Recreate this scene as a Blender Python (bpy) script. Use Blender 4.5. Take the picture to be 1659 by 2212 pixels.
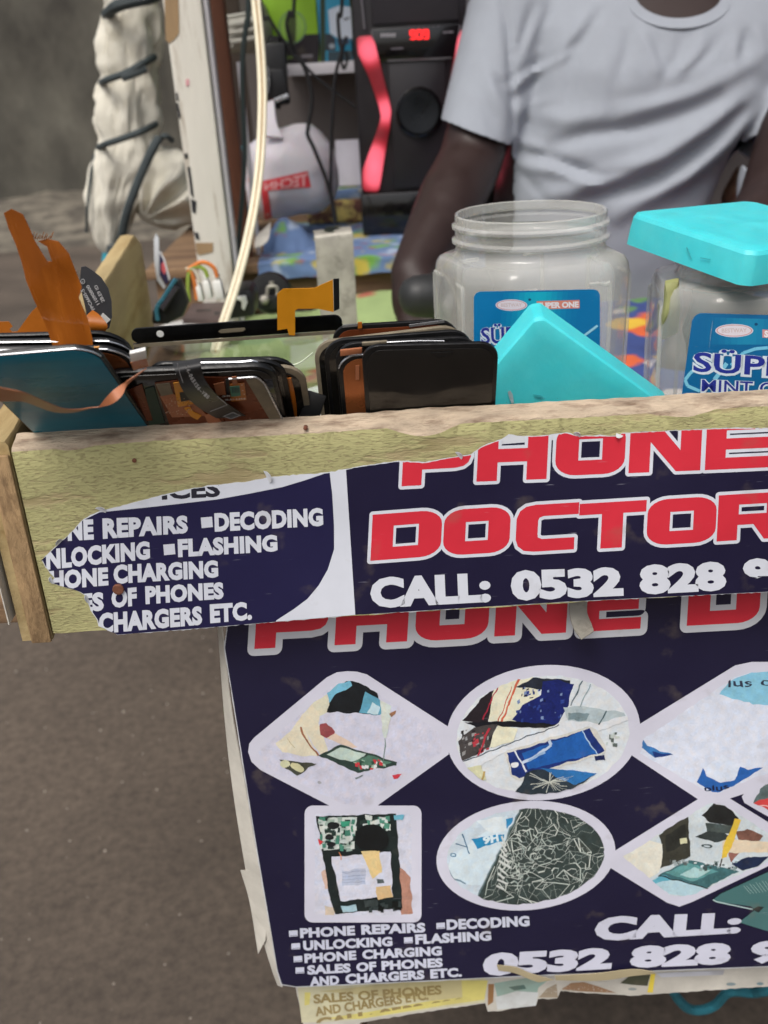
import bpy, bmesh, math, random
import numpy as np
from mathutils import Vector, Matrix, noise, geometry
random.seed(7)
for o in list(bpy.data.objects): bpy.data.objects.remove(o)
sc = bpy.context.scene
R = math.radians
# ------------------------------------------------------------------ camera
PW, PH, FPX = 1659.0, 2212.0, 2100.0
CAMZ, PITCH, ROLL = 1.0, R(25.0), R(3.4)
CAM = Vector((0, 0, CAMZ))
_f = Vector((0, math.cos(PITCH), -math.sin(PITCH)))
_u0 = Vector((0, math.sin(PITCH), math.cos(PITCH))); _r0 = Vector((1, 0, 0))
_r = _r0 * math.cos(ROLL) - _u0 * math.sin(ROLL)
_u = _r0 * math.sin(ROLL) + _u0 * math.cos(ROLL)
cd = bpy.data.cameras.new('camera'); cam = bpy.data.objects.new('camera', cd); sc.collection.objects.link(cam)
cam.matrix_world = Matrix(((_r.x, _u.x, -_f.x, 0), (_r.y, _u.y, -_f.y, 0), (_r.z, _u.z, -_f.z, CAMZ), (0, 0, 0, 1)))
cd.sensor_fit = 'HORIZONTAL'; cd.sensor_width = 36; cd.lens = 36 * FPX / PW
cd.clip_start = 0.01; cd.clip_end = 500
cd.dof.use_dof = True; cd.dof.focus_distance = 0.52; cd.dof.aperture_fstop = cd.lens / 3.4
# aperture in mm of a 36 mm wide sensor; 3.4 mm opening as on a phone's main lens with its crop
sc.camera = cam
# ------------------------------------------------------------------ sky, sun, exposure
SUN_EL, SUN_AZ = R(58), R(205)      # high soft sun behind and left of the photographer
w = bpy.data.worlds.new('World'); sc.world = w; w.use_nodes = True
nt = w.node_tree; bg = nt.nodes['Background']; sky = nt.nodes.new('ShaderNodeTexSky')
sky.sky_type = 'NISHITA'; sky.sun_disc = False; sky.sun_elevation = SUN_EL; sky.sun_rotation = SUN_AZ
sky.air_density = 1.0; sky.dust_density = 6.0; sky.ozone_density = 1.0
hs = nt.nodes.new('ShaderNodeHueSaturation'); hs.inputs['Saturation'].default_value = 0.45   # thin overcast: a milky sky
nt.links.new(sky.outputs[0], hs.inputs['Color']); nt.links.new(hs.outputs[0], bg.inputs[0]); bg.inputs[1].default_value = 0.12
sd = bpy.data.lights.new('sun', 'SUN'); sun = bpy.data.objects.new('sun', sd); sc.collection.objects.link(sun)
sd.energy = 1.2; sd.angle = R(25); sd.color = (1.0, 0.96, 0.9)
_sdir = Vector((math.sin(SUN_AZ) * math.cos(SUN_EL), math.cos(SUN_AZ) * math.cos(SUN_EL), math.sin(SUN_EL)))
sun.rotation_euler = (-_sdir).to_track_quat('-Z', 'Y').to_euler()
vs = sc.view_settings; vs.view_transform = 'Standard'; vs.look = 'None'; vs.gamma = 1; vs.exposure = 0.46; vs.use_curve_mapping = False
sc.cycles.use_denoising = True
sc.cycles.max_bounces = 8; sc.cycles.transparent_max_bounces = 16; sc.cycles.transmission_bounces = 10
sc.cycles.caustics_reflective = False; sc.cycles.caustics_refractive = False

# ------------------------------------------------------------------ sight lines: a point of the photo and a plane give a place
def ray(px, py):
    return _f + _r * ((px - PW / 2) / FPX) + _u * (-(py - PH / 2) / FPX)
def aty(px, py, Y):
    d = ray(px, py); return CAM + d * (Y / d.y)
def atz(px, py, z):
    d = ray(px, py); return CAM + d * ((z - CAMZ) / d.z)
def onp(px, py, o, n):
    d = ray(px, py); return CAM + d * ((o - CAM).dot(n) / d.dot(n))
def crop(x0, y0, s):
    return lambda x, y: ((x0 + x / s) * 0.54004, (y0 + y / s) * 0.54004)
def proj(p):
    q = Vector(p) - CAM; z = q.dot(_f)
    return (PW / 2 + FPX * q.dot(_r) / z, PH / 2 - FPX * q.dot(_u) / z)
def C(r, g, b, k=1.0):
    def l(v):
        v /= 255.0
        return v / 12.92 if v <= 0.04045 else ((v + 0.055) / 1.055) ** 2.4
    return (l(r) * k, l(g) * k, l(b) * k)

# ------------------------------------------------------------------ materials
M = {}
def mat(name, col, rough=0.6, var=0.15, scale=30, bump=0.0, bscale=250, metal=0.0, spec=0.5, stretch=(1, 1, 1),
        col2=None, mix=(0.45, 0.6), mscale=20, mdetail=6, coat=0.0, alpha=1.0, trans=0.0, ior=1.45, emit=None, estr=0, sss=0, attr=None):
    m = bpy.data.materials.new(name); m.use_nodes = True; n = m.node_tree; N = n.nodes; L = n.links.new
    b = N['Principled BSDF']
    tc = N.new('ShaderNodeTexCoord'); mp = N.new('ShaderNodeMapping'); mp.inputs['Scale'].default_value = stretch
    L(tc.outputs['Object'], mp.inputs[0])
    def nz(sca, det=5, rg=0.6):
        t = N.new('ShaderNodeTexNoise'); t.inputs['Scale'].default_value = sca; t.inputs['Detail'].default_value = det
        t.inputs['Roughness'].default_value = rg; L(mp.outputs[0], t.inputs['Vector']); return t
    if attr:
        a = N.new('ShaderNodeAttribute'); a.attribute_name = attr; src = a.outputs['Color']
    else:
        rgb = N.new('ShaderNodeRGB'); rgb.outputs[0].default_value = (*col, 1); src = rgb.outputs[0]
    if col2:
        t = nz(mscale, mdetail, 0.65); cr = N.new('ShaderNodeValToRGB')
        cr.color_ramp.elements[0].position = mix[0]; cr.color_ramp.elements[1].position = mix[1]
        L(t.outputs[0], cr.inputs[0]); mx = N.new('ShaderNodeMix'); mx.data_type = 'RGBA'
        L(cr.outputs[0], mx.inputs[0]); L(src, mx.inputs[6]); mx.inputs[7].default_value = (*col2, 1); src = mx.outputs[2]
    if var:
        t = nz(scale); mr = N.new('ShaderNodeMapRange'); mr.inputs[1].default_value = 0.25; mr.inputs[2].default_value = 0.75
        mr.inputs[3].default_value = 1 - var; mr.inputs[4].default_value = 1 + var; L(t.outputs[0], mr.inputs[0])
        vm = N.new('ShaderNodeVectorMath'); vm.operation = 'SCALE'; L(src, vm.inputs[0]); L(mr.outputs[0], vm.inputs['Scale']); src = vm.outputs[0]
        mr2 = N.new('ShaderNodeMapRange'); mr2.inputs[1].default_value = 0.25; mr2.inputs[2].default_value = 0.75
        mr2.inputs[3].default_value = max(0.03, rough - 0.12); mr2.inputs[4].default_value = min(1, rough + 0.12)
        L(t.outputs[0], mr2.inputs[0]); L(mr2.outputs[0], b.inputs['Roughness'])
    else:
        b.inputs['Roughness'].default_value = rough
    L(src, b.inputs['Base Color'])
    if bump:
        t = nz(bscale, 6, 0.65); bp = N.new('ShaderNodeBump'); bp.inputs['Strength'].default_value = bump; bp.inputs['Distance'].default_value = 0.002
        L(t.outputs[0], bp.inputs['Height']); L(bp.outputs[0], b.inputs['Normal'])
    b.inputs['Metallic'].default_value = metal; b.inputs['Specular IOR Level'].default_value = spec
    b.inputs['Coat Weight'].default_value = coat; b.inputs['Alpha'].default_value = alpha
    b.inputs['Transmission Weight'].default_value = trans; b.inputs['IOR'].default_value = ior
    if sss: b.inputs['Subsurface Weight'].default_value = sss; b.inputs['Subsurface Scale'].default_value = 0.01
    if emit: b.inputs['Emission Color'].default_value = (*emit, 1); b.inputs['Emission Strength'].default_value = estr
    M[name] = m; return m

# ------------------------------------------------------------------ objects
def link(o): sc.collection.objects.link(o)
def tag(o, label=None, cat=None, group=None, kind=None):
    if label: o['label'] = label
    if cat: o['category'] = cat
    if group: o['group'] = group
    if kind: o['kind'] = kind
    return o
def thing(name, label, cat, loc=(0, 0, 0), group=None):
    o = bpy.data.objects.new(name, None); link(o); o.location = loc; o.empty_display_size = 0.02
    o['_o'] = tuple(loc); return tag(o, label, cat, group)
def obj(name, vf, m, parent=None, smooth=True, origin=None):
    vs_, fs_ = vf
    if parent is not None: org = Vector(parent['_o'])
    elif origin is not None: org = Vector(origin)
    else: org = sum((Vector(v) for v in vs_), Vector()) / max(1, len(vs_))
    me = bpy.data.meshes.new(name)
    me.from_pydata([tuple(Vector(v) - org) for v in vs_], [], fs_); me.update()
    if smooth:
        me.shade_smooth()
        me.set_sharp_from_angle(angle=R(38))
    o = bpy.data.objects.new(name, me); link(o)
    if isinstance(m, str): m = M[m]
    me.materials.append(m)
    if parent is not None: o.parent = parent
    else: o.location = org
    o['_o'] = tuple(org)
    return o
def bm_out(bm):
    bm.verts.index_update()
    v = [x.co.copy() for x in bm.verts]; f = [[q.index for q in fc.verts] for fc in bm.faces]; bm.free(); return v, f
def join(*parts):
    V, Fc = [], []
    for v, f in parts:
        k = len(V); V += list(v); Fc += [[i + k for i in q] for q in f]
    return V, Fc
def box(c, ux, uy, uz, sx, sy, sz, bev=0.0, seg=2):
    """oriented box, c its centre, full sizes"""
    ux, uy, uz = Vector(ux).normalized(), Vector(uy).normalized(), Vector(uz).normalized(); c = Vector(c)
    bm = bmesh.new(); bmesh.ops.create_cube(bm, size=1)
    for v in bm.verts: v.co = Vector((v.co.x * sx, v.co.y * sy, v.co.z * sz))
    if bev: bmesh.ops.bevel(bm, geom=bm.edges[:] , offset=bev, segments=seg, affect='EDGES', profile=0.5)
    for v in bm.verts: v.co = c + ux * v.co.x + uy * v.co.y + uz * v.co.z
    return bm_out(bm)
def abox(x0, x1, y0, y1, z0, z1, bev=0.0, seg=2):
    return box(((x0 + x1) / 2, (y0 + y1) / 2, (z0 + z1) / 2), (1, 0, 0), (0, 1, 0), (0, 0, 1), x1 - x0, y1 - y0, z1 - z0, bev, seg)
def prism(poly, ext, bev=0.0, seg=2):
    bm = bmesh.new(); vs_ = [bm.verts.new(p) for p in poly]; f = bm.faces.new(vs_)
    r = bmesh.ops.extrude_face_region(bm, geom=[f]); e = Vector(ext)
    for g in r['geom']:
        if isinstance(g, bmesh.types.BMVert): g.co += e
    bmesh.ops.recalc_face_normals(bm, faces=bm.faces[:])
    if bev:
        ed = [x for x in bm.edges if len(x.link_faces) == 2 and x.calc_face_angle(0) > R(50)]
        bmesh.ops.bevel(bm, geom=ed, offset=bev, segments=seg, affect='EDGES', profile=0.5)
    bmesh.ops.triangulate(bm, faces=[f for f in bm.faces if len(f.verts) > 4])
    return bm_out(bm)
def spline(pts, n=8):
    P = [Vector(p) for p in pts]
    if len(P) < 3: return [P[0].lerp(P[-1], i / n) for i in range(n + 1)]
    Q = [P[0] * 2 - P[1]] + P + [P[-1] * 2 - P[-2]]; out = []
    for i in range(1, len(Q) - 2):
        a, b, c, d = Q[i - 1:i + 3]
        for k in range(n):
            t = k / n
            out.append(0.5 * ((2 * b) + (c - a) * t + (2 * a - 5 * b + 4 * c - d) * t * t + (3 * b - a - 3 * c + d) * t ** 3))
    return out + [P[-1]]
def tube(pts, r, seg=8, n=8, sm=True):
    P = spline(pts, n) if sm else [Vector(p) for p in pts]
    rs = r if isinstance(r, (list, tuple)) else [r, r]
    V, Fc = [], []; up = Vector((0.31, 0.22, 0.93)); prev = None
    for i, p in enumerate(P):
        t = (P[min(i + 1, len(P) - 1)] - P[max(i - 1, 0)]).normalized()
        if prev is None: a = t.cross(up).normalized()
        else: a = (prev - t * prev.dot(t)).normalized()
        prev = a; b = t.cross(a)
        q = i / (len(P) - 1) * (len(rs) - 1); k = min(int(q), len(rs) - 2); rr = rs[k] + (rs[k + 1] - rs[k]) * (q - k)
        for s in range(seg):
            an = 2 * math.pi * s / seg; V.append(p + (a * math.cos(an) + b * math.sin(an)) * rr)
    for i in range(len(P) - 1):
        for s in range(seg):
            s2 = (s + 1) % seg; Fc.append([i * seg + s, i * seg + s2, (i + 1) * seg + s2, (i + 1) * seg + s])
    Fc.append(list(range(seg))[::-1]); Fc.append([len(V) - seg + s for s in range(seg)])
    return V, Fc
def ribbon(L_, R_, th, n=6):
    """flat strip between a left and a right edge (3-D point lists), with thickness"""
    a, b = spline(L_, n), spline(R_, n); V, Fc = [], []
    for i in range(len(a)):
        t = (a[min(i + 1, len(a) - 1)] - a[max(i - 1, 0)]); wv = b[i] - a[i]
        nn = t.cross(wv).normalized() * th / 2
        V += [a[i] + nn, b[i] + nn, b[i] - nn, a[i] - nn]
    for i in range(len(a) - 1):
        for s in range(4): Fc.append([i * 4 + s, i * 4 + (s + 1) % 4, i * 4 + 4 + (s + 1) % 4, i * 4 + 4 + s])
    Fc.append([3, 2, 1, 0]); k = len(V) - 4; Fc.append([k, k + 1, k + 2, k + 3]); return V, Fc
def lathe(c, ax, prof, seg=32, ux=None, cap=True):
    """prof: (radius, height along ax)"""
    ax = Vector(ax).normalized(); c = Vector(c); a = Vector(ux) if ux else ax.cross(Vector((0.3, 0.9, 0.1))).normalized(); a = (a - ax * a.dot(ax)).normalized(); b = ax.cross(a)
    V, Fc = [], []
    for r_, h in prof:
        for s in range(seg):
            an = 2 * math.pi * s / seg; V.append(c + ax * h + (a * math.cos(an) + b * math.sin(an)) * r_)
    for i in range(len(prof) - 1):
        for s in range(seg): s2 = (s + 1) % seg; Fc.append([i * seg + s, i * seg + s2, (i + 1) * seg + s2, (i + 1) * seg + s])
    if cap: Fc.append(list(range(seg))[::-1]); Fc.append([len(V) - seg + s for s in range(seg)])
    return V, Fc
def loft(rings, cap=True):
    n = len(rings[0]); V = [p for r_ in rings for p in r_]; Fc = []
    for i in range(len(rings) - 1):
        for s in range(n): s2 = (s + 1) % n; Fc.append([i * n + s, i * n + s2, (i + 1) * n + s2, (i + 1) * n + s])
    if cap: Fc.append(list(range(n))[::-1]); Fc.append([len(V) - n + s for s in range(n)])
    return V, Fc
def resample(poly, n):
    P = [Vector((p[0], p[1])) for p in poly]; P.append(P[0]); d = [0]
    for i in range(1, len(P)): d.append(d[-1] + (P[i] - P[i - 1]).length)
    out = []
    for k in range(n):
        t = d[-1] * k / n; i = max(j for j in range(len(d)) if d[j] <= t + 1e-9); i = min(i, len(P) - 2)
        out.append(P[i].lerp(P[i + 1], (t - d[i]) / max(1e-9, d[i + 1] - d[i])))
    return out
def inflate(out_px, Y, depth, N=72, rings=14, wr=0.004, ws=40, back=0.6, ctr=None, pw=0.5):
    """swollen body from a star-shaped outline at distance Y"""
    O = resample(out_px, N); c = Vector(ctr) if ctr else sum(O, Vector((0, 0))) / N
    V, Fc = [], []
    def lay(sgn, dd):
        for k in range(rings + 1):
            q = k / rings
            for p in O:
                e = c + (p - c) * q
                yy = Y - sgn * dd * (1 - q * q) ** pw
                P = aty(e.x, e.y, yy)
                P += Vector((noise.noise(P * ws), noise.noise(P * ws + Vector((9, 1, 3))), noise.noise(P * ws + Vector((2, 7, 5))))) * wr * (1 - 0.3 * q)
                V.append(P)
    lay(1, depth); k0 = len(V); lay(-1, depth * back)
    def fc(base, flip):
        for k in range(rings):
            for s in range(N):
                s2 = (s + 1) % N; q = [base + k * N + s, base + k * N + s2, base + (k + 1) * N + s2, base + (k + 1) * N + s]
                Fc.append(q[::-1] if flip else q)
    fc(0, False); fc(k0, True)
    bm = bmesh.new(); vs_ = [bm.verts.new(v) for v in V]
    for q in Fc: bm.faces.new([vs_[i] for i in q])
    bmesh.ops.remove_doubles(bm, verts=bm.verts[:], dist=1e-6)
    for k in range(N):
        pass
    bmesh.ops.recalc_face_normals(bm, faces=bm.faces[:])
    return bm_out(bm)
def rrect(w_, h_, r_, seg=6):
    out = []
    rr = r_ if isinstance(r_, (tuple, list)) else (r_,) * 4
    for (cx, cy, a0, k) in ((w_, h_, 0, 0), (0, h_, 90, 1), (0, 0, 180, 2), (w_, 0, 270, 3)):
        q = rr[k]; ox = cx - q if cx else q; oy = cy - q if cy else q
        if q <= 0: out.append((cx, cy)); continue
        for i in range(seg + 1):
            an = R(a0 + 90 * i / seg); out.append((ox + q * math.cos(an), oy + q * math.sin(an)))
    return out
def remesh(vf, vox, smooth=4, fac=0.5):
    me = bpy.data.meshes.new('tmp'); me.from_pydata([tuple(v) for v in vf[0]], [], vf[1]); me.update()
    o = bpy.data.objects.new('tmp', me); link(o)
    m = o.modifiers.new('r', 'REMESH'); m.mode = 'VOXEL'; m.voxel_size = vox; m.adaptivity = 0
    if smooth: s = o.modifiers.new('s', 'SMOOTH'); s.iterations = smooth; s.factor = fac
    dg = bpy.context.evaluated_depsgraph_get(); dg.update(); ev = o.evaluated_get(dg); em = ev.to_mesh()
    V = [v.co.copy() for v in em.vertices]; Fc = [list(p.vertices) for p in em.polygons]
    ev.to_mesh_clear(); bpy.data.objects.remove(o); bpy.data.meshes.remove(me); return V, Fc
def capsule(a, b, ra, rb, seg=14):
    a, b = Vector(a), Vector(b); t = (b - a); L_ = t.length; t.normalize()
    prof = [(1e-4, -ra)] + [(ra * math.cos(R(x)), -ra * math.sin(R(x))) for x in (70, 45, 20)] + [(ra, 0), (rb, L_)] + [(rb * math.cos(R(x)), L_ + rb * math.sin(R(x))) for x in (20, 45, 70)] + [(1e-4, L_ + rb)]
    return lathe(a, t, prof, seg)
def ball(c, rx, ry, rz, seg=16):
    prof = []
    for i in range(seg // 2 + 1):
        an = math.pi * i / (seg // 2); prof.append((max(1e-4, math.sin(an)), -math.cos(an)))
    V, Fc = lathe((0, 0, 0), (0, 0, 1), prof, seg, ux=(1, 0, 0)); c = Vector(c)
    return [c + Vector((v.x * rx, v.y * ry, v.z * rz)) for v in V], Fc

# ------------------------------------------------------------------ flat print: coloured sheets laid on a surface, one above the other by hundredths of a millimetre
def sh_clip(poly, a, b):
    """keep the part of a convex polygon left of a->b (y down)"""
    out = []; n = len(poly)
    def s(p): return (b[0] - a[0]) * (p[1] - a[1]) - (b[1] - a[1]) * (p[0] - a[0])
    for i in range(n):
        p, q = poly[i], poly[(i + 1) % n]; sp, sq = s(p), s(q)
        if sp >= 0: out.append(p)
        if (sp > 0 and sq < 0) or (sp < 0 and sq > 0):
            t = sp / (sp - sq); out.append((p[0] + (q[0] - p[0]) * t, p[1] + (q[1] - p[1]) * t))
    return out
def area2(p): return sum(p[i][0] * p[(i + 1) % len(p)][1] - p[(i + 1) % len(p)][0] * p[i][1] for i in range(len(p)))
def convex_clip(poly, cl):
    if area2(cl) < 0: cl = cl[::-1]
    for i in range(len(cl)):
        poly = sh_clip(poly, cl[i], cl[(i + 1) % len(cl)])
        if len(poly) < 3: return []
    return poly
def graph_below(poly, g):
    """parts of a convex polygon with y greater than the polyline g (x rising)"""
    res = []
    for i in range(len(g) - 1):
        (x0, y0), (x1, y1) = g[i], g[i + 1]
        if x1 - x0 < 1e-6: continue
        p = sh_clip(poly, (x0, 1), (x0, 0)); 
        if len(p) >= 3: p = sh_clip(p, (x1, 0), (x1, 1))
        if len(p) >= 3: p = sh_clip(p, (x0, y0), (x1, y1))
        if len(p) >= 3: res.append(p)
    return res
def tess(rings):
    pl = [[Vector((p[0], p[1], 0)) for p in r_] for r_ in rings]
    flat = [(p[0], p[1]) for r_ in rings for p in r_]
    return [[flat[i] for i in t] for t in geometry.tessellate_polygon(pl)]
_tc = {}
def text_tris(s, bold=0.02, spacing=1.0):
    k = (s, bold, spacing)
    if k in _tc: return _tc[k]
    cu = bpy.data.curves.new('t', 'FONT'); cu.body = s; cu.size = 1; cu.offset = bold; cu.space_character = spacing; cu.resolution_u = 3
    o = bpy.data.objects.new('t', cu); link(o); dg = bpy.context.evaluated_depsgraph_get(); dg.update()
    me = o.evaluated_get(dg).to_mesh(); me.calc_loop_triangles()
    co = [(v.co.x, v.co.y) for v in me.vertices]; T = [[co[i] for i in t.vertices] for t in me.loop_triangles]
    o.evaluated_get(dg).to_mesh_clear(); bpy.data.objects.remove(o); bpy.data.curves.remove(cu)
    xs = [p[0] for t in T for p in t]; ys = [p[1] for t in T for p in t]
    r_ = (T, min(xs), max(xs)); _tc[k] = r_; return r_
CAPH = None
def caph():
    global CAPH
    if CAPH is None: CAPH = max(p[1] for t in text_tris('H', 0.0)[0] for p in t)
    return CAPH
def split_tri(t, mx, out):
    d = [math.hypot(t[i][0] - t[(i + 1) % 3][0], t[i][1] - t[(i + 1) % 3][1]) for i in range(3)]; m_ = max(d)
    if m_ <= mx: out.append(t); return
    i = d.index(m_); a, b, c = t[i], t[(i + 1) % 3], t[(i + 2) % 3]; h = ((a[0] + b[0]) / 2, (a[1] + b[1]) / 2)
    split_tri([a, h, c], mx, out); split_tri([h, b, c], mx, out)
def warp(x, y):
    v = Vector((x * .05, y * .05, 0)); v2 = Vector((x * .16, y * .16, 5))
    return (x + 3.4 * noise.noise(v) + 1.1 * noise.noise(v2), y + 3.4 * noise.noise(v + Vector((7, 3, 1))) + 1.1 * noise.noise(v2 + Vector((1, 9, 4))))
class Print:
    mottle = False
    def __init__(s, place, step=5e-6, base=3e-4):
        s.place = place; s.step = step; s.lay = base; s.V = []; s.F = []; s.Cc = []; s.clips = []
    def tri(s, poly, col):
        ps = [list(poly)]
        for c in s.clips:
            nx = []
            for p in ps: nx += c(p)
            ps = nx
        if s.mottle:
            nx = []
            for p in ps:
                for i in range(1, len(p) - 1): split_tri([p[0], p[i], p[i + 1]], 9.0, nx)
            ps = nx
        for p in ps:
            if len(p) < 3 or abs(area2(p)) < 1e-4: continue
            if s.mottle:
                cx, cy = sum(q[0] for q in p) / 3, sum(q[1] for q in p) / 3
                am = 1 - .8 * min(1, max(col) * 1.3); g = 1 + (.04 + .36 * am) * noise.noise(Vector((cx * .05, cy * .05, 3))) + (.02 + .32 * am) * noise.noise(Vector((cx * .23, cy * .23, 7)))
                h = .07 * noise.noise(Vector((cx * .09, cy * .09, 11)))
                cc = (col[0] * g * (1 + h), col[1] * g, col[2] * g * (1 - h)); p = [warp(*q) for q in p]
                k = len(s.V); s.V += [s.place(x, y, s.lay) for x, y in p]; s.F.append(list(range(k, k + len(p)))); s.Cc.append(cc); continue
            k = len(s.V); s.V += [s.place(x, y, s.lay) for x, y in p]; s.F.append(list(range(k, k + len(p)))); s.Cc.append(col)
    def poly(s, pts, col, holes=(), T=None):
        if T: pts = [T(*p) for p in pts]; holes = [[T(*p) for p in h] for h in holes]
        for t in tess([pts] + list(holes)): s.tri(t, col)
        s.lay += s.step
    def polys(s, lst, col):
        for p in lst: s.tri(p, col)
        s.lay += s.step
    def line(s, pts, wd, col, T=None):
        if T: pts = [T(*p) for p in pts]
        for i in range(len(pts) - 1):
            a, b = Vector(pts[i]), Vector(pts[i + 1]); d = b - a
            if d.length < 1e-6: continue
            n = Vector((-d.y, d.x)).normalized() * wd / 2
            s.tri([tuple(a + n), tuple(b + n), tuple(b - n), tuple(a - n)], col); s.lay += s.step * 0.05
    def ell(s, c, rx, ry, col, rot=0, T=None, n=40):
        s.poly([(c[0] + rx * math.cos(a) * math.cos(rot) - ry * math.sin(a) * math.sin(rot), c[1] + rx * math.cos(a) * math.sin(rot) + ry * math.sin(a) * math.cos(rot)) for a in [2 * math.pi * i / n for i in range(n)]], col, T=T)
    def text(s, t, a, b, h, col, bold=0.035, T=None, spacing=1.0, shear=0.0, up=None):
        """t from baseline point a to baseline point b, capital height h (same units); up: direction of the letters' stems"""
        tr, x0, x1 = text_tris(t, bold, spacing); H_ = caph() + bold
        h0, h1 = h if isinstance(h, tuple) else (h, h)
        ux, uy = up if up else ((b[1] - a[1]) / math.hypot(b[0] - a[0], b[1] - a[1]), -(b[0] - a[0]) / math.hypot(b[0] - a[0], b[1] - a[1]))
        for q in tr:
            o = []
            for (x, y) in q:
                u_ = (x - x0) / (x1 - x0); v_ = y / H_; hh = h0 + (h1 - h0) * u_
                X = a[0] + (b[0] - a[0]) * u_ + ux * v_ * hh + shear * v_ * hh; Y_ = a[1] + (b[1] - a[1]) * u_ + uy * v_ * hh
                o.append(T(X, Y_) if T else (X, Y_))
            s.tri(o, col)
        s.lay += s.step
    def build(s, name, m, parent):
        o = obj(name, (s.V, s.F), m, parent, smooth=False); me = o.data
        a = me.color_attributes.new('Col', 'FLOAT_COLOR', 'CORNER')
        buf = []
        for c, f in zip(s.Cc, s.F): buf += [c[0], c[1], c[2], 1.0] * len(f)
        a.data.foreach_set('color', buf); return o
def plane_place(o, n):
    o = Vector(o); n = Vector(n).normalized()
    return lambda x, y, l: onp(x, y, o + n * l, n)
# ================================================================== materials
mat('asphalt', C(90, 80, 70), 0.9, 0.42, 2.0, 0.28, 420, col2=C(66, 58, 51), mix=(0.34, 0.7), mscale=70, mdetail=8)
mat('concrete', C(96, 93, 84), 0.95, 0.3, 4, 0.4, 20, col2=C(54, 51, 46), mix=(0.34, 0.66), mscale=1.7, stretch=(1, 1, .6))
mat('rubble', C(120, 113, 100), 0.95, 0.35, 3, 0.6, 40, col2=C(70, 65, 58), mix=(0.4, 0.6), mscale=6)
mat('pebble', C(140, 132, 122), 0.9, 0.35, 60)
mat('raw_ply', C(184, 166, 144), 0.9, 0.3, 160, 1.0, 500, stretch=(0.3, 1, 1), col2=C(126, 104, 86), mix=(0.48, 0.7), mscale=150)
mat('ply_end', C(160, 132, 96), 0.9, 0.25, 120, 0.8, 400, stretch=(1, 1, 0.3), col2=C(112, 88, 62), mix=(0.5, 0.72), mscale=200)
mat('old_wood', C(128, 102, 76), 0.9, 0.3, 30, 0.6, 160, stretch=(0.1, 1, 1), col2=C(84, 64, 48), mix=(0.45, 0.6), mscale=30)
mat('side_wood', C(172, 152, 110), 0.9, 0.22, 20, 0.5, 150, stretch=(1, 0.12, 1), col2=C(140, 116, 74), mix=(0.45, 0.65), mscale=26)
mat('paper', C(205, 208, 214), 0.55, 0.08, 20, 0.15, 90, col2=C(176, 176, 172), mix=(0.5, 0.75), mscale=14)
mat('paper_edge', C(196, 192, 182), 0.8, 0.2, 30, 0.4, 120)
mat('steel', C(160, 156, 146), 0.55, 0.25, 40, 0.2, 200, metal=0.35, col2=C(120, 116, 108), mix=(.5, .7), mscale=60)
mat('rust', C(120, 76, 58), 0.7, 0.3, 300, 0.5, 400, metal=0.3)
mat('black_plastic', C(26, 26, 28), 0.42, 0.2, 60, 0.1, 300)
mat('tape', C(170, 158, 128), 0.5, 0.1, 40)
mat('rope', C(38, 108, 122), 0.8, 0.3, 90, 0.8, 600)
mat('green_strip', C(110, 168, 60), 0.6, 0.1, 40)

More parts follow.
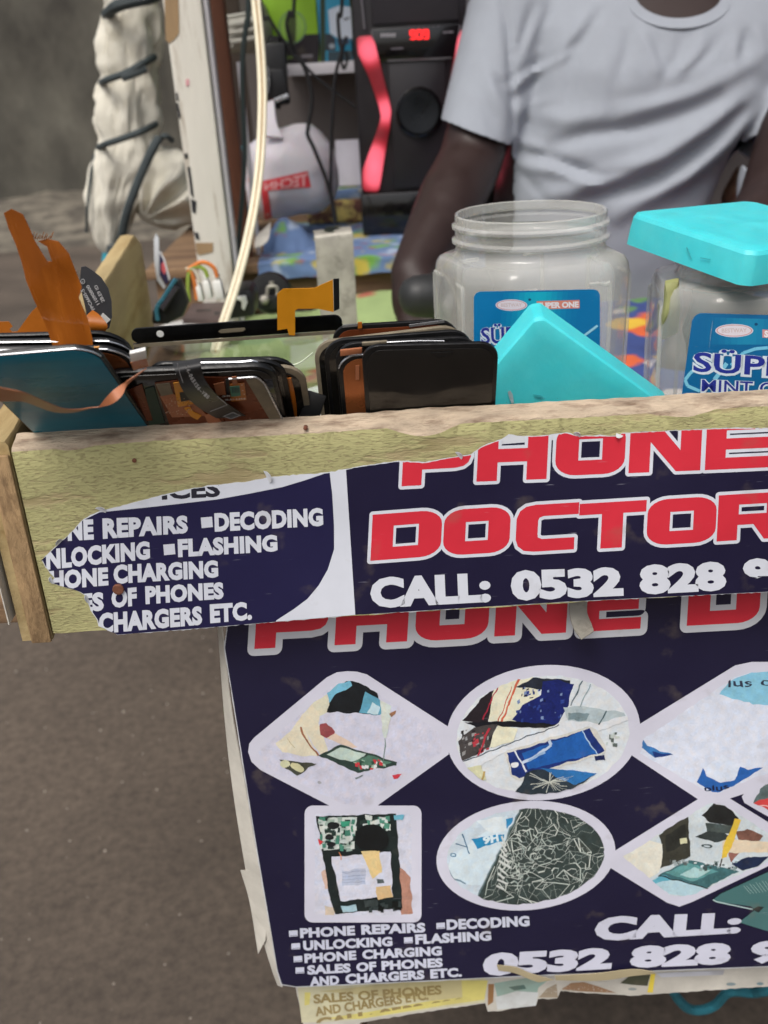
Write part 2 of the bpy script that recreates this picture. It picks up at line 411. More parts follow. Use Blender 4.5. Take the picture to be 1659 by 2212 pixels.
def paint_mat():
    """yellow-green paint flaking off weathered wood, streaked along the grain"""
    m = mat('flaking_paint', C(168, 164, 116), 0.8, 0.14, 60, 0, stretch=(0.18, 1, 1))
    N = m.node_tree.nodes; L = m.node_tree.links.new; b = N['Principled BSDF']
    src = b.inputs['Base Color'].links[0].from_socket
    tc = N.new('ShaderNodeTexCoord'); mp = N.new('ShaderNodeMapping'); mp.inputs['Scale'].default_value = (0.26, 1, 1); L(tc.outputs['Object'], mp.inputs[0])
    def nz(sca, det, vec):
        t = N.new('ShaderNodeTexNoise'); t.inputs['Scale'].default_value = sca; t.inputs['Detail'].default_value = det; t.inputs['Roughness'].default_value = 0.65; L(vec, t.inputs['Vector']); return t
    # long fine cracks
    t1 = nz(1250, 5, mp.outputs[0]); t2 = nz(75, 6, mp.outputs[0])
    r1 = N.new('ShaderNodeValToRGB'); r1.color_ramp.elements[0].position = 0.53; r1.color_ramp.elements[1].position = 0.66; L(t1.outputs[0], r1.inputs[0])
    r2 = N.new('ShaderNodeValToRGB'); r2.color_ramp.elements[0].position = 0.56; r2.color_ramp.elements[1].position = 0.63; L(t2.outputs[0], r2.inputs[0])
    sep = N.new('ShaderNodeSeparateXYZ'); L(tc.outputs['Object'], sep.inputs[0])
    # bare wood along the top arris
    mr = N.new('ShaderNodeMapRange'); mr.inputs[1].default_value = 0.033; mr.inputs[2].default_value = 0.052; mr.inputs[3].default_value = 0.0; mr.inputs[4].default_value = 1.0; L(sep.outputs['Z'], mr.inputs[0])
    t3 = nz(60, 6, mp.outputs[0]); ad = N.new('ShaderNodeMath'); ad.operation = 'MULTIPLY'; L(mr.outputs[0], ad.inputs[0]); L(t3.outputs[0], ad.inputs[1])
    r3 = N.new('ShaderNodeValToRGB'); r3.color_ramp.elements[0].position = 0.36; r3.color_ramp.elements[1].position = 0.44; L(ad.outputs[0], r3.inputs[0])
    m1 = N.new('ShaderNodeMath'); m1.operation = 'MULTIPLY'; L(r1.outputs[0], m1.inputs[0]); m1.inputs[1].default_value = 0.5
    mxa = N.new('ShaderNodeMath'); mxa.operation = 'MAXIMUM'; L(m1.outputs[0], mxa.inputs[0]); L(r3.outputs[0], mxa.inputs[1])
    m2 = N.new('ShaderNodeMath'); m2.operation = 'MULTIPLY'; L(r2.outputs[0], m2.inputs[0]); m2.inputs[1].default_value = 0.7
    mxb = N.new('ShaderNodeMath'); mxb.operation = 'MAXIMUM'; L(mxa.outputs[0], mxb.inputs[0]); L(m2.outputs[0], mxb.inputs[1])
    t4 = nz(90, 6, mp.outputs[0]); wr = N.new('ShaderNodeValToRGB'); L(t4.outputs[0], wr.inputs[0])
    wr.color_ramp.elements[0].position = 0.3; wr.color_ramp.elements[0].color = (*C(122, 108, 72), 1); wr.color_ramp.elements[1].position = 0.7; wr.color_ramp.elements[1].color = (*C(180, 160, 128), 1)
    mx = N.new('ShaderNodeMix'); mx.data_type = 'RGBA'; L(mxb.outputs[0], mx.inputs[0]); L(src, mx.inputs[6]); L(wr.outputs[0], mx.inputs[7])
    L(mx.outputs[2], b.inputs['Base Color'])
    bp = N.new('ShaderNodeBump'); bp.inputs['Strength'].default_value = 0.9; bp.inputs['Distance'].default_value = 0.0006; bp.invert = True
    sm = N.new('ShaderNodeMath'); sm.operation = 'ADD'; L(mxb.outputs[0], sm.inputs[0]); t5 = nz(1000, 5, mp.outputs[0]); L(t5.outputs[0], sm.inputs[1])
    L(sm.outputs[0], bp.inputs['Height']); L(bp.outputs[0], b.inputs['Normal'])
    return m
paint_mat()
def print_mat(name, rough, scr=0.6, dirt=(0.62, 0.72), fade=0.12):
    """ink on plastic sheet with fine scratches and a little grime"""
    m = mat(name, (1, 1, 1), rough, fade, 12, 0.12, 60, attr='Col', coat=0.15)
    N = m.node_tree.nodes; L = m.node_tree.links.new; b = N['Principled BSDF']; src = b.inputs['Base Color'].links[0].from_socket
    tc = N.new('ShaderNodeTexCoord')
    def nz(sca, det, st, rot=0):
        mp = N.new('ShaderNodeMapping'); mp.inputs['Scale'].default_value = st; mp.inputs['Rotation'].default_value = (0, rot, 0); L(tc.outputs['Object'], mp.inputs[0])
        t = N.new('ShaderNodeTexNoise'); t.inputs['Scale'].default_value = sca; t.inputs['Detail'].default_value = det; L(mp.outputs[0], t.inputs['Vector']); return t
    a = nz(900, 2, (0.07, 1, 1), 0.35); g = nz(16, 4, (1, 1, 1))
    r1 = N.new('ShaderNodeValToRGB'); r1.color_ramp.elements[0].position = 0.70; r1.color_ramp.elements[1].position = 0.78; L(a.outputs[0], r1.inputs[0])
    r2 = N.new('ShaderNodeValToRGB'); r2.color_ramp.elements[0].position = 0.48; r2.color_ramp.elements[1].position = 0.62; L(g.outputs[0], r2.inputs[0])
    ml = N.new('ShaderNodeMath'); ml.operation = 'MULTIPLY'; L(r1.outputs[0], ml.inputs[0]); L(r2.outputs[0], ml.inputs[1])
    m3 = N.new('ShaderNodeMath'); m3.operation = 'MULTIPLY'; L(ml.outputs[0], m3.inputs[0]); m3.inputs[1].default_value = scr
    mx = N.new('ShaderNodeMix'); mx.data_type = 'RGBA'; L(m3.outputs[0], mx.inputs[0]); L(src, mx.inputs[6]); mx.inputs[7].default_value = (*C(190, 190, 205), 1)
    d = nz(45, 6, (1, 1, 1)); r3 = N.new('ShaderNodeValToRGB'); r3.color_ramp.elements[0].position = dirt[0]; r3.color_ramp.elements[1].position = dirt[1]; L(d.outputs[0], r3.inputs[0])
    m4 = N.new('ShaderNodeMath'); m4.operation = 'MULTIPLY'; L(r3.outputs[0], m4.inputs[0]); m4.inputs[1].default_value = 0.22
    mx2 = N.new('ShaderNodeMix'); mx2.data_type = 'RGBA'; L(m4.outputs[0], mx2.inputs[0]); L(mx.outputs[2], mx2.inputs[6]); mx2.inputs[7].default_value = (*C(120, 108, 92), 1)
    L(mx2.outputs[2], b.inputs['Base Color']); return m
print_mat('ink_sticker', 0.38); print_mat('ink_poster', 0.5, 0.45); print_mat('ink_old', 0.7, 0.3, (0.5, 0.62), 0.25); print_mat('ink_label', 0.35, 0.25); print_mat('ink_small', 0.6, 0.2)

# ================================================================== the setting
TZ = 0.70                                  # table top
def grid(x0, x1, y0, y1, nx, ny, fz):
    V = [Vector((x0 + (x1 - x0) * i / nx, y0 + (y1 - y0) * j / ny, 0)) for j in range(ny + 1) for i in range(nx + 1)]
    V = [Vector((v.x, v.y, fz(v.x, v.y))) for v in V]
    return V, [[j * (nx + 1) + i, j * (nx + 1) + i + 1, (j + 1) * (nx + 1) + i + 1, (j + 1) * (nx + 1) + i] for j in range(ny) for i in range(nx)]
def gz(x, y):
    p = Vector((x, y, 0)); return 0.010 * noise.noise(p * 2.2) + 0.003 * noise.noise(p * 12)
V, Fc = grid(-4.5, 4.5, -2.5, 9.2, 190, 240, gz)
near = obj('ground', (V, Fc), 'asphalt', origin=(0, 0, 0)); tag(near, kind='structure')
far = obj('far_ground', grid(-300, 300, -300, 300, 8, 8, lambda x, y: -0.03), 'asphalt', origin=(0, 0, 0)); tag(far, kind='structure')
# grit lying on the asphalt
V, Fc = [], []
for k in range(1300):
    x = random.uniform(-1.6, 0.7); y = random.uniform(0.55, 3.4); s = random.uniform(0.0010, 0.0030) * (1 + 0.25 * y); z = gz(x, y)
    b0 = len(V); an = random.random() * 6.28
    for i in range(5): V.append(Vector((x + s * math.cos(an + i * 1.257) * random.uniform(.7, 1.2), y + s * math.sin(an + i * 1.257), z - 0.001)))
    V.append(Vector((x, y, z + s * 0.7)))
    for i in range(5): Fc.append([b0 + i, b0 + (i + 1) % 5, b0 + 5])
tag(obj('grit', (V, Fc), 'pebble', origin=(0, 0, 0)), 'pale grit scattered over the brown asphalt', 'grit', kind='stuff')
# dirty wall across the yard
WY = 8.4
def wallf(x, z): p = Vector((x, 0, z)); return WY + 0.03 * noise.noise(p * 1.3) + 0.012 * noise.noise(p * 6)
nx, nz_ = 120, 50
V = [Vector((-9 + 18 * i / nx, wallf(-9 + 18 * i / nx, -0.05 + 4.2 * j / nz_), -0.05 + 4.2 * j / nz_)) for j in range(nz_ + 1) for i in range(nx + 1)]
Fc = [[j * (nx + 1) + i, j * (nx + 1) + i + 1, (j + 1) * (nx + 1) + i + 1, (j + 1) * (nx + 1) + i] for j in range(nz_) for i in range(nx)]
bw = join((V, Fc), abox(-9, 9, WY + 0.06, WY + 0.2, -0.05, 4.15))
tag(obj('concrete_wall', bw, 'concrete'), 'dark mildewed concrete wall across the yard behind the stall', 'wall')
def ledge(x, y):
    p = Vector((x, y, 0)); q = max(0, min(1, (y - 6.2) / 1.6)); return -0.03 + q * 0.16 + 0.06 * noise.noise(p * 2.1) * q + 0.02 * noise.noise(p * 9) * q
tag(obj('rubble_bank', grid(-9, 9, 6.0, WY + 0.05, 180, 40, ledge), 'rubble', origin=(0, 7, 0)), kind='structure')

# ================================================================== table with its raised rim
YB = 0.45; BX0, BX1 = -0.181, 0.60; BZ0, BZ1 = 0.730, 0.8365; BT = 0.0125
tab = thing('stall_table', 'wooden stall table with raised board rim and poster-covered front', 'table', (0.1, 0.78, 0))
def board_front():
    n = 300; V, Fc = [], []
    for i in range(n + 1):
        x = BX0 + (BX1 - BX0) * i / n; p = Vector((x * 60, 0, 0)); q = Vector((x * 14, 3, 0))
        a = 0.0007 * noise.noise(p) + 0.0008 * noise.noise(p * 4); top = BZ1 + 0.0005 * noise.noise(p * 3.1 + Vector((5, 0, 0))) + 0.0012 * noise.noise(q)
        chip = max(0, noise.noise(q * 1.7 + Vector((0, 8, 0))) - 0.12) * 0.012
        back = BZ1 + 0.0035 + 0.0006 * noise.noise(p * 2.3) + 0.001 * noise.noise(q * 1.3 + Vector((0, 0, 4)))
        rows = [(YB + 0.0007 * noise.noise(p * .5), BZ0 + 0.0006 * noise.noise(p * 1.2)), (YB, BZ0 + 0.0016)]
        for k in range(1, 10): rows.append((YB + 0.0002 * noise.noise(p + Vector((0, 0, k * 3))), BZ0 + (top - 0.0012 - chip - BZ0) * k / 9))
        rows += [(YB + 0.0011 + a * .5 + chip * 0.7, top + 0.0004 - chip * 0.25), (YB + 0.004 + a + chip * 0.35, top + 0.0016), (YB + 0.0085, (top + back) / 2 + 0.0006 + 0.0005 * noise.noise(p * 5)), (YB + BT - 0.0008, back), (YB + BT, back - 0.0011), (YB + BT, BZ0)]
        V += [Vector((x, y_, z_)) for y_, z_ in rows]
    m = len(rows)
    for i in range(n):
        for s in range(m): s2 = (s + 1) % m; Fc.append([i * m + s, (i + 1) * m + s, (i + 1) * m + s2, i * m + s2])
    Fc.append(list(range(m))); Fc.append([n * m + s for s in range(m)][::-1])
    return V, Fc, m
V, Fc, mrows = board_front()
fb = obj('front_board', (V, Fc), 'flaking_paint'); fb.data.materials.append(M['raw_ply'])
for pl in fb.data.polygons:
    if pl.index < 300 * mrows and pl.index % mrows in (10, 11, 12, 13): pl.material_index = 1
org = Vector(fb['_o']); fb.parent = tab; fb.location = org - Vector(tab['_o'])
# the left rim board, running back and flaring a little, its end grain beside the front board
def side_board():
    n = 60; V, Fc = [], []
    for i in range(n + 1):
        t = i / n; y = YB + 0.0006 + (1.10 - YB) * t; xo = -0.1822 - 0.067 * t; p = Vector((0, y * 50, 2))
        top = BZ1 + 0.003 + 0.001 * noise.noise(p) + (0.006 * t)
        if t > 0.94: top -= (t - 0.94) * 0.25
        w_ = 0.0165; rows = [(xo - w_, BZ0 - 0.004), (xo - w_ + 0.0005 * noise.noise(p), top - 0.002), (xo - w_ + 0.0015, top + 0.0003), (xo - w_ / 2, top + 0.0012 + 0.0005 * noise.noise(p * 3)), (xo - 0.0015, top), (xo, top - 0.002), (xo, BZ0 - 0.004)]
        V += [Vector((a, y, b)) for a, b in rows]
    m = len(rows)
    for i in range(n):
        for s in range(m): s2 = (s + 1) % m; Fc.append([i * m + s, i * m + s2, (i + 1) * m + s2, (i + 1) * m + s])
    Fc.append(list(range(m))[::-1]); Fc.append([n * m + s for s in range(m)]); return V, Fc
sb = obj('side_board', side_board(), 'side_wood', tab)
obj('end_grain_strip', box((-0.1878, YB - 0.0008, 0.7795), (1, 0, 0), (0, 1, 0), (0, 0, 1), 0.0108, 0.0024, 0.108, 0.0008), 'ply_end', tab)
obj('side_paper', box((-0.2012, YB + 0.02, 0.775), (1, 0, 0), (0, 1, 0), (0, 0, 1), 0.0006, 0.05, 0.07), 'paper_edge', tab)
obj('top_plank', abox(-0.258, 0.1495, 0.545, 1.285, TZ - 0.018, TZ, 0.002), 'old_wood', tab)
obj('top_plank', abox(0.1505, 0.95, 0.545, 1.235, TZ - 0.018, TZ, 0.002), 'old_wood', tab)
obj('tray_floor', abox(-0.18, 0.60, YB + BT + 0.0012, 0.565, 0.7235, 0.7295), 'old_wood', tab)
obj('front_apron', abox(-0.085, 0.60, 0.4745, 0.4865, 0.42, 0.7225), 'old_wood', tab)
for (x, y) in ((-0.062, 0.575), (0.56, 0.57), (-0.05, 1.2), (0.88, 1.2)):
    obj('leg', abox(x - 0.02, x + 0.02, y - 0.02, y + 0.02, 0.0, TZ - 0.019, 0.003), 'old_wood', tab)
obj('ledge', abox(-0.175, 0.14, 0.505, 0.525, 0.7297, 0.748, 0.001), 'old_wood', tab)
# nail heads
p = aty(255, 1274, YB - 0.0015); nl = obj('nail', lathe(p, (0, -1, 0), [(0.0030, -0.003), (0.0030, 0.0001), (0.0026, 0.0005), (0.0001, 0.0006)], 16), 'rust', tab)
for q in ((660, 925), (290, 995)):
    p = aty(*q, YB - 0.0004); obj('nail', lathe(p, (0, -1, 0), [(0.0011, -0.002), (0.0011, 0.0002), (0.0001, 0.0006)], 10), 'rust', tab)

# ------------------------------------------------------------------ heavy extended capitals of the shop name
def RR(x0, y0, x1, y1, r_, seg=6): return [(x0 + a, y0 + b) for a, b in rrect(x1 - x0, y1 - y0, r_, seg)]
s_, b_ = 0.29, 0.25
GL = {
 'O': (RR(0, 0, 1, 1, (.30, .30, .30, .30)), [RR(.33, .29, .67, .71, 0)]),
 'D': (RR(0, 0, 1, 1, (.30, 0, 0, .30)), [RR(.31, .27, .67, .73, 0)]),
 'P': ([(0, 0), (s_, 0), (s_, .3)] + [(.78, .3), (.9, .33), (.97, .4), (1, .5), (1, .82), (.97, .92), (.9, .98), (.78, 1)] + [(0, 1)], [RR(.3, .55, .70, .76, 0)]),
 'H': ([(0, 0), (s_, 0), (s_, .36), (1 - s_, .36), (1 - s_, 0), (1, 0), (1, 1), (1 - s_, 1), (1 - s_, .62), (s_, .62), (s_, 1), (0, 1)], []),
 'N': ([(0, 0), (s_, 0), (s_, .60), (.66, 0), (1, 0), (1, 1), (1 - s_, 1), (1 - s_, .42), (.36, 1), (0, 1)], []),
 'E': ([(0, 0), (1, 0), (1, .23), (s_, .23), (s_, .39), (.95, .39), (.95, .61), (s_, .61), (s_, .77), (1, .77), (1, 1), (0, 1)], []),
 'C': ([(.95, 0), (.95, .26), (.42, .26), (.36, .3), (.35, .36), (.35, .66), (.37, .72), (.44, .75), (1, .75), (1, 1), (.3, 1), (.15, .97), (.05, .88), (0, .72), (0, .28), (.04, .13), (.14, .03), (.3, 0)], []),
 'T': ([(.34, 0), (.66, 0), (.66, .75), (1, .75), (1, 1), (0, 1), (0, .75), (.34, .75)], []),
 'R': ([(0, 0), (s_, 0), (s_, .33), (.52, .33), (.68, 0), (1, 0), (.82, .36), (.94, .42), (1, .53), (1, .82), (.97, .92), (.9, .98), (.78, 1), (0, 1)], [RR(.3, .56, .70, .77, 0)]),
}
def offset(poly, d, seg=4):
    """offset a closed polygon outward by d, round on convex corners"""
    P = [Vector(p) for p in poly]; P = [p for i, p in enumerate(P) if (p - P[i - 1]).length > 1e-6]
    if sum(P[i].x * P[(i + 1) % len(P)].y - P[(i + 1) % len(P)].x * P[i].y for i in range(len(P))) < 0: P.reverse()
    out = []; n = len(P)
    for i in range(n):
        a, b, c = P[i - 1], P[i], P[(i + 1) % n]; e, f = (b - a).normalized(), (c - b).normalized()
        n1, n2 = Vector((e.y, -e.x)), Vector((f.y, -f.x)); cr = e.x * f.y - e.y * f.x
        if (cr > 0) == (d > 0) and abs(cr) > 0.02:
            a0 = math.atan2(n1.y, n1.x); da = math.atan2(n1.x * n2.y - n1.y * n2.x, n1.dot(n2))
            for k in range(seg + 1): an = a0 + da * k / seg; out.append((b.x + d * math.cos(an), b.y + d * math.sin(an)))
        else:
            m_ = (n1 + n2); k = d / max(0.25, m_.dot(n1) ) ; out.append((b.x + m_.x * k, b.y + m_.y * k))
    return out
def big_letter(pr, ch, x0, x1, yt0, yb0, slope, lean, T, red, white, bord=12):
    """ch in the box x0..x1, yt0..yb0 (top and base at its left side), the base rising by slope, stems leaning"""
    W_, H_ = x1 - x0, yb0 - yt0
    def mp(p): return (x0 + p[0] + lean * (H_ - p[1]), yb0 - p[1] - slope * p[0])
    outer, holes = GL[ch]; sc_ = lambda r_: [(x * W_, y * H_) for x, y in r_]
    o2 = offset(sc_(outer), bord); h2 = [offset(sc_(h), -bord * 0.8) for h in holes]
    pr.poly([T(*mp(p)) for p in o2], white, [[T(*mp(p)) for p in h] for h in h2])
    def later():
        pr.poly([T(*mp(p)) for p in sc_(outer)], red, [[T(*mp(p)) for p in sc_(h)] for h in holes])
    return later
NAVY = C(23, 20, 50); NAVY2 = C(28, 26, 64); WHITE = C(208, 212, 222); RED = C(205, 46, 62)
K3 = crop(0, 1600, 1.106); K4 = crop(1400, 1550, 0.99222)

# ------------------------------------------------------------------ torn printed sticker on the front board
stk = thing('torn_sticker', 'torn navy and white shop sticker on the front board, red shop name and phone number', 'sticker', tuple(aty(830, 1150, YB - 0.0006)))
TOP = [(185, 710), (200, 690), (262, 632), (330, 570), (360, 535), (400, 508), (445, 490), (560, 462), (640, 440), (760, 410), (860, 388), (960, 375), (1100, 360), (1180, 342), (1250, 335), (1450, 320), (1530, 305)]
TOPp = [K3(*p) for p in TOP] + [K4(*p) for p in [(40, 312), (190, 290), (300, 296), (380, 280), (430, 272), (480, 265), (520, 235), (560, 218), (600, 205), (630, 185), (680, 192), (760, 190), (860, 178), (900, 190), (1060, 191), (1080, 180), (1280, 170), (1480, 160), (1659, 160), (2200, 130)]]
LEFT = [(185, 710), (200, 740), (240, 788), (222, 806), (262, 822), (310, 835), (350, 848), (385, 870), (400, 930), (430, 975), (435, 1000), (520, 1040)]
LEFTp = [K3(*p) for p in LEFT]
BOTp = [K3(520, 1040), K3(900, 1010), K3(1575, 952), K4(850, 852), K4(1659, 812), K4(2200, 790)]
outline = TOPp + BOTp[::-1] + LEFTp[::-1][1:-1]
pl = plane_place((0, YB, 0), (0, -1, 0))
pr = Print(pl, base=4e-4)
sheet = [pl(x, y, 2.6e-4) for x, y in outline]
def jag(poly, amp, step):
    out = []
    for i in range(len(poly)):
        a, b = Vector(poly[i]), Vector(poly[(i + 1) % len(poly)]); n = max(1, int((b - a).length / step))
        for k in range(n):
            p = a.lerp(b, k / n); d = (b - a).normalized(); q = noise.noise(Vector((p.x * .11, p.y * .11, 1))) * amp if k else 0
            out.append((p.x - d.y * q, p.y + d.x * q))
    return out
oj = jag(outline, 2.2, 7)
obj('paper_sheet', ([pl(x, y, 2e-4) for t in tess([oj]) for x, y in t], [[3 * i, 3 * i + 1, 3 * i + 2] for i in range(len(tess([oj])))]), 'paper', stk, smooth=False)
inner_top = [(x, y + 2.0 + 1.2 * noise.noise(Vector((x * .07, y * .05, 0)))) for x, y in TOPp]
dens = []
for i in range(len(inner_top) - 1):
    a, b = Vector(inner_top[i]), Vector(inner_top[i + 1]); n = max(1, int((b.x - a.x) / 6))
    for k in range(n):
        p = a.lerp(b, k / n); dens.append((p.x, p.y + 1.6 * noise.noise(Vector((p.x * .13, 4, 0)))))
dens.append(inner_top[-1]); dens[0] = (dens[0][0] - 5, dens[0][1])
leftg = [(-(y), x + 2) for x, y in LEFTp][::-1]                      # as a graph over -y
def clip_left(p):
    q = [(-y, x) for x, y in p]
    lim = leftg[-1][0]
    hi = sh_clip(q, (lim, 1), (lim, 0)); res = [[(b, -a) for a, b in hi]] if len(hi) >= 3 else []
    res += [[(b, -a) for a, b in r_] for r_ in graph_below(q, leftg)]
    return res
BG = [(x, y - 1) for x, y in BOTp]
def clip_bot(p):
    q = [(x, -y) for x, y in p]; g = [(x, -y) for x, y in BG]
    res = [[(a, -b) for a, b in r_] for r_ in graph_below(q, g)]
    lo = sh_clip(q, (g[0][0], 0), (g[0][0], 1))
    if len(lo) >= 3: res.append([(a, -b) for a, b in lo])
    return res
pr.clips = [lambda p: graph_below(p, dens), clip_left, clip_bot]
T3 = K3
far = K4(2200, 100)[0]
# white field, then navy fields
pr.poly([K3(150, 250), (far, K3(150, 250)[1]), (far, K4(0, 950)[1]), K3(150, 1100)], WHITE)
pr.poly([(100, 620), (100, 1100), (1200, 1100), (1222, 975), (1300, 925), (1360, 880), (1410, 820), (1450, 750), (1478, 660), (1478, 560), (1470, 420), (1458, 318), (1350, 355), (1250, 385), (1100, 415), (960, 440), (700, 470), (440, 497), (340, 545)], NAVY2, T=K3)
pr.poly([K3(1527, 250), K3(1575, 1000), (far, K4(0, 950)[1]), (far, K4(0, 100)[1])], NAVY)
# dark lettering cut by the tear
pr.text('ICES', K3(716, 438), K3(975, 424), 34, C(40, 40, 52), 0.04)
for t, a, b, h in (('NE', (300, 617), (415, 611), 84), ('REPAIRS', (455, 608), (832, 583), (84, 72)), ('DECODING', (950, 577), (1430, 551), (76, 74)),
                   ('NLOCKING', (205, 745), (664, 698), (84, 74)), ('FLASHING', (788, 690), (1228, 664), (74, 68)),
                   ('HONE', (222, 835), (480, 814), (78, 74)), ('CHARGING', (503, 808), (966, 779), (78, 70)),
                   ('ES', (360, 935), (460, 925), 76), ('OF', (494, 915), (606, 904), 76), ('PHONES', (644, 898), (990, 874), (74, 68)),
                   ('CHARGERS', (438, 1028), (895, 988), (84, 76)), ('ETC.', (930, 982), (1115, 966), (78, 74))):
    h = h if isinstance(h, tuple) else (h, h)
    pr.text(t, K3(*a), K3(*b), tuple(x * 0.54 / 1.106 for x in h), WHITE, 0.058, spacing=1.06, up=(-0.03, -1))
for q in ([(888, 520), (938, 516), (942, 562), (892, 567)], [(722, 640), (772, 636), (776, 682), (726, 687)]): pr.poly(q, WHITE, T=K3)
lt = []
for ch, x0, x1, yt, yb, sl in (('P', 215, 485, 186, 392, .055), ('H', 512, 790, 170, 374, .04), ('O', 822, 1098, 152, 352, .045), ('N', 1115, 1400, 140, 340, .04), ('E', 1418, 1695, 128, 328, .045)):
    lt.append(big_letter(pr, ch, x0, x1, yt, yb, sl, -0.05, K4, RED, WHITE, 13))
for ch, x0, x1, yt, yb, sl in (('D', 90, 368, 505, 688, .075), ('O', 376, 640, 487, 668, .06), ('C', 664, 910, 470, 656, .06), ('T', 912, 1178, 462, 645, .06), ('O', 1184, 1458, 447, 628, .06), ('R', 1464, 1740, 428, 611, .06), ('S', 0, 0, 0, 0, 0)):
    if ch in GL: lt.append(big_letter(pr, ch, x0, x1, yt, yb, sl, -0.05, K4, RED, WHITE, 13))
for f in lt: f()
for t, a, b, h in (('CALL:', (82, 868), (560, 842), (112, 108)), ('0532', (640, 838), (1086, 818), (110, 106)), ('828', (1150, 814), (1495, 796), (108, 106)), ('9', (1562, 790), (1680, 784), 108)):
    h = h if isinstance(h, tuple) else (h, h)
    pr.text(t, K4(*a), K4(*b), tuple(x * 0.54 / 0.992 for x in h), WHITE, 0.06, up=(-0.04, -1))
so = pr.build('printed_face', 'ink_sticker', stk)

for (x, y, dx, dy, ln) in ((K3(262, 632) + (-4, -5, 17)), (K3(445, 490) + (3, -7, 22)), (K3(1180, 342) + (8, -4, 26)), (K4(430, 272) + (6, -5, 18)), (K4(900, 190) + (4, -6, 15)), (K4(1070, 186) + (-3, 8, 14)), (K3(232, 796) + (-7, 3, 16)), (K3(388, 880) + (-6, 2, 18))):
    d_ = Vector((dx, dy)).normalized(); t_ = Vector((-d_.y, d_.x)) * ln * .6
    obj('torn_flake', ribbon([pl(x + t_.x * .9, y + t_.y * .9, 5e-4), pl(x + t_.x * .8 + dx * .6, y + t_.y * .8 + dy * .6, 14e-4), pl(x + t_.x * .4 + dx, y + t_.y * .4 + dy, 28e-4)], [pl(x - t_.x, y - t_.y, 5e-4), pl(x - t_.x * .7 + dx * .6, y - t_.y * .7 + dy * .6, 12e-4), pl(x - t_.x * .1 + dx, y - t_.y * .1 + dy, 26e-4)], .00015, 3), 'paper', stk)
# ------------------------------------------------------------------ bent metal strip under the board
ms = [(870, 830), (872, 900), (890, 960), (918, 1000)]; mr_ = [(945, 826), (940, 890), (958, 940), (968, 968)]
tag(obj('metal_strip', ribbon([aty(*K4(*p), y) for p, y in zip(ms, (.470, .462, .455, .447))], [aty(*K4(*p), y) for p, y in zip(mr_, (.47, .466, .462, .452))], 0.0006), 'steel'), 'short bent grey metal strip sticking out below the front board', 'metal strip')
# ------------------------------------------------------------------ the poster on the table front
YP = 0.472
post = thing('shop_poster', 'large navy phone repair poster on the table front with oval and diamond pictures', 'poster', tuple(aty(1000, 1750, YP)))
KA = crop(850, 2550, 1.5082); KB = crop(1700, 2550, 1.2092); KC = crop(900, 3150, 1.0369); KD = crop(2000, 3150, 1.5476)
pp = plane_place((0, YP, 0), (0, -1, 0))
edge = [(477, 1300), (484, 1400), (505, 1530), (530, 1690), (556, 1850), (580, 1990), (598, 2100), (607, 2128), (640, 2133), (900, 2121), (1202, 2106), (1659, 2089), (2000, 2076)] + [proj((0.585, YP, 0.722)), proj((-0.0905, YP, 0.722))]
edge = [p for p in edge if p != (477, 1300)]
ej = jag(edge, 1.6, 14)
tt = tess([ej])
# the sheet has a little thickness
obj('backing_sheet', ([pp(x, y, -0.001) for t in tt for x, y in t] , [[3 * i, 3 * i + 1, 3 * i + 2] for i in range(len(tt))]), 'paper', post, smooth=False)
pq = Print(pp, base=1e-4)
pq.poly([(x + (2 if x < 620 else 0), y - (2 if y > 2000 else 0)) for x, y in edge], NAVY)
lt = []
for ch, x0, x1, yt, yb in (('P', 556, 712, 1292, 1402), ('H', 729, 886, 1284, 1394), ('O', 902, 1060, 1275, 1386), ('N', 1074, 1229, 1265, 1375), ('E', 1262, 1390, 1254, 1365), ('D', 1490, 1646, 1242, 1352)):
    lt.append(big_letter(pq, ch, x0, x1, yt, yb, .055, -0.06, lambda x, y: (x, y), RED, C(200, 202, 208), 15))
for f in lt: f()
PW_ = C(206, 206, 220); LAV = C(200, 200, 216)
D1 = [(215, 690), (222, 640), (250, 605), (690, 240), (750, 210), (815, 203), (870, 206), (930, 222), (1425, 540), (1425, 705), (1000, 1010), (985, 1040), (742, 1040), (720, 1022), (290, 800), (235, 750)]
pq.poly(D1, PW_, T=KA)
E1 = lambda c, rx, ry, rot, n=56: [(c[0] + rx * math.cos(a) * math.cos(rot) - ry * math.sin(a) * math.sin(rot), c[1] + rx * math.cos(a) * math.sin(rot) + ry * math.sin(a) * math.cos(rot)) for a in [2 * math.pi * i / n for i in range(n)]]
pq.poly(E1((572, 460), 470, 326, -0.10), PW_, T=KB)
pq.poly(E1((488, 1055), 434, 264, -0.09), PW_, T=KB)
pq.poly([(1020, 430), (1500, 135), (1580, 118), (1800, 118), (1900, 200), (1900, 640), (1470, 780), (1320, 782), (1000, 570)], PW_, T=KB)
pq.poly([(905, 1040), (1320, 782), (1470, 776), (1800, 980), (1800, 1040), (1290, 1280), (1230, 1302), (1170, 1282), (890, 1110)], PW_, T=KB)
pq.poly([(1532, 770), (1560, 735), (1700, 655), (1900, 640), (1900, 1010), (1700, 890), (1545, 800)], PW_, T=KB)
pq.poly(RR(330, 75, 815, 560, 34), PW_, T=KC)
LAY0 = pq.lay
def pict(cl, T):
    c = [T(*p) for p in cl]
    pq.mottle = True; pq.lay = LAY0; pq.clips = [lambda p: [r_ for r_ in [convex_clip(p, c)] if len(r_) >= 3]]
rnd = random.Random(3)
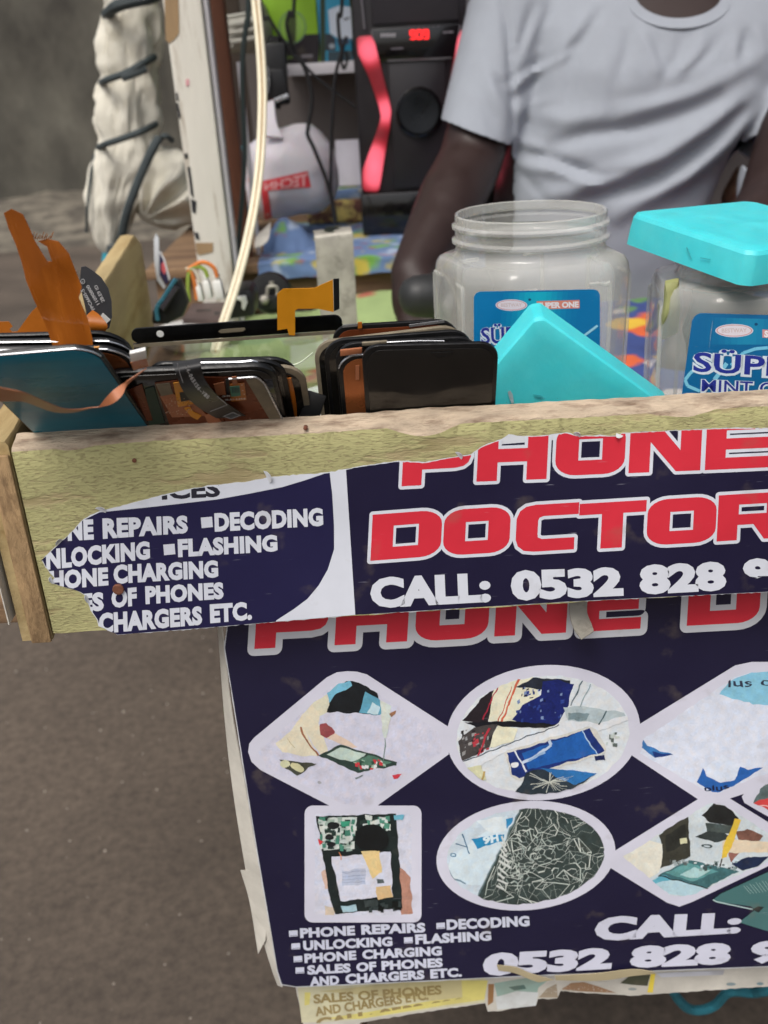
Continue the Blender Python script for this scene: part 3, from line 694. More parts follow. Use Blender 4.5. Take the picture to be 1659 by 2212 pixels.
def bits(x0, y0, x1, y1, n, cols, s0, s1, T, skew=0.0):
    for _ in range(n):
        x, y = rnd.uniform(x0, x1), rnd.uniform(y0, y1); a, b = rnd.uniform(s0, s1), rnd.uniform(s0, s1)
        pq.poly([(x, y), (x + a, y + skew * a), (x + a, y + b + skew * a), (x, y + b)], rnd.choice(cols), T=T)
# first diamond: hands opening a phone
pict([(280, 690), (330, 640), (720, 290), (800, 262), (880, 268), (1360, 560), (1380, 690), (900, 1010), (800, 1010), (330, 790)], KA)
pq.poly([(200, 200), (1500, 200), (1500, 1100), (200, 1100)], C(204, 204, 220), T=KA)
pq.poly([(690, 450), (1010, 466), (990, 300), (830, 250), (700, 330)], C(22, 26, 30), T=KA)
pq.poly([(690, 330), (760, 280), (830, 262), (842, 290), (800, 320), (740, 350), (700, 392)], C(118, 182, 206), T=KA)
pq.poly([(885, 455), (925, 330), (1000, 370), (1060, 420), (1010, 466)], C(96, 160, 184), T=KA); pq.poly([(930, 455), (965, 390), (1010, 420), (1000, 462)], C(190, 216, 224), T=KA)
pq.poly([(600, 400), (690, 340), (702, 400), (690, 450), (640, 480), (560, 470)], C(214, 210, 186), T=KA)
pq.poly([(380, 640), (470, 560), (540, 470), (600, 400), (650, 470), (640, 520), (690, 660), (690, 700), (650, 706), (560, 560), (640, 715), (560, 716), (420, 690)], C(222, 214, 190), T=KA)
pq.line([(535, 540), (548, 580), (580, 640), (640, 712)], 4, C(150, 100, 72), T=KA)
pq.line([(450, 610), (500, 670)], 1.5, C(190, 178, 140), T=KA)
pq.poly([(650, 525), (690, 515), (740, 570), (720, 600), (680, 605), (650, 590)], C(150, 74, 78), T=KA)
pq.poly([(690, 600), (740, 575), (800, 610), (880, 660), (840, 665), (760, 640)], C(218, 196, 178), T=KA)
pq.poly([(640, 712), (770, 645), (1112, 752), (1108, 770), (870, 815)], C(48, 66, 60), T=KA)
pq.poly([(690, 708), (772, 662), (930, 702), (840, 756)], C(188, 206, 196), T=KA); pq.poly([(860, 740), (945, 712), (1080, 752), (880, 800)], C(84, 122, 104), T=KA)
bits(850, 735, 1020, 775, 26, [C(50, 80, 66), C(160, 190, 170), C(200, 60, 70), C(220, 220, 220)], 8, 26, KA, 0.2)
pq.poly([(1010, 380), (1080, 410), (1075, 470), (1052, 605), (1030, 602), (1018, 500)], C(206, 214, 206), T=KA); pq.line([(1040, 605), (1034, 735)], 2.2, C(120, 140, 136), T=KA)
pq.poly([(1065, 462), (1110, 436), (1104, 462), (1076, 482)], C(150, 110, 84), T=KA)
pq.poly([(402, 735), (628, 762), (505, 832), (440, 790)], C(70, 72, 62), T=KA); pq.ell((436, 760), 34, 22, C(206, 206, 170), T=KA); pq.ell((510, 782), 42, 24, C(206, 202, 160), 0.3, T=KA)
pq.poly([(1085, 830), (1148, 822), (1118, 850), (1092, 856)], C(206, 62, 76), T=KA); pq.line([(860, 848), (905, 830)], 3.4, C(110, 120, 120), T=KA); pq.ell((645, 873), 16, 8, C(170, 170, 176), T=KA)
# first oval: broken phones
pict(E1((570, 470), 420, 284, -0.10), KB)
pq.poly([(0, 100), (1100, 100), (1100, 800), (0, 800)], C(214, 220, 224), T=KB)
pq.poly([(180, 400), (320, 250), (380, 230), (300, 420)], C(36, 30, 36), T=KB); pq.poly([(330, 240), (520, 190), (560, 300), (430, 410), (310, 405)], C(222, 220, 196), T=KB)
pq.line([(455, 200), (365, 420)], 4, C(196, 96, 70), T=KB); pq.line([(420, 240), (350, 420)], 2, C(180, 80, 60), T=KB); pq.line([(350, 235), (280, 400)], 3, C(160, 40, 60), T=KB)
pq.poly([(440, 240), (520, 195), (700, 205), (700, 260)], C(34, 40, 52), T=KB)
pq.poly([(420, 400), (470, 330), (560, 280), (570, 215), (640, 205), (720, 225), (690, 330), (640, 430), (520, 430)], C(22, 34, 100), T=KB)
bits(440, 230, 660, 400, 34, [C(44, 66, 140), C(120, 140, 180), C(16, 22, 60)], 4, 18, KB, -0.3)
pq.poly([(190, 410), (420, 405), (640, 420), (660, 440), (430, 432), (250, 430)], C(18, 20, 28), T=KB)
pq.poly([(160, 500), (240, 430), (350, 420), (310, 530), (180, 606)], C(70, 66, 66), T=KB); bits(170, 440, 320, 560, 34, [C(150, 150, 150), C(40, 36, 40), C(180, 60, 70)], 4, 20, KB, -0.5)
pq.poly([(310, 530), (350, 425), (450, 440), (430, 500), (330, 530)], C(224, 222, 196), T=KB); pq.line([(310, 440), (255, 575)], 4, C(180, 50, 66), T=KB)
pq.poly([(180, 600), (430, 500), (640, 420), (980, 330), (985, 400), (640, 520), (380, 560), (230, 640)], C(218, 222, 226), T=KB)
pq.line([(180, 604), (440, 500), (650, 425)], 2.2, C(60, 76, 90), T=KB)
pq.poly([(670, 340), (740, 330), (960, 362), (968, 380), (840, 415), (690, 400)], C(176, 190, 194), T=KB); pq.poly([(690, 360), (800, 370), (780, 405), (690, 395)], C(120, 140, 146), T=KB)
pq.line([(770, 200), (700, 330)], 2, C(90, 110, 120), T=KB); pq.line([(800, 225), (750, 335)], 2, C(140, 160, 166), T=KB); pq.line([(880, 350), (840, 420)], 3, C(70, 90, 96), T=KB)
pq.poly([(382, 560), (400, 545), (790, 432), (830, 440), (880, 545), (868, 560), (470, 688), (440, 690), (420, 670)], C(206, 206, 200), T=KB)
pq.poly([(395, 560), (795, 442), (870, 550), (455, 680), (425, 660)], C(28, 50, 116), T=KB); pq.poly([(470, 560), (760, 452), (830, 562), (500, 640)], C(32, 92, 168), T=KB)
pq.line([(432, 548), (490, 648)], 3.4, C(214, 220, 226), T=KB); pq.line([(760, 450), (832, 562)], 2.4, C(170, 196, 220), T=KB); pq.ell((432, 618), 17, 15, C(226, 228, 230), T=KB)
pq.line([(470, 605), (540, 575), (610, 520), (600, 500)], 6, C(190, 206, 226), T=KB); pq.line([(500, 596), (580, 556)], 4, C(150, 180, 214), T=KB)
pq.poly([(820, 572), (865, 566), (870, 590), (826, 598)], C(24, 34, 80), T=KB); bits(865, 455, 925, 510, 10, [C(90, 100, 96), C(190, 200, 196)], 8, 26, KB)
pq.poly([(440, 752), (490, 655), (540, 640), (830, 655), (740, 720), (640, 760)], C(40, 52, 62), T=KB); pq.poly([(560, 632), (700, 640), (830, 656), (730, 716), (640, 680)], C(44, 110, 172), T=KB)
for _ in range(34):
    a = (rnd.uniform(500, 720), rnd.uniform(650, 750)); pq.line([(600, 700), a], rnd.uniform(.5, 1.6), C(196, 200, 190), T=KB)
pq.poly([(205, 628), (270, 620), (295, 690), (250, 700)], C(206, 206, 170), T=KB); pq.line([(285, 650), (275, 700)], 4, C(176, 150, 90), T=KB)
# second oval: shattered glass
pict(E1((488, 1058), 380, 230, -0.09), KB)
pq.poly([(0, 780), (1000, 780), (1000, 1330), (0, 1330)], C(196, 210, 220), T=KB)
pq.poly([(110, 1130), (130, 1060), (390, 860), (420, 900), (270, 1200), (170, 1190)], C(206, 222, 230), T=KB); pq.poly([(250, 890), (370, 868), (400, 930), (330, 950)], C(216, 226, 230), T=KB); pq.line([(112, 1125), (140, 1170), (200, 1190)], 4, C(110, 136, 150), T=KB)
pq.poly([(225, 975), (385, 950), (375, 985), (250, 1020)], C(40, 136, 184), T=KB); pq.text('9H', KB(285, 1000), KB(360, 985), 15, C(214, 230, 236), 0.05); pq.poly([(390, 880), (430, 870), (400, 930)], C(52, 140, 190), T=KB)
pq.line([(150, 1000), (205, 1010)], 2.2, C(70, 110, 140), T=KB); pq.line([(180, 950), (215, 1045)], 2.6, C(70, 110, 140), T=KB); pq.ell((138, 1052), 14, 10, C(90, 130, 156), T=KB); pq.ell((138, 1052), 8, 5, C(206, 222, 230), T=KB)
pq.poly([(245, 1270), (470, 820), (1000, 800), (1000, 1330), (245, 1330)], C(52, 64, 62), T=KB)
pq.line([(245, 1270), (470, 815)], 3, C(96, 116, 118), T=KB)
pq.mottle = False
pts = [(rnd.gauss(520, 150), rnd.gauss(1075, 130)) for _ in range(120)] + [(rnd.uniform(250, 900), rnd.uniform(830, 1300)) for _ in range(110)]
pts = [p for p in pts if (p[0] - 245) * (820 - 1270) - (p[1] - 1270) * (470 - 245) < -3000]
dl_ = geometry.delaunay_2d_cdt([Vector(p) for p in pts], [], [], 0, 1e-4)
tv, tf = dl_[0], dl_[2]; cen = [sum((tv[i] for i in f), Vector((0, 0))) / 3 for f in tf]; eds = {}
for k, f in enumerate(tf):
    for i in range(3): eds.setdefault(tuple(sorted((f[i], f[(i + 1) % 3]))), []).append(k)
for e_, fs in eds.items():
    p, q = tv[e_[0]], tv[e_[1]]
    if (p - q).length < 130 and rnd.random() < .42: pq.line([tuple(p), tuple(q)], rnd.choice((.5, .8, 1.2, 2.2)), rnd.choice((C(204, 210, 202), C(186, 196, 188))), T=KB)
    if len(fs) < 2 or rnd.random() < .25: continue
    p, q = cen[fs[0]], cen[fs[1]]
    if (p - q).length > 90: continue
    dd_ = ((p.x - 480) / 240) ** 2 + ((p.y - 1060) / 190) ** 2
    pq.line([tuple(p), tuple(q)], rnd.choice((.4, .6, .9, 1.5, 2.4)) * (1.3 if dd_ < .5 else .7), rnd.choice((C(200, 206, 198), C(184, 194, 186), C(150, 164, 158))), T=KB)
for k in range(9): pq.line([(370 - k * 3, 960 + k * 30), (400 + rnd.uniform(-20, 30), 1010 + k * 26)], rnd.uniform(2.5, 5), C(206, 210, 206), T=KB)
# second diamond
pict([(1060, 490), (1500, 190), (1580, 165), (1800, 165), (1880, 300), (1880, 560), (1430, 748), (1370, 748), (1040, 560)], KB)
pq.poly([(900, 100), (1900, 100), (1900, 800), (900, 800)], C(210, 216, 230), T=KB)
pq.poly([(1425, 275), (1470, 215), (1580, 165), (1800, 165), (1800, 330), (1640, 328), (1540, 310)], C(134, 192, 216), T=KB); pq.text('lus cab', KB(1468, 240), KB(1770, 229), 18, C(44, 50, 70), 0.01)
pq.poly([(1022, 510), (1050, 475), (1075, 525), (1200, 572), (1110, 580)], C(58, 116, 176), T=KB); pq.poly([(1100, 552), (1200, 573), (1110, 580)], C(28, 56, 120), T=KB)
pq.poly([(1315, 700), (1345, 630), (1360, 670), (1430, 700), (1500, 690), (1525, 622), (1560, 640), (1640, 625), (1500, 715), (1400, 755)], C(40, 96, 170), T=KB); pq.poly([(1360, 660), (1430, 698), (1510, 670), (1525, 622), (1440, 570), (1370, 620)], C(214, 222, 236), T=KB)
pq.text('plus', KB(1352, 745), KB(1470, 735), 12, C(24, 30, 60), 0.02)
# third diamond: mending a laptop
pict([(960, 1060), (1340, 820), (1390, 800), (1440, 808), (1760, 1010), (1740, 1050), (1290, 1245), (1220, 1250), (1180, 1245)], KB)
pq.poly([(850, 780), (1900, 780), (1900, 1330), (850, 1330)], C(200, 210, 214), T=KB)
pq.poly([(1340, 860), (1400, 800), (1470, 820), (1520, 880), (1500, 912), (1380, 895)], C(34, 36, 36), T=KB); pq.poly([(1360, 895), (1500, 910), (1490, 950), (1360, 940)], C(70, 80, 78), T=KB)
pq.poly([(1130, 960), (1200, 900), (1270, 865), (1285, 1060), (1140, 1115), (1150, 1010)], C(58, 58, 50), T=KB); pq.poly([(1160, 960), (1260, 900), (1265, 1000), (1170, 1040)], C(40, 42, 38), T=KB); pq.poly([(1235, 975), (1265, 965), (1268, 995), (1240, 1005)], C(206, 206, 170), T=KB)
pq.poly([(900, 1040), (1080, 980), (1150, 1000), (1140, 1130), (1060, 1180), (960, 1120)], C(222, 220, 206), T=KB)
pq.poly([(1130, 1150), (1280, 1075), (1520, 1130), (1360, 1210)], C(62, 104, 108), T=KB); pq.poly([(1160, 1140), (1280, 1090), (1420, 1130), (1300, 1180)], C(94, 150, 150), T=KB); pq.poly([(1230, 1150), (1300, 1110), (1380, 1130), (1320, 1165)], C(170, 206, 206), T=KB)
pq.poly([(1090, 1180), (1130, 1150), (1360, 1212), (1290, 1250), (1180, 1240)], C(176, 206, 216), T=KB); pq.poly([(1090, 1180), (1150, 1150), (1200, 1168), (1110, 1190)], C(96, 170, 190), T=KB); pq.line([(1130, 1152), (1375, 1216)], 2.6, C(34, 46, 48), T=KB)
pq.poly([(1310, 965), (1370, 935), (1450, 945), (1500, 975), (1400, 990)], C(52, 60, 60), T=KB); pq.ell((1365, 1008), 26, 9, C(70, 84, 86), T=KB); pq.ell((1365, 1008), 14, 4, C(200, 210, 214), T=KB)
pq.poly([(1500, 940), (1560, 925), (1640, 960), (1600, 1000), (1520, 990)], C(120, 84, 72), T=KB); pq.poly([(1440, 990), (1470, 975), (1680, 990), (1680, 1040), (1480, 1040), (1440, 1020)], C(222, 206, 180), T=KB); pq.poly([(1470, 1040), (1520, 1040), (1480, 1090)], C(146, 100, 90), T=KB)
pq.poly([(1480, 1100), (1560, 1060), (1660, 1060), (1620, 1100), (1540, 1130)], C(26, 40, 70), T=KB)
pq.poly([(1500, 880), (1530, 885), (1462, 1060), (1436, 1070), (1440, 1030)], C(222, 188, 70), T=KB); pq.line([(1438, 1070), (1425, 1108)], 2.5, C(60, 56, 50), T=KB)
bits(1180, 1070, 1260, 1090, 12, [C(150, 160, 160), C(80, 90, 90)], 6, 18, KB); bits(1300, 1080, 1500, 1120, 30, [C(140, 160, 160), C(60, 74, 74), C(206, 214, 214)], 5, 16, KB)
# corner picture cut by the frame
pict([(1585, 800), (1620, 730), (1700, 690), (1880, 680), (1880, 960), (1700, 860)], KB)
pq.poly([(1500, 640), (1900, 640), (1900, 960), (1500, 960)], C(90, 108, 108), T=KB); pq.poly([(1580, 800), (1660, 775), (1900, 800), (1900, 960), (1600, 860)], C(206, 70, 70), T=KB); pq.line([(1610, 815), (1900, 830)], 3, C(230, 180, 176), T=KB)
# square picture: an opened phone held in a hand
pict(RR(372, 108, 775, 530, 14), KC)
pq.poly([(300, 60), (830, 60), (830, 600), (300, 600)], C(204, 206, 220), T=KC)
pq.poly([(720, 330), (770, 370), (778, 520), (730, 530), (715, 460)], C(176, 130, 112), T=KC); pq.poly([(400, 350), (430, 330), (440, 420), (415, 420)], C(206, 176, 160), T=KC); pq.poly([(415, 490), (455, 500), (450, 540), (415, 535)], C(206, 190, 170), T=KC)
pq.poly([(378, 120), (710, 108), (735, 500), (455, 525), (430, 430)], C(26, 36, 36), T=KC)
pq.poly([(390, 130), (545, 120), (540, 250), (410, 262)], C(196, 206, 200), T=KC); bits(385, 120, 530, 250, 70, [C(70, 130, 110), C(206, 212, 206), C(30, 50, 46), C(150, 170, 160)], 6, 26, KC)
pq.ell((448, 158), 24, 14, C(26, 30, 32), T=KC); pq.ell((432, 205), 18, 11, C(26, 30, 32), T=KC); pq.ell((442, 236), 18, 11, C(24, 28, 30), T=KC); pq.poly([(385, 210), (408, 222), (392, 238)], C(206, 60, 66), T=KC); pq.poly([(480, 140), (516, 136), (516, 160), (480, 165)], C(60, 150, 120), T=KC)
bits(550, 115, 680, 170, 34, [C(206, 212, 206), C(80, 140, 120), C(40, 56, 52)], 8, 30, KC)
pq.poly([(540, 195), (570, 160), (620, 150), (672, 185), (676, 240), (650, 265), (560, 255), (545, 230)], C(14, 18, 20), T=KC)
pq.poly([(440, 290), (520, 280), (686, 266), (698, 450), (480, 472)], C(206, 208, 222), T=KC); pq.poly([(485, 345), (580, 336), (586, 400), (488, 410)], C(178, 186, 206), T=KC)
for k in range(4): pq.line([(488, 352 + k * 15), (582, 345 + k * 15)], 1.3, C(140, 150, 176), T=KC)
pq.poly([(565, 264), (640, 262), (652, 350), (610, 382)], C(222, 196, 140), T=KC); pq.poly([(625, 412), (690, 405), (698, 452), (635, 465)], C(206, 176, 130), T=KC); pq.poly([(626, 382), (658, 378), (660, 395), (630, 400)], C(80, 90, 92), T=KC)
pq.line([(470, 270), (480, 300)], 2.4, C(206, 130, 90), T=KC); pq.poly([(480, 490), (540, 488), (548, 514), (486, 518)], C(160, 190, 200), T=KC); pq.poly([(575, 470), (635, 465), (632, 490), (580, 495)], C(60, 70, 70), T=KC)
bits(590, 470, 720, 500, 14, [C(10, 16, 16), C(50, 60, 60)], 10, 30, KC); pq.poly([(702, 115), (742, 112), (738, 132), (706, 136)], C(110, 176, 196), T=KC)
pq.clips = []; pq.mottle = False; pq.lay = LAY0 + 2e-4
# phone lying across the lower right corner of the print
pq.poly([(1392, 1270), (1430, 1240), (1690, 1120), (1900, 1080), (1900, 1420), (1600, 1320), (1575, 1300), (1410, 1278)], C(70, 112, 112), T=KB)
pq.line([(1392, 1268), (1410, 1278), (1600, 1318), (1700, 1350)], 2.6, C(176, 200, 200), T=KB); pq.line([(1392, 1268), (1400, 1250), (1680, 1120)], 1.6, C(24, 34, 40), T=KB)
for k in range(13): pq.line([(1540 + k * 15, 1200 - k * 4 + (k % 2) * 6), (1575 + k * 15, 1240 - k * 2)], 1.0, C(150, 176, 172), T=KB)
pq.poly([(1470, 820 - 0), (1471, 820), (1471, 821)], NAVY, T=KB)
pq.poly([(1480, 835), (1600, 740), (1800, 760), (1800, 960), (1659, 890)], C(74, 116, 116), T=KD); pq.poly([(1560, 755), (1600, 735), (1635, 740), (1600, 775)], C(28, 40, 44), T=KD)
# lettering
for t, a, b, h in (('PHONE', (312, 622), (540, 610), (38, 37)), ('REPAIRS', (566, 608), (832, 598), (38, 37)), ('DECODING', (920, 588), (1264, 572), (40, 40)),
                   ('UNLOCKING', (325, 674), (695, 655), (38, 36)), ('FLASHING', (790, 648), (1105, 632), (38, 37)), ('PHONE', (330, 726), (545, 712), (36, 36)), ('CHARGING', (570, 710), (900, 694), (36, 36)),
                   ('SALES', (342, 774), (522, 764), (36, 35)), ('OF', (545, 762), (628, 757), (35, 35)), ('PHONES', (650, 756), (904, 742), (36, 35)), ('AND', (352, 822), (474, 815), (36, 35)), ('CHARGERS', (500, 812), (828, 792), (38, 35)), ('ETC.', (852, 790), (983, 782), (36, 35))):
    pq.text(t, KC(*a), KC(*b), tuple(x * 0.54 / 1.037 for x in h), C(200, 204, 220), 0.055, spacing=1.04, up=(-0.05, -1))
for q in ((265, 592), (275, 645), (284, 698), (292, 745), (876, 560), (742, 620)):
    x, y = q; pq.poly([(x, y + 2), (x + 36, y), (x + 37, y + 25), (x + 1, y + 27)], C(200, 204, 220), T=KC); pq.line([(x + 4, y + 23), (x + 36, y + 21)], 1.2, C(90, 90, 120), T=KC)
for t, a, b, h in (('CALL:', (580, 942), (1490, 890), (140, 118)), ('0532', (-112, 1158), (690, 1112), (130, 122)), ('828', (800, 1108), (1425, 1082), (125, 122)), ('9', (1545, 1078), (1750, 1068), (122, 122))):
    pq.text(t, KD(*a), KD(*b), tuple(x * 0.54 / 1.5476 for x in h), C(204, 206, 222), 0.065, shear=0.16, up=(-0.06, -1))
pq.build('printed_face', 'ink_poster', post)
# white folded edge of the sheet showing along the left side
L_ = [(470, 1335), (484, 1530), (500, 1680), (523, 1830), (548, 1960), (585, 2085), (600, 2128)]; R_ = [(478, 1335), (500, 1530), (528, 1680), (553, 1830), (578, 1960), (600, 2085), (610, 2132)]
obj('folded_edge', ribbon([aty(*p, YP + 0.012) for p in L_], [aty(*p, YP + 0.0012) for p in R_], 0.0006), 'paper_edge', post)
obj('curled_corner', ribbon([aty(*p, YP + 0.014) for p in [(520, 1880), (540, 1950), (558, 2060)]], [aty(*p, YP + 0.006) for p in [(552, 1880), (575, 1960), (574, 2030)]], 0.0005), 'paper_edge', post)
# older poster underneath
YO = 0.492
old = thing('old_poster', 'faded torn older poster showing in a strip below the navy poster', 'poster', tuple(aty(1000, 2150, YO)))
po = plane_place((0, YO, 0), (0, -1, 0))
ow = [(627, 2070), (640, 2140), (655, 2212), (665, 2240), (780, 2225)] + [KC(*p) for p in [(560, 975), (800, 935), (1080, 895), (1090, 930), (1130, 928)]] + [KD(*p) for p in [(225, 1345), (235, 1310), (355, 1305), (375, 1260), (600, 1275), (800, 1290), (1100, 1268), (1659, 1232), (2300, 1190)]] + [(1990, 2040), (1000, 2060)]
oj = jag(ow, 2.4, 10); tt = tess([oj])
obj('paper_sheet', ([po(x, y, 0) for t in tt for x, y in t], [[3 * i, 3 * i + 1, 3 * i + 2] for i in range(len(tt))]), 'paper_edge', old, smooth=False)
pw = Print(po, base=1.5e-4); ocl = [KC(*p) for p in [(305, 800), (330, 960), (345, 1000), (600, 1000)]]
CR = C(206, 202, 170); YL = C(214, 204, 120); OL = C(150, 132, 84)
pw.poly([KC(*p) for p in [(302, 830), (318, 975), (420, 972), (560, 962), (800, 926), (1078, 890), (1080, 760), (300, 760)]], CR)
pw.poly([KC(*p) for p in [(400, 960), (560, 960), (900, 905), (1076, 880), (1090, 800), (900, 800), (880, 880), (600, 930)]], YL); pw.poly([KC(*p) for p in [(330, 850), (355, 850), (350, 900), (330, 905)]], YL)
pw.poly([KC(*p) for p in [(390, 845), (980, 780), (985, 870), (860, 885)]], C(196, 186, 140))
pw.text('SALES OF PHONES', KC(368, 895), KC(900, 856), 19, OL, 0.04); pw.text('AND CHARGERS ETC.', KC(376, 948), KC(845, 878), 19, OL, 0.04)
def oc(p): return [r_ for r_ in [convex_clip(p, [KC(*q) for q in [(330, 990), (330, 760), (1200, 760), (1200, 870), (800, 925), (560, 962), (420, 974)]])] if len(r_) >= 3]
pw.clips = [oc]; pw.text('CALL: 0532 828', KC(380, 1000), KC(1000, 912), 22, OL, 0.05); pw.clips = []
pw.poly([KC(*p) for p in [(1092, 815), (1116, 815), (1112, 890), (1090, 905)]], C(150, 110, 70))
pw.poly([KC(*p) for p in [(1116, 812), (1250, 790), (1340, 800), (1300, 830), (1290, 870), (1200, 850), (1130, 870)]], C(150, 176, 166)); pw.poly([KC(*p) for p in [(1120, 870), (1210, 845), (1300, 850), (1290, 905), (1130, 922)]], C(206, 210, 210)); pw.poly([KC(*p) for p in [(1175, 828), (1240, 818), (1250, 835), (1200, 842)]], C(80, 110, 104))
pw.poly([(240, 1300), (290, 1245), (350, 1215), (358, 1300)], C(160, 146, 126), T=KD)
pw.poly([(380, 1250), (440, 1210), (520, 1205), (620, 1235), (720, 1272), (500, 1262)], C(150, 118, 90), T=KD)
for _ in range(60):
    x = rnd.uniform(240, 700); y = rnd.uniform(1225, 1270); pw.poly([(x, y), (x + rnd.uniform(3, 10), y + 2), (x + 4, y + rnd.uniform(3, 8))], C(210, 206, 196), T=KD)
pw.poly([(745, 1212), (800, 1168), (930, 1158), (912, 1228), (820, 1222)], C(70, 72, 56), T=KD); pw.poly([(935, 1152), (962, 1152), (946, 1270), (912, 1268)], C(222, 200, 76), T=KD)
pw.poly([(965, 1150), (1390, 1130), (1380, 1160), (1000, 1176)], C(190, 192, 200), T=KD); pw.ell((1430, 1218), 30, 10, C(140, 156, 160), T=KD); pw.ell((1610, 1215), 22, 9, C(120, 150, 160), T=KD); pw.ell((820, 1248), 26, 8, C(150, 160, 160), T=KD)
pw.build('printed_face', 'ink_old', old)
obj('clear_tape', ribbon([aty(*KD(*p), YP - 0.002) for p in [(-20, 1098), (100, 1112), (190, 1150), (330, 1190)]], [aty(*KD(*p), YP - 0.0015) for p in [(-10, 1132), (90, 1148), (180, 1185), (240, 1205)]], 0.0004), 'tape', old)
obj('clear_tape', ribbon([aty(*KD(*p), YP - 0.003) for p in [(340, 1165), (600, 1150), (820, 1125), (950, 1140)]], [aty(*KD(*p), YP - 0.0025) for p in [(345, 1192), (620, 1195), (830, 1165), (960, 1152)]], 0.0004), 'tape', old)
# teal rope hanging under the table
tag(obj('teal_rope', tube([aty(*KD(*p), y) for p, y in zip([(1060, 1230), (1095, 1300), (1170, 1370), (1260, 1375), (1340, 1340), (1420, 1265), (1560, 1270), (1640, 1260), (1760, 1230)], (.60, .61, .62, .62, .62, .61, .61, .60, .6))], 0.0045, 8), 'rope'), 'loop of teal rope hanging under the lower right of the poster', 'rope')
tag(obj('green_strip', ribbon([aty(*p, .53) for p in [(486, 1500), (483, 1530), (490, 1570)]], [aty(*p, .53) for p in [(490, 1498), (488, 1530), (495, 1568)]], 0.0005), 'green_strip'), 'thin bright green plastic strip beside the poster\'s left edge', 'plastic strip')
# ================================================================== things on and behind the table
mat('screen_glass', C(20, 19, 18), 0.16, 0.25, 40, 0, coat=0.3)
mat('screen_frame', C(16, 16, 17), 0.35, 0.3, 80, 0.2, 300)
mat('teal_film', C(6, 120, 146), 0.3, 0.15, 30, 0, spec=.3, col2=C(8, 88, 112), mix=(.4, .7), mscale=25, stretch=(.3, 1, 1))
mat('copper_film', C(150, 88, 50), 0.25, 0.35, 18, 0, metal=0.55)
mat('dark_copper', C(112, 56, 30), 0.3, 0.35, 25, 0, metal=0.4)
mat('flex_amber', C(172, 98, 30), 0.32, 0.2, 40, 0.1, 60, spec=0.6, coat=0.2)
mat('flex_yellow', C(206, 136, 30), 0.35, 0.12, 40, 0.1, 60, coat=0.2)
mat('flex_rust', C(146, 78, 20), 0.3, 0.2, 30, 0.1, 70, coat=0.4, stretch=(1, 1, .10), col2=C(190, 110, 36), mix=(.42, .72), mscale=50)
mat('flex_pale', C(158, 98, 66), 0.4, 0.2, 60, 0.1, 80)
mat('flex_grey', C(62, 63, 66), 0.4, 0.15, 40, 0.05, 60)
mat('flex_black', C(24, 24, 25), 0.35, 0.15, 40)
mat('silver', C(200, 202, 206), 0.25, 0.1, 60, metal=0.8)
mat('white_plastic', C(224, 224, 220), 0.4, 0.06, 40)
mat('adhesive', C(120, 110, 92), 0.6, 0.3, 120)
mat('lid_plastic', C(66, 196, 204), 0.42, 0.06, 60, 0.1, 500, spec=0.4, sss=0.15, col2=C(80, 202, 208), mix=(.4, .7), mscale=40)
mat('cord_cream', C(220, 212, 186), 0.5, 0.1, 60); mat('cord_seam', C(150, 116, 76), 0.7, 0.2, 60)
mat('cord_black', C(30, 29, 31), 0.5, 0.1, 60); mat('cord_green', C(44, 54, 54), 0.5, 0.1, 60)
mat('tarp', C(210, 206, 192), 0.75, 0.1, 25, 0.5, 40, col2=C(176, 168, 144), mix=(.52, .75), mscale=9)
mat('rubber_strap', C(58, 66, 68), 0.7, 0.3, 60, 0.4, 120)
mat('post_paint', C(206, 202, 192), 0.7, 0.12, 20, 0.5, 90, stretch=(1, 1, .12), col2=C(150, 136, 118), mix=(.56, .7), mscale=60)
mat('post_bare', C(150, 124, 92), 0.85, 0.25, 30, 0.5, 90, stretch=(1, 1, .12)); mat('black_flake', C(34, 34, 40), 0.8, 0.2, 40)
mat('brown_post', C(112, 68, 48), 0.75, 0.25, 25, 0.4, 120, stretch=(1, 1, .2), col2=C(84, 52, 40), mix=(.45, .65), mscale=20)
mat('grey_panel', C(124, 116, 114), 0.8, 0.12, 4, 0.1, 40); mat('dark_panel', C(88, 76, 70), 0.85, 0.2, 6, 0.2, 50)
mat('white_shelf', C(214, 210, 216), 0.6, 0.08, 10)
mat('tan_block', C(176, 140, 112), 0.85, 0.25, 30, 0.4, 60, col2=C(140, 104, 88), mix=(.45, .6), mscale=25)

# ------------------------------------------------------------------ phone screens leaning on the inside of the front board
YI = YB + BT + 0.0015; ZI = BZ1 + 0.002
def plane_of(yc, lean):
    a = R(lean); d = Vector((0, math.sin(a), -math.cos(a)))        # down along the screen (away from the viewer as it goes down)
    n = Vector((0, -math.cos(a), -math.sin(a)))                    # towards the viewer
    return Vector((0, yc, ZI)), d, n
def rounded(TLp, TRp, d, ht, r0, r1, seg=6):
    ux = (TRp - TLp); W_ = ux.length; ux.normalize(); out = []
    for (c0, sx, rr, a0) in ((TLp, 1, r0, 180), (TRp, -1, r1, 270)):
        for i in range(seg + 1):
            an = R(a0 + 90 * i / seg); out.append(c0 + ux * (sx * rr + rr * math.cos(an)) + d * (rr + rr * math.sin(an)))
    BR, BL = TRp + d * ht, TLp + d * ht
    return out + [BR - d * 0.003, BR - ux * 0.003, BL + ux * 0.003, BL - d * 0.003]
def in_px(poly_px, o, n, off): return [onp(x, y, o + n * off, n) for x, y in poly_px]
scr_grp = 'phone screens standing along the front board'
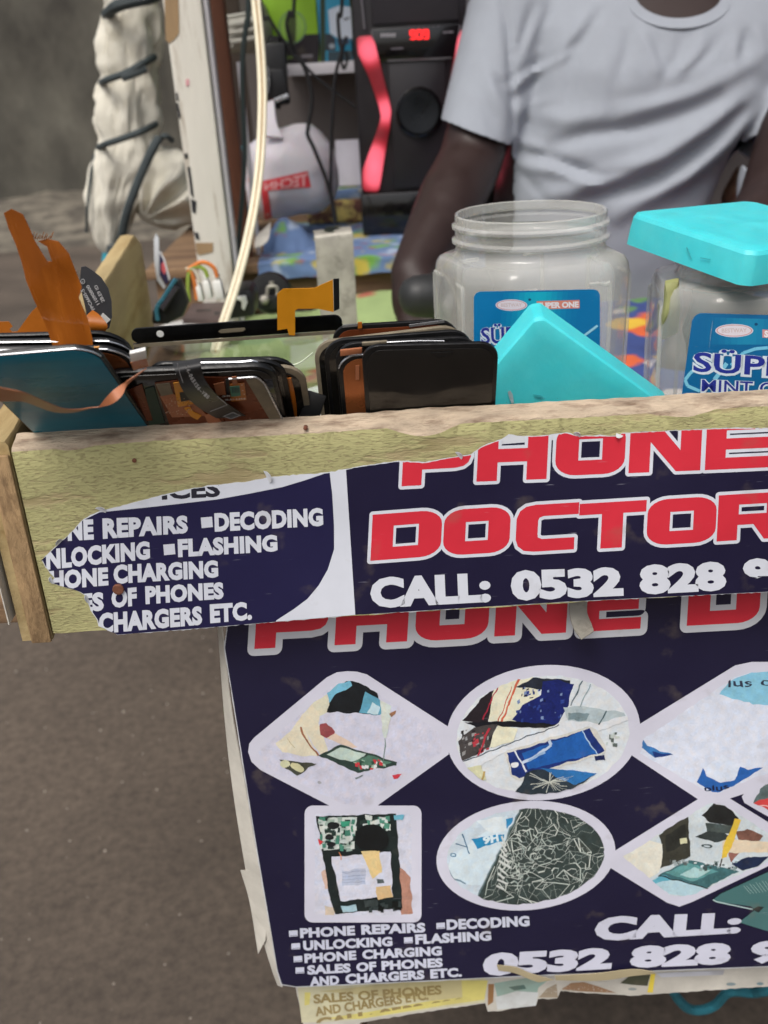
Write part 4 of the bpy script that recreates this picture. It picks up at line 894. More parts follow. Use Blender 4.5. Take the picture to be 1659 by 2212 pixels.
def screen(label, TL, TR, yc, lean, ht=0.15, r0=0.008, r1=0.008, th=0.0022, face='screen_glass', rim='screen_frame', inset=0.0022, edge=None, lip=True):
    o, d, n = plane_of(yc, lean); a, b = onp(*TL, o, n), onp(*TR, o, n)
    t = thing('phone_screen', label, 'phone screen', tuple((a + b) / 2 + d * ht), scr_grp)
    P = rounded(a, b, d, ht, r0, r1)
    obj('frame', prism(P, n * -th, 0.0005), rim, t)
    ux = (b - a).normalized()
    Q = rounded(a + ux * inset + d * inset, b - ux * inset + d * inset, d, ht - 2 * inset, max(.001, r0 - inset * .6), max(.001, r1 - inset * .6))
    obj('display_panel', prism([p + n * 0.0006 for p in Q], n * -0.0004, 0.0001), face, t)
    if edge:
        ed = P[1:len(P) - 5]; obj('bright_edge', tube([p + n * 0.0002 for p in ed], 0.00042, 6, 2), edge, t)
    t['_n'] = tuple(n); t['_p'] = tuple(o); return t, o, d, n
# right-hand stack, front to back
s1, o1, d1, n1 = screen('front black screen of the right stack, showing its glossy face', (780, 748), (1078, 741), YI + 0.0, 22, r0=.009, r1=.009)
obj('notch', prism([p for p in in_px([(930, 762), (945, 771), (965, 771), (980, 760)], o1, n1, 0.0011)], n1 * -0.0003), 'screen_frame', s1)
s2, o2, d2, n2 = screen('copper-backed screen behind the front black one of the right stack', (728, 769), (1036, 752), YI + 0.006, 21, face='copper_film', edge='silver', r0=.010)
obj('connector', prism(in_px([(735, 757), (782, 752), (782, 764), (735, 770)], o2, n2, 0.001), n2 * -0.001, 0.0002), 'flex_pale', s2)
obj('label_patch', prism(in_px([(768, 790), (776, 789), (776, 820), (768, 821)], o2, n2, 0.0012), n2 * -0.0002), 'flex_pale', s2)
s3, o3, d3, n3 = screen('black screen with silver connector on its top edge in the right stack', (722, 744), (1034, 727), YI + 0.012, 20, r0=.011, r1=.011)
obj('connector', prism(in_px([(782, 741), (836, 737), (836, 744), (782, 748)], o3, n3, 0.0012), n3 * -0.0012, 0.0002), 'adhesive', s3)
obj('silver_foil', ribbon(in_px([(836, 739), (900, 736), (960, 736)], o3, n3, 0.002), in_px([(836, 743), (900, 741), (960, 739)], o3, n3, 0.001), 0.0003), 'silver', s3)
s4, o4, d4, n4 = screen('black screen with rounded left corner, fourth in the right stack', (697, 737), (1020, 712), YI + 0.018, 19, r0=.011, r1=.011)
s5, o5, d5, n5 = screen('greyish-cornered screen at the left side of the right stack', (676, 741), (1003, 701), YI + 0.025, 18, r0=.010, r1=.012, rim='adhesive')
s6, o6, d6, n6 = screen('brown-filmed screen at the back of the right stack', (716, 706), (992, 690), YI + 0.034, 17, face='dark_copper', r0=.009, r1=.012)
obj('silver_foil', prism(in_px([(740, 703), (772, 700), (772, 705), (740, 708)], o6, n6, 0.0012), n6 * -0.0006), 'silver', s6); obj('silver_foil', prism(in_px([(884, 702), (960, 692), (960, 697), (884, 707)], o6, n6, 0.0012), n6 * -0.0006), 'silver', s6)
obj('flex_tab', prism(in_px([(773, 697), (782, 696), (782, 709), (773, 710)], o6, n6, 0.0014), n6 * -0.0006), 'flex_amber', s6)
# clear touch glass with a black bezel, standing further back
YD = 0.60; og, dg_, ng = Vector((0, YD, 0.80)), None, None
og, dg_, ng = Vector((0, YD, 0.845)), Vector((0, math.sin(R(14)), -math.cos(R(14)))), Vector((0, -math.cos(R(14)), -math.sin(R(14))))
dgt = thing('touch_glass', 'clear touch glass with wide black top bezel standing behind the other screens', 'touch glass', tuple(onp(500, 740, og, ng) + dg_ * 0.16))
mat('clear_glass', (0.86, 0.9, 0.88), 0.05, 0, trans=1.0, alpha=0.35, ior=1.3)
a, b = onp(280, 711, og, ng), onp(738, 680, og, ng)
obj('glass_pane', prism(rounded(a, b, dg_, 0.135, .006, .006), ng * -0.0008), 'clear_glass', dgt)
ux = (b - a).normalized()
obj('top_bezel', prism(rounded(a, b, dg_, 0.0105, .005, .005) , ng * -0.0014, 0.0002), 'screen_frame', dgt)
for sx in (0, 1):
    e = a if sx == 0 else b - ux * 0.005
    obj('side_bezel', prism([e + dg_ * 0.0105 + ng * .0002, e + ux * 0.005 + dg_ * 0.0105 + ng * .0002, e + ux * 0.005 + dg_ * 0.13 + ng * .0002, e + dg_ * 0.13 + ng * .0002], ng * -0.0014), 'screen_frame', dgt)
obj('glue_line', prism([a + dg_ * .0106 + ng * .0003, b + dg_ * .0106 + ng * .0003, b + dg_ * .0128 + ng * .0003, a + dg_ * .0128 + ng * .0003], ng * -0.0004), 'adhesive', dgt)
obj('camera_hole', lathe(onp(346, 721, og + ng * .0003, ng), ng, [(0.0023, 0), (0.0023, 0.0002), (.0001, .00025)], 20), 'white_plastic', dgt)
obj('earpiece_slot', prism([onp(x, y, og + ng * .0004, ng) for x, y in [(472, 716), (478, 712), (528, 708), (530, 712), (524, 716), (476, 720)]], ng * -0.0003), 'adhesive', dgt)
KY = crop(1000, 950, 1.5082)
fy = [(165, 560), (163, 340), (200, 310), (390, 305), (430, 285), (500, 255), (505, 450), (410, 430), (290, 430), (272, 440), (272, 590), (235, 590), (225, 550)]
obj('flex_cable', prism(in_px([KY(*p) for p in fy], og, ng, 0.004), ng * -0.0004), 'flex_yellow', dgt)
obj('connector', prism(in_px([KY(*p) for p in [(503, 252), (538, 250), (540, 430), (506, 446)]], og, ng, 0.0042), ng * -0.0008), 'flex_black', dgt)
# middle stack: backs with circuits
m1, om, dm, nm = screen('middle black screen back with circuit pieces and a numbered black ribbon', (232, 807), (592, 790), YI + 0.0, 40, r0=.006, r1=.010, th=.003)
KM = crop(500, 1200, 2.0738)
def on_m(pts, off, th, m_, nm_, par=None): return obj(nm_, prism(in_px([KM(*p) for p in pts], om, nm, off), nm * -th, 0.00005), m_, par or m1, smooth=False)
on_m([(245, 690), (640, 640), (1080, 640), (1160, 690), (1330, 1020), (370, 1040)], 0.0011, .0002, 'dark_copper', 'back_film')
on_m([(1000, 660), (1090, 650), (1150, 690), (1310, 1015), (1215, 1015)], 0.0014, .0002, 'adhesive', 'back_film')
on_m([(290, 800), (400, 780), (600, 870), (680, 960), (390, 975), (350, 900)], 0.0014, .0002, 'flex_pale', 'circuit_film')
on_m([(255, 700), (370, 690), (400, 780), (300, 800)], 0.0015, .0002, 'adhesive', 'circuit_film')
on_m([(400, 690), (520, 670), (580, 860), (440, 890)], 0.0018, .0003, 'flex_yellow', 'flex_cable'); on_m([(452, 770), (525, 760), (540, 830), (465, 845)], 0.0021, .0003, 'flex_black', 'chip')
on_m([(490, 900), (540, 890), (570, 930), (635, 960), (600, 995), (550, 970)], 0.0019, .0003, 'flex_yellow', 'flex_cable')
on_m([(735, 700), (820, 680), (838, 785), (760, 790)], 0.0018, .0003, 'flex_pale', 'circuit_film'); on_m([(835, 660), (862, 660), (868, 790), (842, 790)], 0.0020, .0003, 'flex_black', 'circuit_film')
on_m([(868, 700), (990, 690), (1008, 830), (880, 845)], 0.0018, .0003, 'flex_amber', 'circuit_film'); on_m([(885, 640), (925, 635), (932, 700), (895, 705)], 0.0018, .0003, 'flex_pale', 'flex_cable')
mat('pcb_green', C(70, 120, 100), .5, .2, 60); on_m([(868, 720), (950, 714), (960, 795), (880, 803)], 0.0022, .0003, 'pcb_green', 'chip')
mat('pcb_dark', C(26, 52, 42), .4, .2, 60); on_m([(165, 740), (240, 720), (330, 1020), (200, 1040)], 0.0010, .0002, 'pcb_dark', 'circuit_film')
on_m([(0, 760), (140, 700), (230, 1000), (60, 1010)], 0.0012, .0002, 'dark_copper', 'circuit_film'); on_m([(660, 960), (730, 930), (800, 1010), (690, 1030)], 0.0016, .0003, 'flex_pale', 'flex_cable')
pm = Print(plane_place(om + nm * 0.0022, nm), base=0)
for t, a, b, h in (('19191', (805, 808), (870, 802), 14), ('0LA1-1-H-6', (832, 834), (1000, 824), 13)): pm.text(t, KM(*a), KM(*b), h * .54 / 2.07, C(210, 206, 196), .02)
for k in range(90):
    x, y = rnd.uniform(330, 560), rnd.uniform(800, 950); pm.poly([(x, y), (x + rnd.uniform(3, 12), y), (x + 6, y + 5), (x, y + 5)], rnd.choice((C(190, 150, 120), C(110, 50, 24), C(206, 190, 170))), T=KM)
for k in range(5): pm.line([(890 + k * 12, 728), (893 + k * 12, 770)], 1.6, C(30, 60, 60), T=KM)
for q in ((965, 705), (972, 750), (985, 780)): pm.line([q, (q[0] + 10, q[1] + 2)], 1.4, C(206, 190, 176), T=KM)
pm.build('circuit_print', 'ink_small', m1)
obj('bright_edge', tube([onp(*KM(*p), om + nm * .0016, nm) for p in [(860, 655), (1060, 640), (1100, 650), (1150, 690), (1180, 740), (1250, 880), (1318, 1012)]], 0.0005, 6, 4), 'silver', m1)
# numbered black ribbon hanging over it
LB = [(392, 520), (420, 600), (455, 700), (500, 780), (560, 850), (640, 910), (760, 980)]; RB = [(628, 480), (632, 560), (660, 650), (720, 740), (790, 810), (880, 880), (1000, 960)]
rib = ribbon([onp(*KM(*p), om + nm * f_, nm) for p, f_ in zip(LB, (.004, .009, .010, .009, .007, .005, .003))], [onp(*KM(*p), om + nm * f_, nm) for p, f_ in zip(RB, (.004, .009, .010, .009, .007, .005, .003))], 0.0003)
fr = obj('ribbon_cable', rib, 'flex_black', m1)
pr2 = Print(plane_place(om + nm * 0.0112, nm), base=0)
KT = KM
path = [(497, 552), (520, 610), (548, 665), (580, 715), (620, 762), (665, 805), (690, 825)]
seg_txt = '24-065X56-V18'
cum = [0]
for i in range(1, len(path)): cum.append(cum[-1] + math.dist(path[i], path[i - 1]))
for i, ch in enumerate(seg_txt):
    s0 = cum[-1] * i / len(seg_txt); s1_ = s0 + cum[-1] / len(seg_txt) * 0.8
    def pt(s):
        j = max(k for k in range(len(cum)) if cum[k] <= s); j = min(j, len(path) - 2); t = (s - cum[j]) / (cum[j + 1] - cum[j]); return (path[j][0] + (path[j + 1][0] - path[j][0]) * t, path[j][1] + (path[j + 1][1] - path[j][1]) * t)
    if ch == '-': pr2.line([(lambda q: (q[0] + 7, q[1] - 5))(pt(s0)), (lambda q: (q[0] + 7, q[1] - 5))(pt(s1_))], 1.3, C(196, 198, 200), T=KM)
    else: pr2.text(ch, KM(*pt(s0)), KM(*pt(s1_)), 8.0, C(196, 198, 200), .03)
pr2.line([(434, 525), (455, 610), (482, 688)], 1.4, C(170, 172, 176), T=KM); pr2.line([(705, 925), (848, 870), (762, 798)], 1.0, C(170, 172, 176), T=KM)
pr2.poly([(808, 965), (895, 928), (965, 958), (880, 990)], C(120, 120, 122), T=KM); pr2.poly([(830, 964), (895, 938), (945, 958), (880, 982)], C(56, 56, 58), T=KM)
pr2.build('printed_number', 'ink_small', fr)
m2, o_, d_, n_ = screen('black screen behind the numbered ribbon in the middle stack', (318, 788), (612, 779), YI + .008, 38, r0=.008, r1=.012, edge=None)
obj('bright_edge', tube([onp(*KM(*p), o_ + n_ * .0012, n_) for p in [(630, 522), (950, 516), (1060, 506), (1120, 530)]], .0006, 6, 4), 'silver', m2)
m3, o_, d_, n_ = screen('black screen at the back of the middle stack, its right corner showing', (400, 780), (636, 775), YI + .016, 34, r0=.008, r1=.012)
m4, o_, d_, n_ = screen('grey-cornered screen with orange cable, right end of the middle stack', (470, 800), (656, 791), YI + .011, 34, r0=.008, r1=.012, rim='adhesive', inset=.003)
obj('flex_cable', ribbon([onp(*KM(*p), o_ + n_ * .0016, n_) for p in [(1335, 650), (1370, 760), (1390, 900), (1400, 1035)]], [onp(*KM(*p), o_ + n_ * .0016, n_) for p in [(1378, 645), (1405, 760), (1425, 900), (1425, 1030)]], .0004), 'flex_rust', m4)
tag(obj('plastic_tab', box(onp(*KM(1555, 890), o_, n_), (1, 0, -.4), (0, 1, 0), (.4, 0, 1), .010, .002, .016, .0006), 'flex_black'), 'small dark plastic tab beside the middle stack of screens', 'plastic tab')
# left stack
l1, ol, dl, nl_ = screen('teal-backed screen leaning at the left end of the front board', (-95, 774), (206, 748), YI + 0.0, 49, ht=0.15, r0=.008, r1=.012, face='teal_film', edge='silver', inset=.0012)
KL = crop(0, 1250, 2.765)
bw_ = [(-40, 820), (60, 840), (250, 880), (400, 940), (560, 1010), (700, 1060), (850, 1070), (1000, 1050), (1090, 1045)]; bb_ = [(-40, 985), (60, 978), (260, 985), (420, 1040), (560, 1090), (700, 1110), (850, 1098), (1000, 1060), (1090, 1050)]
obj('ribbon_cable', ribbon([onp(*KL(*p), ol + nl_ * f_, nl_) for p, f_ in zip(bw_, (.03, .03, .03, .028, .026, .024, .022, .02, .02))], [onp(*KL(*p), ol + nl_ * f_, nl_) for p, f_ in zip(bb_, (.026, .026, .026, .024, .022, .02, .02, .019, .02))], .0003), 'flex_pale', l1)
b1_ = [(1085, 1050), (1200, 910), (1280, 840), (1400, 760), (1520, 680), (1620, 615)]; b2_ = [(1090, 1052), (1240, 1010), (1350, 920), (1410, 800), (1530, 692), (1622, 620)]
obj('ribbon_cable', ribbon([onp(*KL(*p), ol + nl_ * f_, nl_) for p, f_ in zip(b1_, (.02, .017, .014, .011, .008, .006))], [onp(*KL(*p), ol + nl_ * f_, nl_) for p, f_ in zip(b2_, (.02, .02, .018, .012, .008, .006))], .0003), 'flex_pale', l1)
l2, o_, d_, n_ = screen('screen with copper-orange film just right of the teal one', (-40, 756), (272, 753), YI + .010, 44, r0=.008, r1=.012, face='copper_film', edge='silver', inset=.0025)
obj('flex_tab', prism(in_px([(203, 751), (214, 750), (214, 757), (203, 758)], o_, n_, .0012), n_ * -.0006), 'flex_yellow', l2)
l3, o_, d_, n_ = screen('black screen with silver edge, third of the left stack', (-60, 740), (276, 735), YI + .018, 40, r0=.008, r1=.013, edge='silver')
l4, o_, d_, n_ = screen('rearmost black screen of the left stack behind the tall amber ribbon', (-60, 728), (268, 719), YI + .027, 38, r0=.008, r1=.014)
obj('connector', prism(in_px([(280, 765), (314, 757), (317, 775), (282, 783)], ol, nl_, .0035), nl_ * -.0016, .0002), 'white_plastic', l3)
obj('flex_cable', prism(in_px([(282, 784), (317, 775), (320, 792), (288, 800)], ol, nl_, .003), nl_ * -.0006), 'flex_amber', l3)
# tall amber ribbons standing up
KQ = crop(0, 800, 1.58)
af = [(20, 90), (70, 60), (145, 95), (190, 190), (220, 260), (300, 385), (330, 385), (300, 290), (240, 260), (300, 240), (375, 250), (440, 320), (475, 420), (520, 540), (500, 610), (560, 740), (590, 860), (592, 960), (560, 985), (345, 945), (300, 830), (210, 640), (160, 520), (130, 400), (90, 280), (50, 190)]
Fo = Vector((0, 0.455, 0.88)); Fn = Vector((0.10, -0.97, -0.2)).normalized()
def curv(x, y, k=0.0): 
    # ribbon bulges a little towards the middle
    p = onp(x, y, Fo, Fn); return p
bmv = prism([onp(*KQ(*p), Fo, Fn) for p in af], Fn * -0.0004)
tri = bmesh.new(); vv = [tri.verts.new(v) for v in bmv[0]]
for f in bmv[1]:
    try: tri.faces.new([vv[i] for i in f])
    except ValueError: pass
bmesh.ops.triangulate(tri, faces=tri.faces[:]); 
for _ in range(2): bmesh.ops.subdivide_edges(tri, edges=[e for e in tri.edges if e.calc_length() > .006], cuts=1, use_grid_fill=True); bmesh.ops.triangulate(tri, faces=tri.faces[:])
for v in tri.verts: v.co += Fn * (5.0 * (v.co.x + 0.155 + (v.co.z - .9) * .35) ** 2 + 0.004 * math.sin((v.co.z - .8) * 34) + 0.0025 * noise.noise(v.co * 40))
ar = thing('amber_ribbon', 'tall amber-brown forked ribbon cable standing above the left screens', 'ribbon cable', tuple(onp(250, 745, Fo, Fn)))
obj('ribbon', bm_out(tri), 'flex_rust', ar)
for k in range(9):
    x = 205 + k * 14; obj('fray', ribbon([onp(*KQ(x, 240), Fo + Fn * .001, Fn), onp(*KQ(x + 10 + k % 3 * 4, 205 + (k % 4) * 8), Fo + Fn * .002, Fn)], [onp(*KQ(x + 6, 250), Fo + Fn * .001, Fn), onp(*KQ(x + 13 + k % 3 * 4, 200 + (k % 4) * 8), Fo + Fn * .002, Fn)], .0002, 3), 'flex_rust', ar)
F2 = Vector((0, 0.468, .86)); N2 = Vector((0, -1, -.1)).normalized()
a2 = [(-20, 770), (55, 768), (80, 800), (60, 815), (75, 835), (110, 830), (160, 760), (200, 705), (260, 650), (330, 800), (350, 950), (-20, 920)]
tag(obj('copper_ribbon', prism([onp(*KQ(*p), F2, N2) for p in a2], N2 * -.0004), 'flex_amber', smooth=False), 'broad shiny copper-coloured ribbon cable at the far left of the screens', 'ribbon cable')
obj_ = None
gf = [(512, 425), (540, 418), (590, 450), (640, 490), (685, 560), (705, 640), (708, 740), (690, 810), (640, 830), (560, 770), (520, 600), (505, 520)]
G0 = Vector((0, .492, .87)); Gn = Vector((.12, -.98, -.1)).normalized()
gr = thing('grey_ribbon', 'grey printed ribbon cable with rows of numbers behind the amber ribbon', 'ribbon cable', tuple(onp(330, 740, G0, Gn)))
obj('ribbon', prism([onp(*KQ(*p), G0, Gn) for p in gf], Gn * -.0004), 'flex_grey', gr, smooth=False)
obj('connector', prism([onp(*KQ(*p), G0 + Gn * .0006, Gn) for p in [(628, 742), (650, 715), (698, 758), (672, 782)]], Gn * -.0005), 'white_plastic', gr, smooth=False)
obj('flex_cable', ribbon([onp(*KQ(*p), G0 + Gn * f_, Gn) for p, f_ in zip([(590, 860), (565, 800), (545, 740), (585, 695)], (.006, .008, .006, .002))], [onp(*KQ(*p), G0 + Gn * f_, Gn) for p, f_ in zip([(650, 850), (680, 800), (655, 755), (615, 715)], (.006, .008, .006, .002))], .0003), 'flex_amber', gr)
pg = Print(plane_place(G0 + Gn * .0005, Gn), base=0); WT = C(196, 196, 196)
for t, a, b in (('FPC6605-5', (600, 690), (528, 560)), ('11090800', (630, 655), (560, 535)), ('2B.E9 ID', (662, 640), (612, 535))): pg.text(t, KQ(*a), KQ(*b), 7, WT, .02)
pg.ell(KQ(523, 515), 5, 5.5, WT); pg.ell(KQ(523, 515), 3.8, 4.3, C(62, 63, 66)); pg.text('c', KQ(520, 524), KQ(530, 520), 4, WT, 0.0)
pg.build('printed_number', 'ink_small', gr)

# ------------------------------------------------------------------ sweet jars
mat('jar_plastic', C(214, 214, 208), 0.14, 0.0, 20, 0.10, 25, spec=0.9, coat=0.7)
def cloudy(m, face, edge):
    N = m.node_tree.nodes; L = m.node_tree.links.new; b = N['Principled BSDF']
    lw = N.new('ShaderNodeLayerWeight'); lw.inputs['Blend'].default_value = 0.35
    mr = N.new('ShaderNodeMapRange'); mr.inputs[3].default_value = face; mr.inputs[4].default_value = edge
    L(lw.outputs['Facing'], mr.inputs[0]); L(mr.outputs[0], b.inputs['Alpha'])
cloudy(M['jar_plastic'], 0.27, 0.62)     # clear plastic, cloudier where seen through at a slant
M['jar_plastic'].node_tree.nodes['Principled BSDF'].inputs['Coat Roughness'].default_value = 0.08
def oct_ring(c, ux, uy, hw, cut, z, n=5):
    """square ring with flat chamfered corners, their edges softly rounded"""
    base = []
    for k in range(4):
        q = [ux, uy, -ux, -uy][k]; e = [uy, -ux, -uy, ux][k]
        base += [q * hw - e * 0 + e * (hw - cut) * 1.0, None]
    pts = []
    for k, (sx, sy) in enumerate(((1, 1), (-1, 1), (-1, -1), (1, -1))):
        a_, b_ = ux * (sx * hw) + uy * (sy * (hw - cut)), ux * (sx * (hw - cut)) + uy * (sy * hw)
        if sx * sy < 0: a_, b_ = b_, a_
        o_ = a_.lerp(b_, .5); m = .16
        e1_, e2_ = (a_ - b_), (b_ - a_)
        side1 = (uy * sy if sx * sy > 0 else ux * sx); side2 = (ux * sx if sx * sy > 0 else uy * sy)
        pts += [a_ - side1 * cut * .22, a_ + e2_ * .03 - side1 * cut * .02 , a_ + e2_ * .16, b_ + e1_ * .16, b_ + e1_ * .03 - side2 * cut * .02, b_ - side2 * cut * .22]
    return [c + p + Vector((0, 0, z)) for p in pts]
def circ_ring(c, ux, uy, r_, z, n=24):
    return [c + ux * r_ * math.cos(2 * math.pi * (i + .5) / n) + uy * r_ * math.sin(2 * math.pi * (i + .5) / n) + Vector((0, 0, z)) for i in range(n)]
def jar(label, cx, cy, z0, hw, rot, zs, rr, zn):
    c = Vector((cx, cy, 0)); ux = Vector((math.cos(rot), math.sin(rot), 0)); uy = Vector((-math.sin(rot), math.cos(rot), 0))
    t = thing('sweet_jar', label, 'jar', (cx, cy, z0), 'clear square sweet jars')
    rings = [oct_ring(c, ux, uy, hw * .90, hw * .42, z0 + .0), oct_ring(c, ux, uy, hw * .95, hw * .42, z0 + .004), oct_ring(c, ux, uy, hw * .955, hw * .42, z0 + .02)]
    for k in range(1, 9): rings.append(oct_ring(c, ux, uy, hw * (.955 + .045 * k / 8), hw * .42, z0 + .02 + (zs - .016 - z0 - .02) * k / 8))
    rings += [oct_ring(c, ux, uy, hw * .998, hw * .42, zs - .011), oct_ring(c, ux, uy, hw * .985, hw * .42, zs - .006), oct_ring(c, ux, uy, hw * .95, hw * .42, zs - .002), oct_ring(c, ux, uy, hw * .90, hw * .42, zs - .0004), circ_ring(c, ux, uy, rr * 1.03, zs + .001), circ_ring(c, ux, uy, rr * 1.0, zs + .003), circ_ring(c, ux, uy, rr * .99, zs + .006)]
    h = zn - zs
    for (f_, r_) in ((.28, 1.0), (.34, 1.045), (.40, 1.045), (.46, 1.0), (.62, 1.0), (.68, 1.04), (.74, 1.04), (.80, 1.0), (.97, 1.0), (1.0, .985)): rings.append(circ_ring(c, ux, uy, rr * r_, zs + h * f_))
    rings.append(circ_ring(c, ux, uy, rr * .955, zn - .0006)); rings.append(circ_ring(c, ux, uy, rr * .95, zn - .006))
    V, Fc = loft(rings, cap=False); Fc.append(list(range(24))[::-1])
    b = obj('jar_body', (V, Fc), 'jar_plastic', t)
    # moulded ribs down the corners
    mat_r = 'jar_plastic'
    for k in range(4):
        for sgn in (-1, 1):
            q = [ux, uy, -ux, -uy][k]; e = [uy, -ux, -uy, ux][k]
            pts = [c + q * (hw * 1.0) + e * (sgn * hw * .56) + Vector((0, 0, z)) for z in (z0 + .02, (z0 + zs) / 2, zs - .020)]
            pts[0] -= q * hw * .045; pts[1] -= q * hw * .02; pts.append(c + q * (hw * .985) + e * (sgn * hw * .50) + Vector((0, 0, zs - .0135))); pts.append(c + q * (hw * .985) + e * (sgn * hw * .30) + Vector((0, 0, zs - .0125)))
            obj('moulded_rib', tube(pts, .0014, 6, 4), mat_r, t)
    return t, c, ux, uy
# open jar
Zr = aty(1148, 470, .64); J1 = aty(1148, 457, .64)
j1, c1, ux1, uy1 = jar('clear square sweet jar without a lid, standing between the man and the screens', J1.x, .645, TZ + .003, .0560, R(12), J1.z - .026, .0488, J1.z)
def jar_label(t, c, ux, uy, hw, lx0, lx1, rows, cut_right):
    n_ = -uy; o_ = c + n_ * (hw + .0012)
    return Print(plane_place(o_, n_), base=4e-5), o_, n_
KJ = crop(1700, 750, 1.2092)
BLU = C(14, 104, 158); LBL = C(24, 160, 196); DKB = C(40, 50, 140); SIL = C(206, 216, 226)
def rr_px(x0, y0, x1, y1, r_, sk=0.0): return [(x0 + a, y0 + b + sk * a) for a, b in rrect(x1 - x0, y1 - y0, r_)]
lp, lo, ln = jar_label(j1, c1, ux1, uy1, .0560, 0, 0, 0, 0)
sk = -0.02
lp.poly(rr_px(236, 504, 846, 1100, 34, sk), C(12, 112, 166), T=KJ)
for k in range(14):     # foil sheen painted into the print colour, blue to turquoise and back
    x0 = 380 + k * 26; t_ = math.exp(-((k - 6) / 4.0) ** 2); lp.poly([(x0, 512 + sk * (x0 - 236)), (x0 + 27, 511 + sk * (x0 - 210)), (x0 + 7, 700), (x0 - 20, 700)], tuple(a * (1 - t_) + b * t_ for a, b in zip(C(12, 112, 166), C(20, 168, 192))), T=KJ)
def brand(lp, K, cx, cy, rx, ry, t2=None):
    lp.ell((cx, cy), rx, ry, C(206, 196, 206), T=K); lp.ell((cx, cy), rx * .93, ry * .86, C(190, 130, 130), T=K); lp.ell((cx, cy), rx * .88, ry * .78, C(214, 206, 214), T=K)
    lp.text('BESTWAY', K(cx - rx * .66, cy + ry * .3), K(cx + rx * .66, cy + ry * .24), ry * .6 * .54 / 1.2092, C(196, 176, 176), .02)
    lp.ell((cx + rx * 1.15, cy - ry * .95), rx * .09, ry * .22, C(20, 70, 110), T=K)
brand(lp, KJ, 418, 569, 77, 28)
lp.poly([(540, 550), (748, 544), (748, 584), (540, 590)], C(206, 128, 112), T=KJ); lp.text('SUPER ONE', KJ(545, 584), KJ(744, 578), 27 * .54 / 1.2092, C(222, 218, 222), .05)
lp.text('SÜPER', KJ(268, 758), KJ(560, 748), 80 * .54 / 1.2092, SIL, .085); lp.text('SÜPER', KJ(272, 755), KJ(556, 745), 76 * .54 / 1.2092, DKB, .02)
lp.line([(745, 735), (835, 668)], 5, C(150, 206, 226), T=KJ); lp.line([(700, 760), (745, 735)], 4, C(150, 206, 226), T=KJ)
lp.build('label', 'ink_label', j1)
# lidded jar, under a lid whose corners are sighted
A_ = aty(*KJ(1000, 112), .61); n_l = Vector((.08, -.08, 1)).normalized(); hw = .0505
B_ = onp(*KJ(1590, 303), A_, n_l); u1 = (B_ - A_).normalized(); v1 = n_l.cross(u1).normalized(); LC = A_ + u1 * (hw - .0015) + v1 * (hw - .0015)
j2, c2, ux2, uy2 = jar('sweet jar with a turquoise lid at the right edge', LC.x + .004, LC.y, TZ + .003, .0560, R(-9), LC.z - .030, .0445, LC.z - .007)
lp, lo, ln = jar_label(j2, c2, ux2, uy2, .0560, 0, 0, 0, 0)
lp.poly(rr_px(1292, 606, 2050, 1200, 50, .03), C(16, 96, 146), T=KJ)
lp.poly([(1242, 1000), (1292, 640), (1330, 640), (1300, 1100), (1242, 1100)], C(16, 96, 146), T=KJ)
for k in range(12): x0 = 1340 + k * 30; t_ = math.exp(-((k - 7) / 4.0) ** 2); lp.poly([(x0, 625 + .03 * (x0 - 1292)), (x0 + 31, 626 + .03 * (x0 - 1261)), (x0 + 21, 760), (x0 - 10, 760)], tuple(a * (1 - t_) + b * t_ for a, b in zip(C(16, 96, 146), C(30, 130, 170))), T=KJ)  # sheen painted into this label's blue as well
brand(lp, KJ, 1496, 692, 92, 32)
lp.poly([(1632, 686), (1860, 700), (1860, 740), (1632, 726)], C(196, 140, 140), T=KJ); lp.text('SUPER ONE', KJ(1640, 722), KJ(1855, 736), 30 * .54 / 1.2092, C(222, 218, 222), .05)
arc = [(1400, 985), (1300, 965), (1258, 925), (1300, 880), (1400, 920)]
lp.line([(1659, 775), (1600, 780), (1540, 800), (1480, 860)], 7, C(110, 186, 216), T=KJ); lp.line([(1330, 985), (1270, 960), (1258, 930), (1285, 895), (1300, 885)], 7, C(120, 190, 216), T=KJ); lp.line([(1400, 930), (1460, 850)], 9, C(120, 190, 216), T=KJ)
lp.text('SÜPER', KJ(1290, 890), KJ(1880, 925), 96 * .54 / 1.2092, SIL, .085); lp.text('SÜPER', KJ(1296, 887), KJ(1874, 921), 91 * .54 / 1.2092, DKB, .02)
lp.text('MINT C', KJ(1332, 988), KJ(1690, 1004), 62 * .54 / 1.2092, SIL, .075); lp.text('MINT C', KJ(1337, 985), KJ(1685, 1001), 57 * .54 / 1.2092, DKB, .01)
lp.build('label', 'ink_label', j2)
mat('lime_bits', C(142, 142, 92), .6, .2, 60)
tag(obj('yellow_cloth', inflate([KJ(*p) for p in [(1150, 450), (1215, 440), (1240, 560), (1215, 700), (1150, 740), (1140, 600)]], LC.y - .018, .008, 30, 6, .004, 60), 'lime_bits'), 'pale yellow-green scrap of cloth inside the lidded jar', 'cloth scrap')
mat('jar_dark', C(60, 66, 66), .7, .3, 50)
tag(obj('dark_bundle', inflate([KJ(*p) for p in [(1290, 480), (1450, 470), (1700, 560), (1720, 1000), (1300, 1000), (1240, 700)]], LC.y + .0, .02, 36, 8, .006, 50), 'jar_dark'), 'dark bundle of small parts inside the lidded jar', 'bundle')
